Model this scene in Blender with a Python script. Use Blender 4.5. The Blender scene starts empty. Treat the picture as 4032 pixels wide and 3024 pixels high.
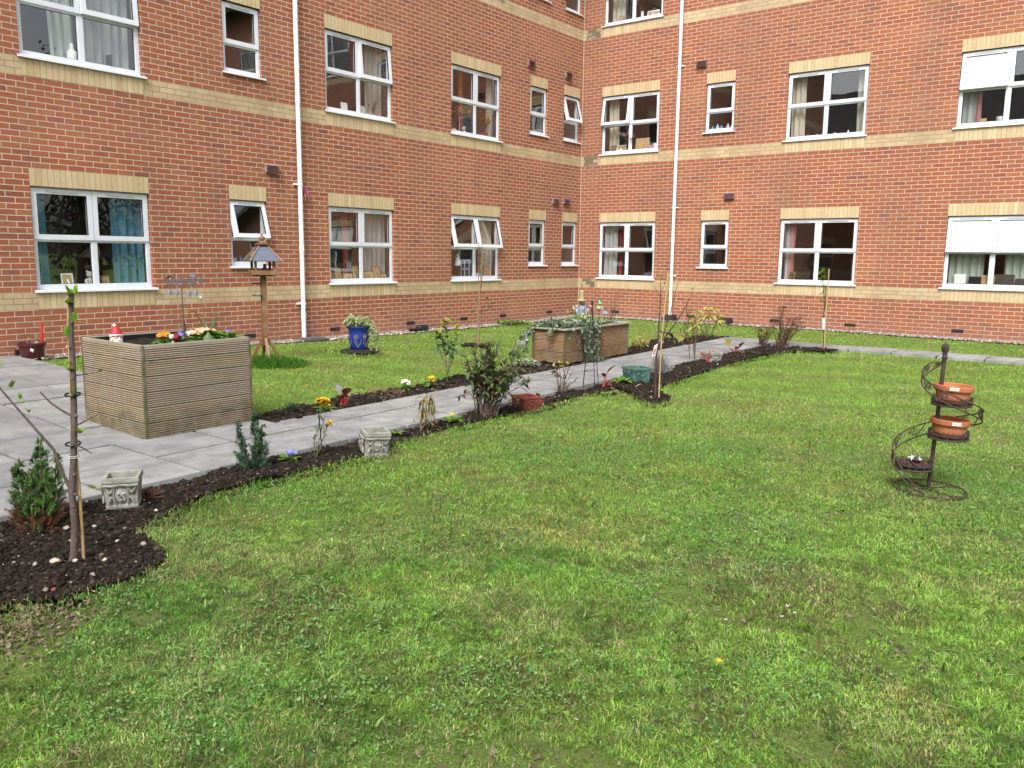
import bpy, math, random
import numpy as np
from mathutils import Vector, Matrix
random.seed(7); rng = np.random.default_rng(7)
sc = bpy.context.scene
C = sc.collection
PI = math.pi
V = lambda *a: Vector(a)
R = random.uniform

# ------------------------------------------------------------------ ground height
def sm(t):
    t = np.clip(t, 0, 1); return t*t*(3-2*t)
def gh(x, y):
    A = np.interp(x, [-16, -13.2, -8.3, -3, 0], [.2, .165, .062, .03, .03])
    B = np.interp(y, [-12, -9.6, -5.8, 0], [.05, .055, .085, .03])
    return A*np.clip((np.asarray(y)+4.9)/3.9, 0, 1) + B*sm((np.asarray(x)+2.4)/2.2)
def vnoise(x, y, s=1.0, seed=0):
    x = np.asarray(x)/s; y = np.asarray(y)/s
    xi = np.floor(x).astype(np.int64); yi = np.floor(y).astype(np.int64)
    fx = x-xi; fy = y-yi; fx = fx*fx*(3-2*fx); fy = fy*fy*(3-2*fy)
    def hsh(a, b):
        n = (a*374761393 + b*668265263 + seed*974634821) & 0x7fffffff
        n = ((n ^ (n >> 13))*1274126177) & 0x7fffffff
        return ((n ^ (n >> 16)) & 0xffff)/65535.0
    return (hsh(xi, yi)*(1-fx)+hsh(xi+1, yi)*fx)*(1-fy) + (hsh(xi, yi+1)*(1-fx)+hsh(xi+1, yi+1)*fx)*fy
def fbm(x, y, s, seed=0, o=4):
    r = 0; a = .5; t = 0
    for i in range(o):
        r = r + a*vnoise(x, y, s/2**i, seed+i*17); t += a; a *= .55
    return r/t

# ------------------------------------------------------------------ materials
MATS = {}
def nmat(name):
    m = bpy.data.materials.new(name); m.use_nodes = True
    nt = m.node_tree; nt.nodes.clear()
    out = nt.nodes.new('ShaderNodeOutputMaterial')
    return m, nt, out
def node(nt, typ, **kw):
    n = nt.nodes.new(typ)
    for k, v in kw.items():
        if k in n.inputs.keys() if hasattr(n.inputs, 'keys') else False: n.inputs[k].default_value = v
        else: setattr(n, k, v)
    return n
def ramp(nt, fac, stops, interp='LINEAR'):
    r = nt.nodes.new('ShaderNodeValToRGB'); cr = r.color_ramp; cr.interpolation = interp
    while len(cr.elements) < len(stops): cr.elements.new(.5)
    for e, (p, c) in zip(cr.elements, stops):
        e.position = p; e.color = (*c, 1) if len(c) == 3 else c
    nt.links.new(fac, r.inputs[0]); return r.outputs[0]
def math_(nt, op, a, b=None, c=None, clamp=False):
    n = nt.nodes.new('ShaderNodeMath'); n.operation = op; n.use_clamp = clamp
    for i, v in enumerate((a, b, c)):
        if v is None: continue
        if hasattr(v, 'default_value') or hasattr(v, 'is_linked'): nt.links.new(v, n.inputs[i])
        else: n.inputs[i].default_value = v
    return n.outputs[0]
def mixc(nt, f, a, b, mode='MIX'):
    n = nt.nodes.new('ShaderNodeMix'); n.data_type = 'RGBA'; n.blend_type = mode
    for i, v in ((0, f), (6, a), (7, b)):
        if hasattr(v, 'is_linked'): nt.links.new(v, n.inputs[i])
        elif i == 0: n.inputs[0].default_value = v
        else: n.inputs[i].default_value = (*v, 1)
    return n.outputs[2]
def noise(nt, vec, scale, detail=4, rough=.55):
    n = nt.nodes.new('ShaderNodeTexNoise'); n.inputs['Scale'].default_value = scale
    n.inputs['Detail'].default_value = detail; n.inputs['Roughness'].default_value = rough
    if vec is not None: nt.links.new(vec, n.inputs['Vector'])
    return n.outputs[0]
def mapping(nt, vec, sx=1, sy=1, sz=1):
    n = nt.nodes.new('ShaderNodeMapping'); n.inputs['Scale'].default_value = (sx, sy, sz)
    nt.links.new(vec, n.inputs['Vector']); return n.outputs[0]
def objco(nt): return nt.nodes.new('ShaderNodeTexCoord').outputs['Object']
def uvco(nt): return nt.nodes.new('ShaderNodeTexCoord').outputs['UV']
def poswo(nt): return nt.nodes.new('ShaderNodeNewGeometry').outputs['Position']
def island(nt): return nt.nodes.new('ShaderNodeNewGeometry').outputs['Random Per Island']
def bsdf(nt, out, col, rough=.7, spec=.3, bump=None, bstr=.3, metal=0, bdist=.01):
    b = nt.nodes.new('ShaderNodeBsdfPrincipled')
    if hasattr(col, 'is_linked'): nt.links.new(col, b.inputs['Base Color'])
    else: b.inputs['Base Color'].default_value = (*col, 1)
    if hasattr(rough, 'is_linked'): nt.links.new(rough, b.inputs['Roughness'])
    else: b.inputs['Roughness'].default_value = rough
    b.inputs['Specular IOR Level'].default_value = spec; b.inputs['Metallic'].default_value = metal
    if bump is not None:
        bn = nt.nodes.new('ShaderNodeBump'); bn.inputs['Strength'].default_value = bstr; bn.inputs['Distance'].default_value = bdist
        nt.links.new(bump, bn.inputs['Height']); nt.links.new(bn.outputs[0], b.inputs['Normal'])
    if out is not None: nt.links.new(b.outputs[0], out.inputs[0])
    return b
def simple(name, col, rough=.6, spec=.3, var=.25, scale=14, bump=.15, metal=0, dirt=None):
    if name in MATS: return MATS[name]
    m, nt, out = nmat(name); co = objco(nt)
    n = noise(nt, co, scale, 5, .6)
    lo = tuple(c*(1-var) for c in col); hi = tuple(min(1, c*(1+var)) for c in col)
    c = ramp(nt, n, [(.3, lo), (.7, hi)])
    if dirt:
        n2 = noise(nt, co, scale*.37, 6, .7)
        f = ramp(nt, n2, [(.48, (0, 0, 0)), (.68, (1, 1, 1))])
        c = mixc(nt, f, c, dirt)
    bsdf(nt, out, c, rough, spec, n, bump, metal, .004); MATS[name] = m; return m
def leafm(name, cols, rough=.45, trans=.25, spec=.35):
    """foliage: colour picked per leaf from a ramp, some light passing through"""
    if name in MATS: return MATS[name]
    m, nt, out = nmat(name); r = island(nt)
    k = len(cols); c = ramp(nt, r, [(i/max(1, k-1), q) for i, q in enumerate(cols)])
    n = noise(nt, objco(nt), 40, 3); c = mixc(nt, math_(nt, 'MULTIPLY', n, .5), c, tuple(.45*q for q in cols[0]))
    b = bsdf(nt, None, c, rough, spec)
    t = nt.nodes.new('ShaderNodeBsdfTranslucent'); nt.links.new(c, t.inputs[0])
    mx = nt.nodes.new('ShaderNodeMixShader'); mx.inputs[0].default_value = trans
    nt.links.new(b.outputs[0], mx.inputs[1]); nt.links.new(t.outputs[0], mx.inputs[2]); nt.links.new(mx.outputs[0], out.inputs[0])
    MATS[name] = m; return m

BUFF = [(0, (.49, .37, .215)), (.4, (.57, .45, .28)), (.75, (.53, .41, .25)), (1, (.62, .50, .325))]
def mat_wall(name, stain):
    m, nt, out = nmat(name); uv = uvco(nt)
    wob = mapping(nt, uv, 1, 1, 1)
    nz = nt.nodes.new('ShaderNodeTexNoise'); nz.inputs['Scale'].default_value = 22; nz.inputs['Detail'].default_value = 2
    nt.links.new(uv, nz.inputs['Vector'])
    off = nt.nodes.new('ShaderNodeVectorMath'); off.operation = 'MULTIPLY_ADD'
    nt.links.new(nz.outputs['Color'], off.inputs[0]); off.inputs[1].default_value = (.005, .005, 0); nt.links.new(wob, off.inputs[2])
    br = nt.nodes.new('ShaderNodeTexBrick'); nt.links.new(off.outputs[0], br.inputs['Vector'])
    for k, v in dict(Scale=1, **{'Mortar Size': .0062, 'Mortar Smooth': .25, 'Bias': 0, 'Brick Width': .225, 'Row Height': .075}).items(): br.inputs[k].default_value = v
    br.inputs['Color1'].default_value = (0, 0, 0, 1); br.inputs['Color2'].default_value = (1, 1, 1, 1); br.inputs['Mortar'].default_value = (.5, .5, .5, 1)
    br.offset = .5
    rnd = br.outputs['Color']; fac = br.outputs['Fac']
    red = ramp(nt, rnd, [(0, (.23, .084, .058)), (.04, (.265, .088, .054)), (.13, (.315, .098, .051)), (.5, (.355, .114, .052)), (.75, (.335, .106, .05)), (.92, (.385, .14, .066)), (1, (.33, .138, .075))])
    buff = ramp(nt, rnd, BUFF)
    # mottling inside each brick: darker fired streaks and pale scuffs
    s1 = noise(nt, mapping(nt, uv, 9, 26, 1), 1, 5, .65)
    red = mixc(nt, ramp(nt, s1, [(.5, (0, 0, 0)), (.72, (.75, .75, .75))]), red, (.19, .068, .05))
    s2 = noise(nt, mapping(nt, uv, 30, 38, 1), 1, 4, .7)
    red = mixc(nt, ramp(nt, s2, [(.58, (0, 0, 0)), (.8, (.7, .7, .7))]), red, (.46, .23, .16))
    buff = mixc(nt, ramp(nt, s2, [(.5, (0, 0, 0)), (.8, (.55, .55, .55))]), buff, (.34, .24, .13))
    sp = nt.nodes.new('ShaderNodeSeparateXYZ'); nt.links.new(uv, sp.inputs[0]); u, v = sp.outputs[0], sp.outputs[1]
    t = math_(nt, 'MODULO', math_(nt, 'ADD', v, 2.925-.75), 2.925)
    band = math_(nt, 'LESS_THAN', t, .2237)
    brick = mixc(nt, band, red, buff)
    mor = mixc(nt, noise(nt, uv, 5, 4), (.50, .39, .31), (.70, .57, .46))
    mor = mixc(nt, band, mor, (.33, .255, .15))
    col = mixc(nt, fac, brick, mor)
    # white salt bloom and drips in the courses above each band
    e1 = noise(nt, mapping(nt, uv, 7, 3, 1), 1, 6, .75)
    em = math_(nt, 'MULTIPLY', ramp(nt, e1, [(.6, (0, 0, 0)), (.72, (.75, .75, .75))]), math_(nt, 'MULTIPLY', math_(nt, 'LESS_THAN', t, .52), math_(nt, 'GREATER_THAN', t, .2237)))
    em = math_(nt, 'MULTIPLY', em, math_(nt, 'GREATER_THAN', v, 2.8))
    col = mixc(nt, em, col, (.62, .55, .5))
    # large soft weathering
    w = noise(nt, uv, .55, 5, .6)
    col = mixc(nt, ramp(nt, w, [(.35, (.42, .42, .42)), (.6, (0, 0, 0))]), col, mixc(nt, .5, col, (.20, .12, .09)))
    vr = noise(nt, mapping(nt, uv, 1.6, .16, 1), 1, 4, .6); col = mixc(nt, ramp(nt, vr, [(.42, (0, 0, 0)), (.7, (.5, .5, .5))]), col, mixc(nt, .6, col, (.17, .115, .085)))
    ba = noise(nt, mapping(nt, uv, .35, 1.1, 1), 1, 2); col = mixc(nt, ramp(nt, ba, [(.5, (0, 0, 0)), (.7, (.35, .35, .35))]), col, mixc(nt, .5, col, (.52, .26, .15)))
    # greyer splash zone near the ground
    low = ramp(nt, math_(nt, 'ADD', v, math_(nt, 'MULTIPLY', w, .35)), [(.25, (.65, .65, .65)), (.62, (0, 0, 0))])
    col = mixc(nt, low, col, mixc(nt, .4, col, (.30, .20, .155)))
    if stain:   # sooty bricks on the bands next to the inner corner
        sf = math_(nt, 'MULTIPLY', math_(nt, 'MULTIPLY', band, math_(nt, 'LESS_THAN', math_(nt, 'ABSOLUTE', math_(nt, 'SUBTRACT', u, .27)), .2)), ramp(nt, math_(nt, 'ADD', math_(nt, 'MULTIPLY', rnd, .6), math_(nt, 'MULTIPLY', s1, .5)), [(.35, (0, 0, 0)), (.5, (.8, .8, .8))]))
        col = mixc(nt, sf, col, (.11, .09, .065))
        sg = math_(nt, 'MULTIPLY', math_(nt, 'LESS_THAN', u, .62), ramp(nt, s1, [(.4, (0, 0, 0)), (.65, (.55, .55, .55))]))
        col = mixc(nt, math_(nt, 'MULTIPLY', sg, math_(nt, 'SUBTRACT', 1, band)), col, (.21, .12, .085))
    hgt = math_(nt, 'ADD', math_(nt, 'SUBTRACT', 1, fac), math_(nt, 'MULTIPLY', s2, .35))
    bsdf(nt, out, col, .9, .15, hgt, .55, 0, .006)
    MATS[name] = m; return m
def mat_soldier():
    m, nt, out = nmat('buff_soldier_brick'); uv = uvco(nt)
    br = nt.nodes.new('ShaderNodeTexBrick'); nt.links.new(uv, br.inputs['Vector'])
    for k, v in dict(Scale=1, **{'Mortar Size': .0042, 'Mortar Smooth': .2, 'Bias': 0, 'Brick Width': .075, 'Row Height': .225}).items(): br.inputs[k].default_value = v
    br.inputs['Color1'].default_value = (0, 0, 0, 1); br.inputs['Color2'].default_value = (1, 1, 1, 1); br.inputs['Mortar'].default_value = (.5, .5, .5, 1)
    br.offset = 0
    c = ramp(nt, br.outputs['Color'], BUFF)
    n1 = noise(nt, mapping(nt, uv, 30, 11, 1), 1, 5, .7)
    c = mixc(nt, ramp(nt, n1, [(.5, (0, 0, 0)), (.8, (.6, .6, .6))]), c, (.33, .23, .12))
    n2 = noise(nt, uv, 17, 4, .8)
    c = mixc(nt, ramp(nt, n2, [(.7, (0, 0, 0)), (.78, (.8, .8, .8))]), c, (.12, .08, .045))
    c = mixc(nt, br.outputs['Fac'], c, (.34, .26, .15))
    bsdf(nt, out, c, .9, .15, math_(nt, 'ADD', math_(nt, 'SUBTRACT', 1, br.outputs['Fac']), math_(nt, 'MULTIPLY', n1, .3)), .45, 0, .005)
    return m
def mat_glass():
    m, nt, out = nmat('window_glass')
    ge = nt.nodes.new('ShaderNodeNewGeometry'); dt = nt.nodes.new('ShaderNodeVectorMath'); dt.operation = 'DOT_PRODUCT'
    nt.links.new(ge.outputs['Incoming'], dt.inputs[0]); nt.links.new(ge.outputs['Normal'], dt.inputs[1])
    gr = math_(nt, 'POWER', math_(nt, 'SUBTRACT', 1, math_(nt, 'ABSOLUTE', dt.outputs['Value'])), 4)
    f = math_(nt, 'MULTIPLY_ADD', gr, .82, .18, clamp=True)     # two-pane reflectance, same from both sides
    wv = noise(nt, mapping(nt, poswo(nt), 1, 1, 1), 1.6, 2)
    bn = nt.nodes.new('ShaderNodeBump'); bn.inputs['Strength'].default_value = .02; bn.inputs['Distance'].default_value = .05; nt.links.new(wv, bn.inputs['Height'])
    g = nt.nodes.new('ShaderNodeBsdfGlossy'); g.inputs['Roughness'].default_value = .0; nt.links.new(bn.outputs[0], g.inputs['Normal'])
    t = nt.nodes.new('ShaderNodeBsdfTransparent'); t.inputs[0].default_value = (.98, 1, .99, 1)
    mx = nt.nodes.new('ShaderNodeMixShader'); nt.links.new(f, mx.inputs[0]); nt.links.new(t.outputs[0], mx.inputs[1]); nt.links.new(g.outputs[0], mx.inputs[2]); nt.links.new(mx.outputs[0], out.inputs[0])
    return m
def mat_wood(name, cols, algae, ax=(3, 3, 60), dirt=(.05, .045, .03), ztop=.3):
    m, nt, out = nmat(name); co = objco(nt)
    base = ramp(nt, island(nt), [(i/(len(cols)-1), c) for i, c in enumerate(cols)])
    g = noise(nt, mapping(nt, co, *ax), 1, 5, .65)
    c = mixc(nt, ramp(nt, g, [(.35, (0, 0, 0)), (.7, (.6, .6, .6))]), base, tuple(q*.45 for q in cols[0]))
    g2 = noise(nt, co, 5, 4); c = mixc(nt, ramp(nt, g2, [(.45, (0, 0, 0)), (.75, (.55, .55, .55))]), c, (.36, .33, .28))
    kn = noise(nt, mapping(nt, co, 5, 5, 14), 1, 2); c = mixc(nt, ramp(nt, kn, [(.70, (0, 0, 0)), (.76, (.7, .7, .7))]), c, (.10, .065, .035))
    sp = nt.nodes.new('ShaderNodeSeparateXYZ'); nt.links.new(co, sp.inputs[0])
    al = math_(nt, 'MULTIPLY', math_(nt, 'MULTIPLY', ramp(nt, math_(nt, 'SUBTRACT', sp.outputs[2], math_(nt, 'MULTIPLY', g2, ztop)), [(0, (1, 1, 1)), (.10, (0, 0, 0))]), ramp(nt, noise(nt, co, 9, 5, .7), [(.35, (.15, .15, .15)), (.65, (1, 1, 1))])), algae)
    c = mixc(nt, al, c, (.06, .065, .025))
    bsdf(nt, out, c, .8, .2, g, .3, 0, .004); MATS[name] = m; return m
def mat_slab():
    m, nt, out = nmat('paving_slab'); co = poswo(nt)
    base = ramp(nt, island(nt), [(0, (.215, .216, .214)), (.4, (.31, .308, .298)), (.7, (.265, .265, .262)), (1, (.365, .36, .345))])
    n1 = noise(nt, co, 3.2, 7, .68); c = mixc(nt, ramp(nt, n1, [(.38, (.75, .75, .75)), (.62, (0, 0, 0))]), base, (.145, .147, .15))
    n2 = noise(nt, mapping(nt, co, 4, 14, 1), 1, 6, .75); c = mixc(nt, ramp(nt, n2, [(.56, (0, 0, 0)), (.72, (.55, .55, .55))]), c, (.43, .425, .41))
    n3 = noise(nt, co, 60, 3, .7); c = mixc(nt, ramp(nt, n3, [(.62, (0, 0, 0)), (.75, (.5, .5, .5))]), c, (.16, .155, .14))
    n4 = noise(nt, co, .9, 4, .6); c = mixc(nt, ramp(nt, n4, [(.5, (0, 0, 0)), (.75, (.4, .4, .4))]), c, (.165, .17, .15))
    bsdf(nt, out, c, .85, .25, math_(nt, 'ADD', n2, n1), .35, 0, .008); return m
def mat_soil():
    m, nt, out = nmat('garden_soil'); co = poswo(nt)
    n = noise(nt, co, 30, 8, .75); c = ramp(nt, n, [(.3, (.008, .006, .005)), (.5, (.022, .016, .012)), (.7, (.048, .036, .028))])
    n2 = noise(nt, co, 6, 4); c = mixc(nt, ramp(nt, n2, [(.5, (0, 0, 0)), (.75, (.5, .5, .5))]), c, (.06, .046, .036))
    bsdf(nt, out, c, .95, .15, n, .9, 0, .02); return m
def mat_clod():
    m, nt, out = nmat('soil_clod'); co = poswo(nt)
    n = noise(nt, co, 70, 6, .75); c = ramp(nt, island(nt), [(0, (.016, .011, .008)), (.6, (.045, .033, .025)), (.92, (.085, .064, .049)), (1, (.2, .165, .13))])
    c = mixc(nt, n, tuple((.012, .009, .007)), c)
    bsdf(nt, out, c, .95, .15, n, .8, 0, .01); return m
def mat_lawn():
    m, nt, out = nmat('lawn_turf'); co = poswo(nt)
    n1 = noise(nt, co, .8, 6, .62); n2 = noise(nt, co, 85, 5, .8); n3 = noise(nt, co, 4.5, 5, .6)
    c = ramp(nt, n2, [(.30, (.022, .034, .010)), (.46, (.105, .175, .035)), (.68, (.25, .34, .085))])
    c = mixc(nt, ramp(nt, n1, [(.45, (0, 0, 0)), (.7, (.6, .6, .6))]), c, (.17, .18, .06))
    c = mixc(nt, ramp(nt, n3, [(.58, (0, 0, 0)), (.74, (.8, .8, .8))]), c, (.07, .05, .035))
    bsdf(nt, out, c, .95, .1, n2, .8, 0, .02); return m
def mat_blade():
    m, nt, out = nmat('grass_blade')
    a = nt.nodes.new('ShaderNodeAttribute'); a.attribute_name = 'tint'
    b = bsdf(nt, None, a.outputs['Color'], .6, .25)
    t = nt.nodes.new('ShaderNodeBsdfTranslucent'); nt.links.new(a.outputs['Color'], t.inputs[0])
    mx = nt.nodes.new('ShaderNodeMixShader'); mx.inputs[0].default_value = .4
    nt.links.new(b.outputs[0], mx.inputs[1]); nt.links.new(t.outputs[0], mx.inputs[2]); nt.links.new(mx.outputs[0], out.inputs[0])
    return m
def mat_pebble():
    m, nt, out = nmat('pebble'); c = ramp(nt, island(nt), [(0, (.10, .085, .08)), (.35, (.22, .18, .16)), (.6, (.30, .24, .20)), (.85, (.42, .37, .33)), (1, (.60, .56, .52))])
    n = noise(nt, poswo(nt), 60, 3); bsdf(nt, out, c, .8, .25, n, .2, 0, .004); return m
def mat_stone():
    m, nt, out = nmat('cast_stone'); co = objco(nt)
    n1 = noise(nt, co, 16, 6, .7); n2 = noise(nt, co, 60, 4, .7)
    c = ramp(nt, n1, [(.3, (.15, .155, .125)), (.5, (.29, .29, .255)), (.7, (.42, .415, .385))])
    c = mixc(nt, ramp(nt, n2, [(.6, (0, 0, 0)), (.75, (.6, .6, .6))]), c, (.13, .14, .10))
    bsdf(nt, out, c, .9, .2, math_(nt, 'ADD', n1, n2), .5, 0, .006); return m
def mat_fabric(name, c1, c2, tr=.35):
    if name in MATS: return MATS[name]
    m, nt, out = nmat(name); n = noise(nt, mapping(nt, objco(nt), 20, 20, 1.2), 1, 3)
    c = mixc(nt, n, c1, c2); b = bsdf(nt, None, c, .9, .1)
    t = nt.nodes.new('ShaderNodeBsdfTranslucent'); nt.links.new(c, t.inputs[0])
    mx = nt.nodes.new('ShaderNodeMixShader'); mx.inputs[0].default_value = tr
    nt.links.new(b.outputs[0], mx.inputs[1]); nt.links.new(t.outputs[0], mx.inputs[2]); nt.links.new(mx.outputs[0], out.inputs[0]); MATS[name] = m; return m
def mat_rooftile():
    m, nt, out = nmat('roof_tile'); uv = uvco(nt)
    br = nt.nodes.new('ShaderNodeTexBrick'); nt.links.new(uv, br.inputs['Vector'])
    for k, v in dict(Scale=1, **{'Mortar Size': .012, 'Brick Width': .3, 'Row Height': .3}).items(): br.inputs[k].default_value = v
    br.inputs['Color1'].default_value = (.06, .055, .06, 1); br.inputs['Color2'].default_value = (.10, .09, .09, 1); br.inputs['Mortar'].default_value = (.02, .02, .02, 1)
    bsdf(nt, out, br.outputs[0], .8, .2, br.outputs['Fac'], .5, 0, .02); return m

M = dict(wallL=mat_wall('red_brick_left', False), wallR=mat_wall('red_brick_right', True), soldier=mat_soldier(), glass=mat_glass(),
    upvc=simple('white_upvc', (.66, .69, .745), .35, .5, .05, 3, .02), upvcgrey=simple('grey_upvc', (.46, .48, .52), .45, .4, .08, 4, .02),
    gasket=simple('black_gasket', (.02, .02, .022), .6), room=simple('room_paint', (.20, .185, .165), .9, .1, .12, 2), roomfloor=simple('room_floor', (.10, .07, .05), .8),
    sky_white=simple('painted_sky_white', (.93, .93, .92), .12, .6, .02, 4, .03), brown=simple('maroon_plastic', (.32, .21, .215), .5, .35, .2), airbrick=simple('clay_air_brick', (.045, .035, .035), .9, .1, .3, 30),
    pipe=simple('white_pipe', (.86, .87, .89), .3, .5, .05, 2, .02, dirt=(.72, .72, .71)), slab=mat_slab(), joint=simple('joint_dirt', (.022, .022, .015), .95, .1, .5, 25), soil=mat_soil(), clod=mat_clod(), lawn=mat_lawn(), blade=mat_blade(), pebble=mat_pebble(),
    stone=mat_stone(), deck=mat_wood('weathered_decking', [(.36, .30, .215), (.41, .315, .20), (.33, .255, .175), (.45, .35, .235), (.36, .315, .25)], .6, (2.2, 2.2, 90)),
    deck2=mat_wood('treated_decking', [(.42, .25, .125), (.37, .22, .115), (.45, .29, .16), (.39, .26, .155)], .5, (2.2, 2.2, 90)),
    rimwood=mat_wood('grey_rim_wood', [(.36, .34, .25), (.42, .39, .31), (.32, .31, .22)], .3, (4, 60, 60), ztop=0), cornerwood=mat_wood('mossy_corner_wood', [(.10, .095, .045), (.13, .12, .06)], .5, (40, 40, 4)),
    stain=mat_wood('brown_stained_timber', [(.235, .098, .033), (.20, .083, .03), (.27, .115, .04)], 0, (50, 50, 3)), rawwood=mat_wood('faded_timber', [(.30, .19, .12), (.34, .225, .15)], .2, (40, 40, 3)),
    liner=simple('black_liner', (.012, .012, .014), .45, .4), felt=simple('sky_tinted_felt', (.105, .12, .165), .6, .4, .15, 20), feltdark=simple('dark_felt', (.075, .07, .075), .7, .3, .25),
    iron=simple('rusty_black_iron', (.055, .040, .034), .75, .3, .5, 40, .35, dirt=(.085, .045, .028)), blackmetal=simple('black_metal', (.012, .012, .013), .5, .4), steel=simple('grey_metal', (.085, .09, .10), .6, .3, .3, 20, .1),
    bell=simple('blue_grey_metal', (.145, .165, .215), .6, .5, .2, 20), rust=simple('rust_figure', (.19, .095, .05), .8, .2, .4, 30),
    terra=simple('terracotta', (.44, .15, .07), .75, .25, .18, 9, .1, dirt=(.42, .17, .10)), terrared=simple('red_glazed_pot', (.21, .055, .042), .4, .4, .3, 20), greenpot=simple('green_glazed_pot', (.062, .125, .105), .35, .45, .35, 22, dirt=(.12, .27, .23)),
    bluepot=simple('blue_glaze', (.012, .035, .22), .2, .6, .35, 10), tulip=simple('pot_tulip_relief', (.17, .15, .10), .6, .3, .3, 30), maroon=simple('maroon_pot', (.075, .016, .022), .3, .5, .25),
    label=simple('white_label', (.82, .81, .78), .6, .3, .03, 9), ink=simple('label_ink', (.05, .05, .06), .7), tagred=simple('tag_picture_red', (.40, .05, .05), .6, .3, .6, 60), tagpeach=simple('tag_picture_peach', (.75, .42, .30), .6, .3, .3, 60),
    bark=simple('young_bark', (.115, .085, .075), .8, .25, .35, 45, .4), barkdark=simple('dark_bark', (.07, .045, .04), .8, .25, .35, 45, .4), cane=simple('bamboo_cane', (.44, .31, .16), .6, .3, .25, 25), canedull=simple('weathered_stake', (.25, .17, .105), .7, .3, .35, 30),
    stemgreen=simple('green_stem', (.10, .14, .04), .6), stembrown=simple('brown_stem', (.10, .055, .035), .8), straw=leafm('dry_straw', [(.33, .22, .10), (.45, .32, .15), (.25, .16, .08)], .8, .15),
    tie=simple('black_tie', (.01, .01, .011), .45), white=simple('white_paint', (.82, .82, .81), .5, .3, .04), red=simple('gnome_red', (.42, .025, .03), .5, .4, .15), skin=simple('gnome_skin', (.68, .43, .35), .6, .3, .08), beard=simple('gnome_beard', (.80, .79, .77), .75, .2, .06),
    bluecoat=simple('pale_blue_coat', (.24, .29, .36), .9, .1, .3, 30), olive=simple('olive_cloth', (.27, .27, .06), .9, .1, .25, 30), strawhat=simple('straw_hat', (.34, .31, .15), .9, .1, .25, 30), sack=simple('sack_cloth', (.48, .38, .28), .9, .1, .2, 30), navy=simple('navy_cloth', (.02, .035, .12), .8),
    green=simple('glazed_green', (.015, .15, .06), .2, .6, .2), greenlite=simple('glazed_pale_green', (.34, .42, .20), .25, .6, .25), bluew=simple('glazed_blue', (.02, .13, .35), .2, .6, .4), paper=simple('paper', (.50, .52, .52), .8, .2, .06),
    black=simple('black_plastic', (.012, .014, .018), .35, .5), rubber=simple('black_rubber', (.02, .019, .018), .75, .3, .3, 20), plum=simple('plum_bulbs', (.075, .02, .026), .5, .4, .4, 50),
    frame=simple('picture_frame_wood', (.24, .145, .07), .6, .3, .2), card=simple('frame_back_card', (.46, .31, .17), .85, .1, .15), framew=simple('white_frame', (.75, .75, .73), .6), framed=simple('dark_frame', (.05, .035, .03), .5), pink=simple('pink_box', (.68, .28, .38), .6), lightblue=simple('light_blue_paint', (.35, .55, .68), .6), navyframe=simple('navy_frame', (.02, .03, .07), .5),
    bear=simple('teddy_fur', (.62, .58, .53), .95, .1, .12, 60, .5), petalred=leafm('red_petal', [(.45, .03, .03), (.52, .08, .05)]), petalpink=leafm('pink_petal', [(.62, .16, .28), (.72, .34, .42)]),
    roof=mat_rooftile(), eave=simple('eave_board', (.05, .05, .055), .6))
PET = dict(yellow=leafm('yellow_petal', [(.75, .48, .01), (.85, .60, .02)], .6, .25), white=leafm('white_petal', [(.80, .80, .76), (.88, .87, .80)], .6, .25), orange=leafm('orange_petal', [(.80, .26, .01), (.85, .38, .02)], .6, .25),
    purple=leafm('violet_petal', [(.16, .12, .55), (.30, .26, .72), (.11, .08, .42)], .6, .25), peach=leafm('peach_petal', [(.85, .50, .30), (.88, .66, .46)], .6, .25))
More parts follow.
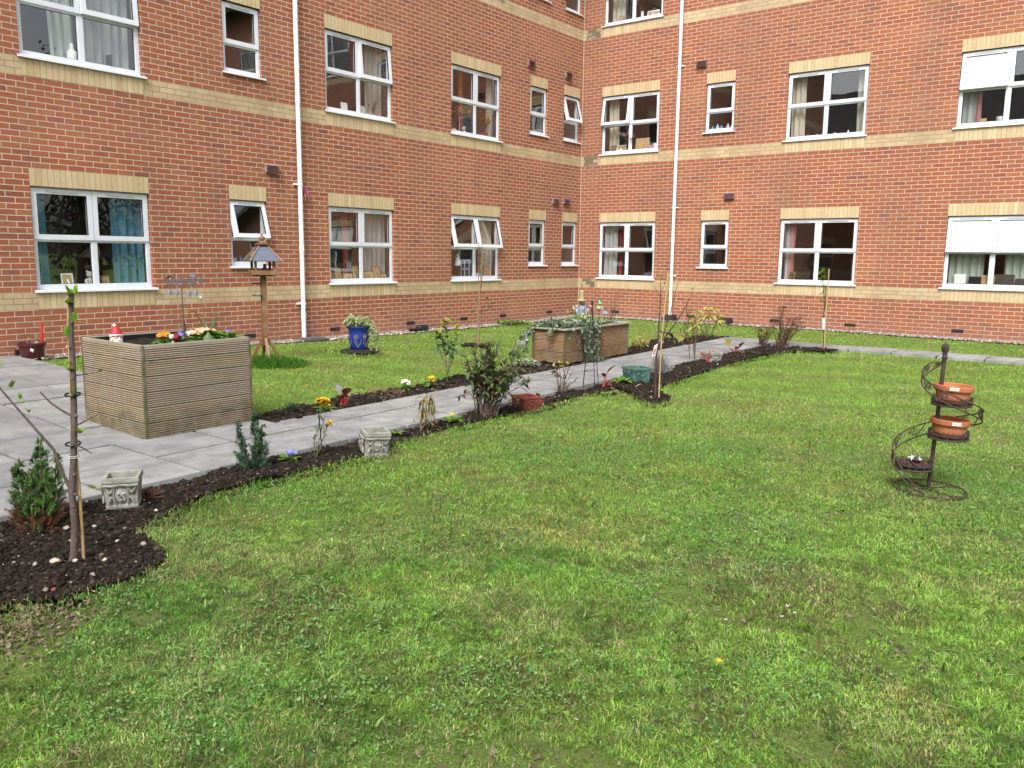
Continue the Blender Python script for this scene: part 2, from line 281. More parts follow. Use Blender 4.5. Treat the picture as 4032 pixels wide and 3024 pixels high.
LF = dict(primula=leafm('primula_leaf', [(.12, .26, .03), (.20, .36, .05), (.09, .2, .03)]), dark=leafm('dark_green_leaf', [(.030, .060, .018), (.05, .095, .024), (.085, .12, .03)]), bush=leafm('olive_bush_leaf', [(.065, .11, .038), (.10, .155, .05), (.16, .20, .085), (.21, .16, .10)]),
    conif=leafm('conifer_spray', [(.10, .21, .06), (.17, .32, .085), (.27, .43, .13)], .6, .35), conif2=leafm('blue_conifer_spray', [(.075, .175, .10), (.125, .25, .14), (.20, .33, .19)], .6, .35), conifred=leafm('brown_conifer_spray', [(.20, .07, .05), (.27, .12, .075), (.14, .05, .035)], .7, .1),
    ivy=leafm('variegated_ivy_leaf', [(.035, .07, .028), (.07, .12, .055), (.16, .21, .13), (.52, .55, .42), (.06, .10, .05), (.04, .075, .03)], .4, .2), ivyg=leafm('yellow_green_trailing_leaf', [(.16, .24, .06), (.28, .34, .11), (.52, .52, .32), (.11, .18, .05)], .5, .25),
    camellia=leafm('camellia_leaf', [(.05, .12, .06), (.09, .18, .085)], .25, .15, .5), lime=leafm('lime_new_leaf', [(.45, .55, .04), (.56, .62, .08)], .45, .3), fresh=leafm('fresh_bud_leaf', [(.20, .38, .04), (.32, .50, .06), (.15, .28, .04)], .45, .3),
    bergred=leafm('red_bergenia_leaf', [(.26, .03, .03), (.32, .055, .045), (.19, .03, .03)], .35, .2, .5), yellowl=leafm('yellow_green_leaf', [(.50, .50, .10), (.62, .59, .20), (.36, .40, .07)], .4, .3), greyl=leafm('silver_leaf', [(.36, .37, .35), (.48, .49, .46), (.26, .27, .24)], .8, .15),
    weed=leafm('blue_green_weed', [(.05, .10, .05), (.10, .16, .09)]), dry=leafm('dry_brown_leaf', [(.14, .07, .04), (.22, .11, .06), (.09, .04, .028)], .8, .15), drygrass=leafm('drooping_dry_leaf', [(.40, .29, .11), (.30, .22, .08), (.17, .15, .05)], .7, .2), roseleaf=leafm('reddish_rose_leaf', [(.14, .08, .04), (.08, .10, .03), (.20, .07, .04)]),
    strap=leafm('strap_leaf', [(.08, .17, .08), (.12, .22, .10)]), tree=leafm('tree_leaf', [(.035, .07, .02), (.07, .12, .03), (.05, .09, .03)]))

# ------------------------------------------------------------------ mesh builder
LF['straw'] = M['straw']
class MB:
    def __init__(s): s.v = []; s.f = []; s.m = []; s.uv = None
    def add(s, vs, fs, mat=0):
        o = len(s.v); s.v += [tuple(p) for p in vs]; s.f += [tuple(i+o for i in f) for f in fs]; s.m += [mat]*len(fs)
    def box(s, a, b, mat=0, mtx=None):
        (x0, y0, z0), (x1, y1, z1) = a, b
        vs = [Vector(p) for p in ((x0, y0, z0), (x1, y0, z0), (x1, y1, z0), (x0, y1, z0), (x0, y0, z1), (x1, y0, z1), (x1, y1, z1), (x0, y1, z1))]
        if mtx is not None: vs = [mtx @ p for p in vs]
        s.add(vs, [(3, 2, 1, 0), (4, 5, 6, 7), (0, 1, 5, 4), (1, 2, 6, 5), (2, 3, 7, 6), (3, 0, 4, 7)], mat)
    def quad(s, a, b, c, d, mat=0): s.add([a, b, c, d], [(0, 1, 2, 3)], mat)
    def tube(s, pts, r, n=6, mat=0, cap=True):
        pts = [Vector(p) for p in pts]; k = len(pts)
        rs = [r]*k if not hasattr(r, '__len__') else ([r[0]+(r[1]-r[0])*i/(k-1) for i in range(k)] if len(r) == 2 and k != 2 else list(r))
        vs = []; u = None
        for i, p in enumerate(pts):
            d = (pts[min(i+1, k-1)]-pts[max(i-1, 0)]).normalized()
            if u is None: u = d.orthogonal().normalized()
            else:
                u = u-d*u.dot(d); u = u.normalized() if u.length > 1e-6 else d.orthogonal().normalized()
            w = d.cross(u)
            vs += [p+(u*math.cos(2*PI*j/n)+w*math.sin(2*PI*j/n))*rs[i] for j in range(n)]
        fs = [(i*n+j, i*n+(j+1) % n, (i+1)*n+(j+1) % n, (i+1)*n+j) for i in range(k-1) for j in range(n)]
        if cap: fs += [tuple(range(n-1, -1, -1)), tuple((k-1)*n+j for j in range(n))]
        s.add(vs, fs, mat)
    def lathe(s, prof, n=20, c=(0, 0, 0), mat=0, sx=1, sy=1):
        vs = [(c[0]+r*sx*math.cos(2*PI*j/n), c[1]+r*sy*math.sin(2*PI*j/n), c[2]+z) for r, z in prof for j in range(n)]
        fs = [(i*n+j, i*n+(j+1) % n, (i+1)*n+(j+1) % n, (i+1)*n+j) for i in range(len(prof)-1) for j in range(n)]
        s.add(vs, fs, mat)
    def ball(s, c, r, n=10, mat=0, sz=(1, 1, 1)):
        k = max(4, n//2); s.lathe([(max(1e-4, r*math.sin(PI*i/k))*1, -r*math.cos(PI*i/k)*sz[2]) for i in range(k+1)], n, c, mat, sz[0], sz[1])
    def leaf(s, p, d, L, W, droop=.3, mat=0, n=3, up=None, fold=.18, shape=.5):
        p = Vector(p); d = Vector(d).normalized(); up = Vector((0, 0, 1)) if up is None else Vector(up)
        side = d.cross(up)
        side = side.normalized() if side.length > 1e-4 else d.orthogonal().normalized()
        vs = [p]; q = p.copy(); dd = d.copy(); st = L/(n+1)
        for i in range(1, n+2):
            q = q+dd*st; dd = (dd+Vector((0, 0, -droop/(n+1)))).normalized()
            if i == n+1: vs.append(q); break
            t = i/(n+1); w = W*.5*(math.sin(PI*t**(.7 if shape > .4 else 1.3)))
            nn = side.cross(dd).normalized()
            vs += [q-side*w+nn*w*fold, q.copy(), q+side*w+nn*w*fold]
        fs = [(0, 2, 1), (0, 3, 2)]
        for i in range(n-1):
            b = 1+3*i; fs += [(b, b+1, b+4, b+3), (b+1, b+2, b+5, b+4)]
        b = 1+3*(n-1); e = len(vs)-1; fs += [(b, b+1, e), (b+1, b+2, e)]
        s.add(vs, fs, mat)
    def build(s, name, mats, parent=None, smooth=False, loc=None, bevel=0):
        me = bpy.data.meshes.new(name); me.from_pydata(s.v, [], s.f)
        mats = mats if isinstance(mats, (list, tuple)) else [mats]
        for m in mats: me.materials.append(m)
        if len(mats) > 1: me.polygons.foreach_set('material_index', s.m)
        if smooth: me.polygons.foreach_set('use_smooth', [True]*len(me.polygons))
        me.update()
        if smooth: me.set_sharp_from_angle(angle=math.radians(48))
        o = bpy.data.objects.new(name, me); C.objects.link(o)
        if parent is not None: o.parent = parent
        if loc is not None: o.location = loc
        if bevel:
            b = o.modifiers.new('edge', 'BEVEL'); b.width = bevel; b.segments = 2; b.limit_method = 'ANGLE'
        return o
def uvs(o, fn):
    me = o.data; l = me.uv_layers.new(name='UVMap')
    for poly in me.polygons:
        for li in poly.loop_indices: l.data[li].uv = fn(me.vertices[me.loops[li].vertex_index].co, poly.normal)
def tag(o, label, cat, group=None):
    o['label'] = label; o['category'] = cat
    if group: o['group'] = group
    return o
def thing(name, label, cat, loc=(0, 0, 0), rz=0, group=None):
    o = bpy.data.objects.new(name, None); C.objects.link(o); o.location = loc; o.rotation_euler = (0, 0, rz); o.empty_display_size = .1
    return tag(o, label, cat, group)
def struct(o, kind='structure'):
    o['kind'] = kind; return o
def rdir(el0, el1):
    a = R(0, 2*PI); e = math.radians(R(el0, el1)); return Vector((math.cos(a)*math.cos(e), math.sin(a)*math.cos(e), math.sin(e)))
def curve(p0, p1, bend=(0, 0, 0), n=6):
    p0 = Vector(p0); p1 = Vector(p1); b = Vector(bend); return [p0.lerp(p1, i/n)+b*math.sin(PI*i/n) for i in range(n+1)]
G = lambda x, y, dz=0: (x, y, float(gh(x, y))+dz)

# ================================================================== BUILDING
class Wall:
    def __init__(s, O, D, N): s.O = Vector(O); s.D = Vector(D); s.N = Vector(N)
    def P(s, a, o, z): return s.O+s.D*a+s.N*o+Vector((0, 0, z))
    def mtx(s): return Matrix(((s.D.x, s.N.x, 0, s.O.x), (s.D.y, s.N.y, 0, s.O.y), (0, 0, 1, 0), (0, 0, 0, 1)))
WL = Wall((0, 0, 0), (1, 0, 0), (0, -1, 0)); WR = Wall((0, 0, 0), (0, -1, 0), (-1, 0, 0)); WW = Wall((-25, 0, 0), (0, 1, 0), (1, 0, 0))
bld = thing('brick_building', 'three storey red brick building with buff brick bands around the lawn', 'building')
FL = (0.75, 3.675, 6.6)
ZT = 9.6
def facade(W, s0, s1, ops, mat, zt=ZT, flip=False):
    """wall face with real openings and reveals; ops = (s0, s1, z0, z1)"""
    ss = sorted({s0, s1, *[o[0] for o in ops], *[o[1] for o in ops]}); zs = sorted({-.4, zt, *[o[2] for o in ops], *[o[3] for o in ops]})
    mb = MB(); uv = []
    def q(pts, uvp):
        mb.add([W.P(*p) for p in pts], [(0, 1, 2, 3)]); uv.extend(uvp)
    for i in range(len(ss)-1):
        for j in range(len(zs)-1):
            a, b, c, d = ss[i], ss[i+1], zs[j], zs[j+1]; ms, mz = (a+b)/2, (c+d)/2
            if any(o[0] < ms < o[1] and o[2] < mz < o[3] for o in ops): continue
            q([(a, 0, c), (b, 0, c), (b, 0, d), (a, 0, d)], [(a, c), (b, c), (b, d), (a, d)])
    dp = .16
    for a, b, c, d in ops:
        q([(a, 0, c), (a, 0, d), (a, -dp, d), (a, -dp, c)], [(a, c), (a, d), (a+dp, d), (a+dp, c)])
        q([(b, 0, c), (b, -dp, c), (b, -dp, d), (b, 0, d)], [(b, c), (b-dp, c), (b-dp, d), (b, d)])
        q([(a, 0, d), (b, 0, d), (b, -dp, d), (a, -dp, d)], [(a, d), (b, d), (b, d+dp), (a, d+dp)])
        q([(a, 0, c), (a, -dp, c), (b, -dp, c), (b, 0, c)], [(a, c), (a, c+dp), (b, c+dp), (b, c)])
    o = mb.build('wall', mat, bld); l = o.data.uv_layers.new(name='UVMap')
    for i, p in enumerate(uv): l.data[i].uv = p
    return o
def soldier(W, name, a, b, z):
    mb = MB(); mb.add([W.P(a, .004, z), W.P(b, .004, z), W.P(b, .004, z+.225), W.P(a, .004, z+.225), W.P(a, -.05, z), W.P(b, -.05, z), W.P(b, -.05, z+.225), W.P(a, -.05, z+.225)],
        [(0, 1, 2, 3), (0, 4, 5, 1), (3, 2, 6, 7), (0, 3, 7, 4), (1, 5, 6, 2)])
    o = mb.build(name, M['soldier'], bld)
    nb = round((b-a)/.075); sc_ = nb*.075/(b-a); ph = random.randint(0, 300)*.075
    uvs(o, lambda co, n: (((co-W.O).dot(W.D)-a)*sc_+ph, co.z-z if abs(n.z) < .5 else .05)); return o
def bar(mb, W, a, b, z0, z1, o0, o1, mat=0, X=None):
    vs = [(a, o0, z0), (b, o0, z0), (b, o1, z0), (a, o1, z0), (a, o0, z1), (b, o0, z1), (b, o1, z1), (a, o1, z1)]
    vs = [W.P(*(X(p) if X else p)) for p in vs]
    mb.add(vs, [(3, 2, 1, 0), (4, 5, 6, 7), (0, 1, 5, 4), (1, 2, 6, 5), (2, 3, 7, 6), (3, 0, 4, 7)], mat)
def ring(mb, W, a, b, z0, z1, w, o0, o1, mat=0, X=None):
    """mitred rectangular frame"""
    co = []
    for o in (o0, o1):
        for (ia, iz) in ((0, 0), (1, 0), (1, 1), (0, 1)):
            co.append((a+(b-a)*ia, o, z0+(z1-z0)*iz)); co.append((a+(b-a)*ia+(w if ia == 0 else -w), o, z0+(z1-z0)*iz+(w if iz == 0 else -w)))
    vs = [W.P(*(X(p) if X else p)) for p in co]; fs = []
    for k in range(4):
        e0, i0 = 2*k, 2*k+1; e1, i1 = (2*k+2) % 8, (2*k+3) % 8
        fs += [(e0, e1, i1, i0), (8+e0, 8+i0, 8+i1, 8+e1), (e0, 8+e0, 8+e1, e1), (i0, i1, 8+i1, 8+i0)]
    mb.add(vs, fs, mat)
WIN = []
def window(W, a, b, fl, small=False, opn=(0, 0), sky_white=(0, 0), key=''):
    z1 = FL[fl]+1.575; z0 = FL[fl]+(.525 if small else .225)
    fz = z0+.033; tz = FL[fl]+(.985 if small else .915); mid = (a+b)/2; e = .004
    f = MB()
    ring(f, W, a+e, b-e, fz, z1-e, .052, -.105, -.05, 0)
    bar(f, W, a+.05, b-.05, tz-.032, tz+.032, -.104, -.0515, 0)
    if not small:
        bar(f, W, mid-.033, mid+.033, fz+.05, tz-.031, -.104, -.0515, 0); bar(f, W, mid-.033, mid+.033, tz+.031, z1-.055, -.104, -.0515, 0)
    cells = [(a, b)] if small else [(a, mid), (mid, b)]
    for (p, q) in cells:      # glazing gaskets and beads of the fixed lower lights
        l = p+.055 if p == a else p+.033; r = q-.055 if q == b else q-.033
        ring(f, W, l, r, fz+.05, tz-.03, .012, -.09, -.058, 0); ring(f, W, l+.011, r-.011, fz+.061, tz-.041, .005, -.088, -.066, 1)
    win = f.build('window', [M['upvc'], M['gasket']], bld)
    s = MB()    # outer sill with a drip nose
    y0, y1 = a-.045, b+.045
    prof = [(-.05, z0+.030), (.025, z0+.022), (.040, z0+.015), (.042, z0-.008), (.036, z0-.010), (.031, z0+.001), (-.05, z0+.001)]
    n = len(prof); s.add([W.P(y0 if o > .004 else a+.002, o, z) for o, z in prof]+[W.P(y1 if o > .004 else b-.002, o, z) for o, z in prof],
        [(i, (i+1) % n, n+(i+1) % n, n+i) for i in range(n)]+[tuple(range(n)), tuple(range(2*n-1, n-1, -1))])
    s.build('sill', M['upvc'], win)
    g = MB()
    for i, (p, q) in enumerate(cells):
        g.quad(W.P(p+.03, -.076, fz+.03), W.P(q-.03, -.076, fz+.03), W.P(q-.03, -.076, tz-.02), W.P(p+.03, -.076, tz-.02))
        # top hung opening light
        l = p+.018 if p == a else p+.003; r = q-.018 if q == b else q-.003; t0, t1 = tz-.012, z1-.02
        th = math.radians(opn[i]); ct, st = math.cos(th), math.sin(th)
        def X(pt, t1=t1, ct=ct, st=st):
            A, o, z = pt; dz = z-t1; do = o+.05; return (A, -.05+do*ct-dz*st, t1+dz*ct+do*st)
        k = MB(); ring(k, W, l, r, t0, t1, .066, -.094, -.034, 0, X); ring(k, W, l+.065, r-.065, t0+.065, t1-.065, .006, -.07, -.045, 1, X)
        wv = (r-l)*.52; cx = (l+r)/2
        bar(k, W, cx-wv/2, cx+wv/2, t1-.043, t1-.022, -.04, -.024, 2, X)
        gl = M['glass']
        gp = [W.P(*X(c)) for c in ((l+.05, -.06, t0+.05), (r-.05, -.06, t0+.05), (r-.05, -.06, t1-.05), (l+.05, -.06, t1-.05))]
        k.build('sash', [M['upvc'], M['gasket'], M['upvcgrey']], win)
        if not sky_white[i]: g.add(gp, [(0, 1, 2, 3)])
        if opn[i]:
            st_ = MB(); st_.tube([W.P(cx+.1, -.09, t0+.05), W.P(*X((cx+.1, -.09, t0+.09)))], .007, 5); st_.build('window_stay', M['upvc'], win)
        if sky_white[i]:
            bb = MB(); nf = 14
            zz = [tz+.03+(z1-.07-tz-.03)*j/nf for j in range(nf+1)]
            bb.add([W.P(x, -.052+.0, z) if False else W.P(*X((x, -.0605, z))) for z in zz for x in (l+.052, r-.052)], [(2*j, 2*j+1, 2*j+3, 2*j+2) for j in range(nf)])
            bb.build('sky_white_pane', M['sky_white'], win)  # opaque white in place of the glass, standing in for bright sky reflection
    g.build('pane', M['glass'], win)
    # the room behind the glass
    r = MB(); m = .13; A, B, z_0, z_1, o0, o1 = a-m, b+m, z0-.7, z1+.15, -.165, -2.4
    r.quad(W.P(A, o1, z_0), W.P(B, o1, z_0), W.P(B, o1, z_1), W.P(A, o1, z_1)); r.quad(W.P(A, o0, z_0), W.P(A, o1, z_0), W.P(A, o1, z_1), W.P(A, o0, z_1))
    r.quad(W.P(B, o0, z_0), W.P(B, o0, z_1), W.P(B, o1, z_1), W.P(B, o1, z_0)); r.quad(W.P(A, o0, z_1), W.P(A, o1, z_1), W.P(B, o1, z_1), W.P(B, o0, z_1))
    r.quad(W.P(A, o0, z_0), W.P(B, o0, z_0), W.P(B, o1, z_0), W.P(A, o1, z_0), 1)
    bar(r, W, a-.02, b+.02, z0+.012, z0+.035, -.34, -.106, 2)
    r.build('room', [M['room'], M['roomfloor'], M['white']], win)
    soldier(W, 'lintel', a, b, z1)
    if not small: soldier(W, 'sill_course', a, b, z0-.225)
    WIN.append((a, b, z0, z1)); return (a, b, z0, z1)
def op(a, b, fl, small): return (a, b, FL[fl]+(.525 if small else .225), FL[fl]+1.575)
BIGL = [(-12.755, -11.16), (-7.91, -6.345), (-4.74, -3.165)]; SML = [(-9.86, -9.18), (-2.11, -1.455), (-.785, -.13)]
BIGR = [(.553, 2.08), (5.022, 6.61), (8.21, 9.80), (12.0, 13.58)]; SMR = [(3.217, 3.883)]
opsL = []; opsR = []
for fl in range(3):
    opsL += [op(a, b, fl, False) for a, b in BIGL]+[op(a, b, fl, True) for a, b in SML]
    opsR += [op(a, b, fl, False) for a, b in BIGR]+[op(a, b, fl, True) for a, b in SMR]
facade(WL, -17.6, 0, opsL, M['wallL']); facade(WR, 0, 15.3, opsR, M['wallR'])
opsW = [op(a, b, fl, False) for fl in (0, 1) for a, b in ((1.5, 3.05), (-3.4, -1.85), (-8, -6.45), (-13, -11.45))]
facade(WW, -22, 8, opsW, M['wallR'], 6.5)
OPEN = {('L', 0, -9.86): (15, 0), ('L', 0, -4.74): (14, 13), ('L', 1, -.785): (15, 0), ('L', 1, -7.91): (0, 5), ('L', 1, -12.755): (0, 4), ('R', 1, .553): (9, 0), ('R', 2, .553): (7, 0), ('R', 0, 8.21): (7, 6), ('R', 1, 8.21): (7, 0)}
SKY_WHITE = {('R', 0, 8.21): (1, 1), ('R', 1, 8.21): (1, 0)}  # top panes that get the painted white of reflected sky
for fl in range(3):
    for W, k, big, sml in ((WL, 'L', BIGL, SML), (WR, 'R', BIGR, SMR)):
        for a, b in big: window(W, a, b, fl, False, OPEN.get((k, fl, a), (0, 0)), SKY_WHITE.get((k, fl, a), (0, 0)))
        for a, b in sml: window(W, a, b, fl, True, OPEN.get((k, fl, a), (0, 0)))
for a, b, z0, z1 in opsW: window(WW, a, b, 0 if z0 < 2 else 1)
# mortar fillet in the inner corner, eaves and roofs above the picture
mb = MB(); mb.box((-.014, -.014, -.3), (-.001, -.001, 9.5)); mb.build('corner_joint', simple('corner_mortar', (.50, .40, .31), .95), bld)
mb = MB()
def roof(pts, mat): mb.add(pts, [(0, 1, 2, 3)], mat)
roof([(-18, -.55, 9.45), (.6, -.55, 9.45), (.6, 6, 13), (-18, 6, 13)], 0); roof([(-.55, .5, 9.46), (-.55, -15.8, 9.46), (6, -15.8, 13), (6, .5, 13)], 0)
roof([(-24.4, 8.3, 6.4), (-24.4, -22.5, 6.4), (-31, -22.5, 10.5), (-31, 8.3, 10.5)], 0)
mb.box((-18, -.55, 9.30), (.5, -.02, 9.44), 1); mb.box((-.55, -15.6, 9.30), (-.02, -.56, 9.441), 1); mb.box((-24.98, -22, 6.2), (-24.45, 8, 6.38), 1)
o = mb.build('roof', [M['roof'], M['eave']], bld); uvs(o, lambda co, n: (co.x+co.y, co.z*1.7))
mb = MB(); mb.quad((.003, -15.3, -.3), (10, -15.3, -.3), (10, -15.3, 9.4), (.003, -15.3, 9.4)); o = mb.build('wall', M['wallL'], bld); uvs(o, lambda co, n: (co.x, co.z))
mb = MB(); mb.quad((-17.6, .003, -.3), (-17.6, 9, -.3), (-17.6, 9, 9.4), (-17.6, .003, 9.4)); o = mb.build('wall', M['wallL'], bld); uvs(o, lambda co, n: (co.y, co.z))
# downpipes
def downpipe(W, s, zb, zt, joints, clips, shoe):
    m = MB()
    m.tube([W.P(s, .075, zb), W.P(s, .075, zt)], .038, 12)
    for z in joints: m.tube([W.P(s, .075, z-.05), W.P(s, .075, z+.05)], .0425, 12)
    p = m.build('downpipe', M['pipe'], bld, True)
    for z in clips:
        c = MB(); c.tube([W.P(s, .075, z-.014), W.P(s, .075, z+.014)], .046, 12); bar(c, W, s-.085, s+.085, z-.014, z+.014, .001, .03); bar(c, W, s-.03, s+.03, z-.013, z+.013, .028, .06)
        c.build('pipe_clip', M['pipe'], p)
    return p
downpipe(WL, -8.56, .07, 9.4, (1.19+.4, 3.99, 4.53, 7.3, .46), (2.64, .67, 5.6, 8.6), 0)
downpipe(WR, 2.585, .10, 9.4, (5.17, 4.57, 3.43, 1.9, 7.2), (5.7, 2.625, 1.09, 8.6), 0)
def vent(W, s, z, w=.245, h=.13):
    m = MB(); bar(m, W, s-w/2, s+w/2, z-h/2, z+h/2, .001, .03); n = 6
    for i in range(n):
        zz = z-h/2+h*(i+.1)/n
        m.add([W.P(s-w/2, .03, zz+h/n*.8), W.P(s+w/2, .03, zz+h/n*.8), W.P(s+w/2, .075, zz), W.P(s-w/2, .075, zz), W.P(s-w/2, .03, zz), W.P(s+w/2, .03, zz), W.P(s-w/2, .066, zz-.004), W.P(s+w/2, .066, zz-.004)], [(0, 1, 2, 3), (3, 2, 7, 6), (6, 7, 5, 4), (0, 3, 6, 4), (1, 5, 7, 2)])
    m.build('vent_grille', M['brown'], bld)
for s, z in ((-9.07, 2.85), (-2.13, 5.70), (-.665, 5.70), (-1.10, 2.79), (-.66, 2.81)): vent(WL, s, z, .23 if s > -5 else .24)
for s, z in ((3.095, 5.69), (3.877, 2.845)): vent(WR, s, z, .225)
def air_brick(W, s, z=.1875):
    m = MB(); w, h = .215, .067
    bar(m, W, s-w/2, s+w/2, z-h/2, z+h/2, .0005, .006)
    for i in range(11): bar(m, W, s-w/2+.012+i*.0185, s-w/2+.018+i*.0185, z-h/2+.01, z+h/2-.01, .0055, .011, 0)
    m.build('air_brick', M['airbrick'], bld)
for s in (-12.98, -9.58, -7.82, -5.93, -4.35, -3.03, -1.25): air_brick(WL, s, .1875+(.0 if s > -12 else .03))
for s in (1.08, 3.085, 5.03, 6.59, 8.55): air_brick(WR, s)

# ------------------------------------------------------------------ curtains and the things on the window boards
def curtain(W, a, b, fl, col, label, small=False, top=None, bot=None, o=-.22):
    z1 = FL[fl]+1.54 if top is None else top; z0 = FL[fl]+.30 if bot is None else bot
    n = max(10, int((b-a)*70)); ph = R(0, 6); vs = []
    for j in range(6):
        t = j/5
        for i in range(n+1):
            x = a+(b-a)*i/n; vs.append(W.P(x+.01*math.sin(3*t+ph), o+.028*math.sin(x*52+ph+t*.8)*(.6+.4*t)+.012*math.sin(x*23+t*2), z1+(z0-z1)*t))
    m = MB(); m.add(vs, [(j*(n+1)+i, j*(n+1)+i+1, (j+1)*(n+1)+i+1, (j+1)*(n+1)+i) for j in range(5) for i in range(n)])
    tag(m.build('curtain', col, None, True), label, 'curtain', 'curtains in the windows')
FB = dict(blue=mat_fabric('blue_curtain', (.10, .29, .42), (.16, .38, .52)), cream=mat_fabric('cream_curtain', (.66, .62, .50), (.78, .74, .62)), net=mat_fabric('net_curtain', (.66, .68, .68), (.8, .8, .8), .5), red=mat_fabric('red_curtain', (.28, .035, .03), (.38, .06, .045)), pink=mat_fabric('pink_curtain', (.55, .25, .25), (.66, .34, .33)),
    sage=mat_fabric('sage_curtain', (.52, .60, .52), (.64, .70, .62)), terr=mat_fabric('terracotta_curtain', (.38, .12, .05), (.48, .17, .08)))
curtain(WL, -12.72, -12.50, 0, FB['blue'], 'narrow blue curtain at the left edge of the large ground floor window by the patio')
curtain(WL, -11.62, -11.20, 0, FB['blue'], 'wide blue curtain at the right edge of the large ground floor window by the patio')
curtain(WL, -12.3, -11.98, 1, FB['sage'], 'pale green curtain in the first floor window above the patio')
curtain(WL, -11.9, -11.22, 1, FB['net'], 'white net curtain in the right half of the first floor window above the patio')
curtain(WL, -7.42, -7.28, 0, FB['red'], 'narrow dark red curtain in the ground floor window right of the left downpipe')
curtain(WL, -7.0, -6.40, 0, FB['net'], 'pale net curtain in the ground floor window right of the left downpipe')
curtain(WL, -6.83, -6.42, 1, FB['net'], 'pale curtain in the first floor window right of the left downpipe')
curtain(WL, -4.30, -4.12, 1, FB['terr'], 'orange red curtain in the first floor window above the young lawn tree')
curtain(WL, -3.40, -3.20, 1, FB['cream'], 'cream curtain at the right edge of the first floor window above the young lawn tree')
curtain(WL, -3.58, -3.2, 0, FB['cream'], 'cream curtain in the ground floor window with two open top lights')
curtain(WR, .59, .96, 0, FB['net'], 'white strip blinds hanging left in the ground floor window beside the inner corner')
curtain(WR, .98, 1.08, 0, FB['red'], 'thin red curtain in the ground floor window beside the inner corner')
curtain(WR, .66, .92, 1, FB['cream'], 'cream curtain in the first floor window beside the inner corner')
curtain(WR, .64, .98, 2, FB['cream'], 'cream curtain in the top floor window beside the inner corner')
curtain(WR, 5.06, 5.18, 0, FB['net'], 'white curtain edge at the left of the ground floor window behind the staked lawn tree')
curtain(WR, 5.19, 5.30, 0, FB['pink'], 'pink curtain left in the ground floor window behind the staked lawn tree')
curtain(WR, 6.48, 6.57, 0, FB['pink'], 'pink curtain sliver at the right of the ground floor window behind the staked lawn tree')
curtain(WR, 5.06, 5.34, 1, FB['cream'], 'cream curtain at the left of the first floor window right of the right downpipe')
curtain(WR, 6.38, 6.58, 1, FB['cream'], 'cream curtain at the right of the first floor window right of the right downpipe')
curtain(WR, 8.28, 8.86, 0, FB['sage'], 'broad pale curtain at the left of the ground floor window with whitened top panes')
curtain(WR, 9.18, 9.75, 0, FB['sage'], 'broad pale curtain at the right of the ground floor window with whitened top panes')
curtain(WR, 8.26, 8.48, 1, FB['net'], 'grey white curtain at the left of the upper window with one whitened top pane')
curtain(WR, 8.48, 8.58, 1, FB['pink'], 'pink curtain at the left of the upper window with one whitened top pane')
def SB(fl, small=False): return FL[fl]+(.525 if small else .225)+.037
def pframe(W, s, fl, w, h, label, body='frame', back='card', small=False, lean=12, o=-.145, name='photo_frame', strut=True, cat='photo frame', turn=0):
    m = MB(); t = math.radians(lean); z0 = SB(fl, small)
    mt = Matrix.Translation(W.P(s, o, z0)) @ W.mtx().to_3x3().to_4x4() @ Matrix.Rotation(math.radians(turn), 4, 'Z') @ Matrix.Rotation(t, 4, 'X')
    bw = min(w, h)*.11
    for a, b in (((-w/2, -.008, 0), (w/2, .008, bw)), ((-w/2, -.008, h-bw), (w/2, .008, h)), ((-w/2, -.008, bw), (-w/2+bw, .008, h-bw)), ((w/2-bw, -.008, bw), (w/2, .008, h-bw))): m.box(a, b, 0, mt)
    m.box((-w/2+bw*.9, -.005, bw*.9), (w/2-bw*.9, .006, h-bw*.9), 1, mt)
    if strut: m.add([mt @ Vector(p) for p in ((-w*.09, .009, h*.62), (w*.09, .009, h*.62), (w*.14, .012+h*.26, h*.02), (-w*.02, .012+h*.26, h*.02))], [(0, 1, 2, 3)], 0)
    tag(m.build(name, [M[body], M[back]]), label, cat)
def sillbox(W, s, fl, w, h, d, mat, label, name, cat, small=False, o=-.15, bevel=.006):
    m = MB(); bar(m, W, s-w/2, s+w/2, SB(fl, small), SB(fl, small)+h, o-d/2, o+d/2)
    tag(m.build(name, M[mat], bevel=bevel), label, cat)
def silljar(W, s, fl, prof, mat, label, name, cat, small=False, o=-.17, extra=None):
    m = MB(); p = W.P(s, o, SB(fl, small)); m.lathe([(max(r, .0005), z) for r, z in prof], 14, p)
    if extra: extra(m, p)
    mats = [M[x] if isinstance(x, str) else x for x in (mat if isinstance(mat, (list, tuple)) else [mat])]
    tag(m.build(name, mats, smooth=True), label, cat)
def bouquet(lf, pet, n, h, sp):
    def fn(m, p):
        for _ in range(n):
            d = rdir(35, 85); q = Vector(p)+Vector((0, 0, .1)); e = q+d*h*R(.6, 1); m.tube(curve(q, e, (0, 0, .02), 3), .003, 4, 1); m.leaf(q.lerp(e, R(.4, .8)), rdir(10, 60), .06*sp, .03*sp, .5, 1)
            for _ in range(5): m.leaf(e, rdir(-20, 70), .03*sp, .022*sp, .2, 2)
    return fn
BOT = [(.0, 0), (.03, 0), (.032, .01), (.032, .1), (.012, .125), (.012, .15), (.0, .151)]
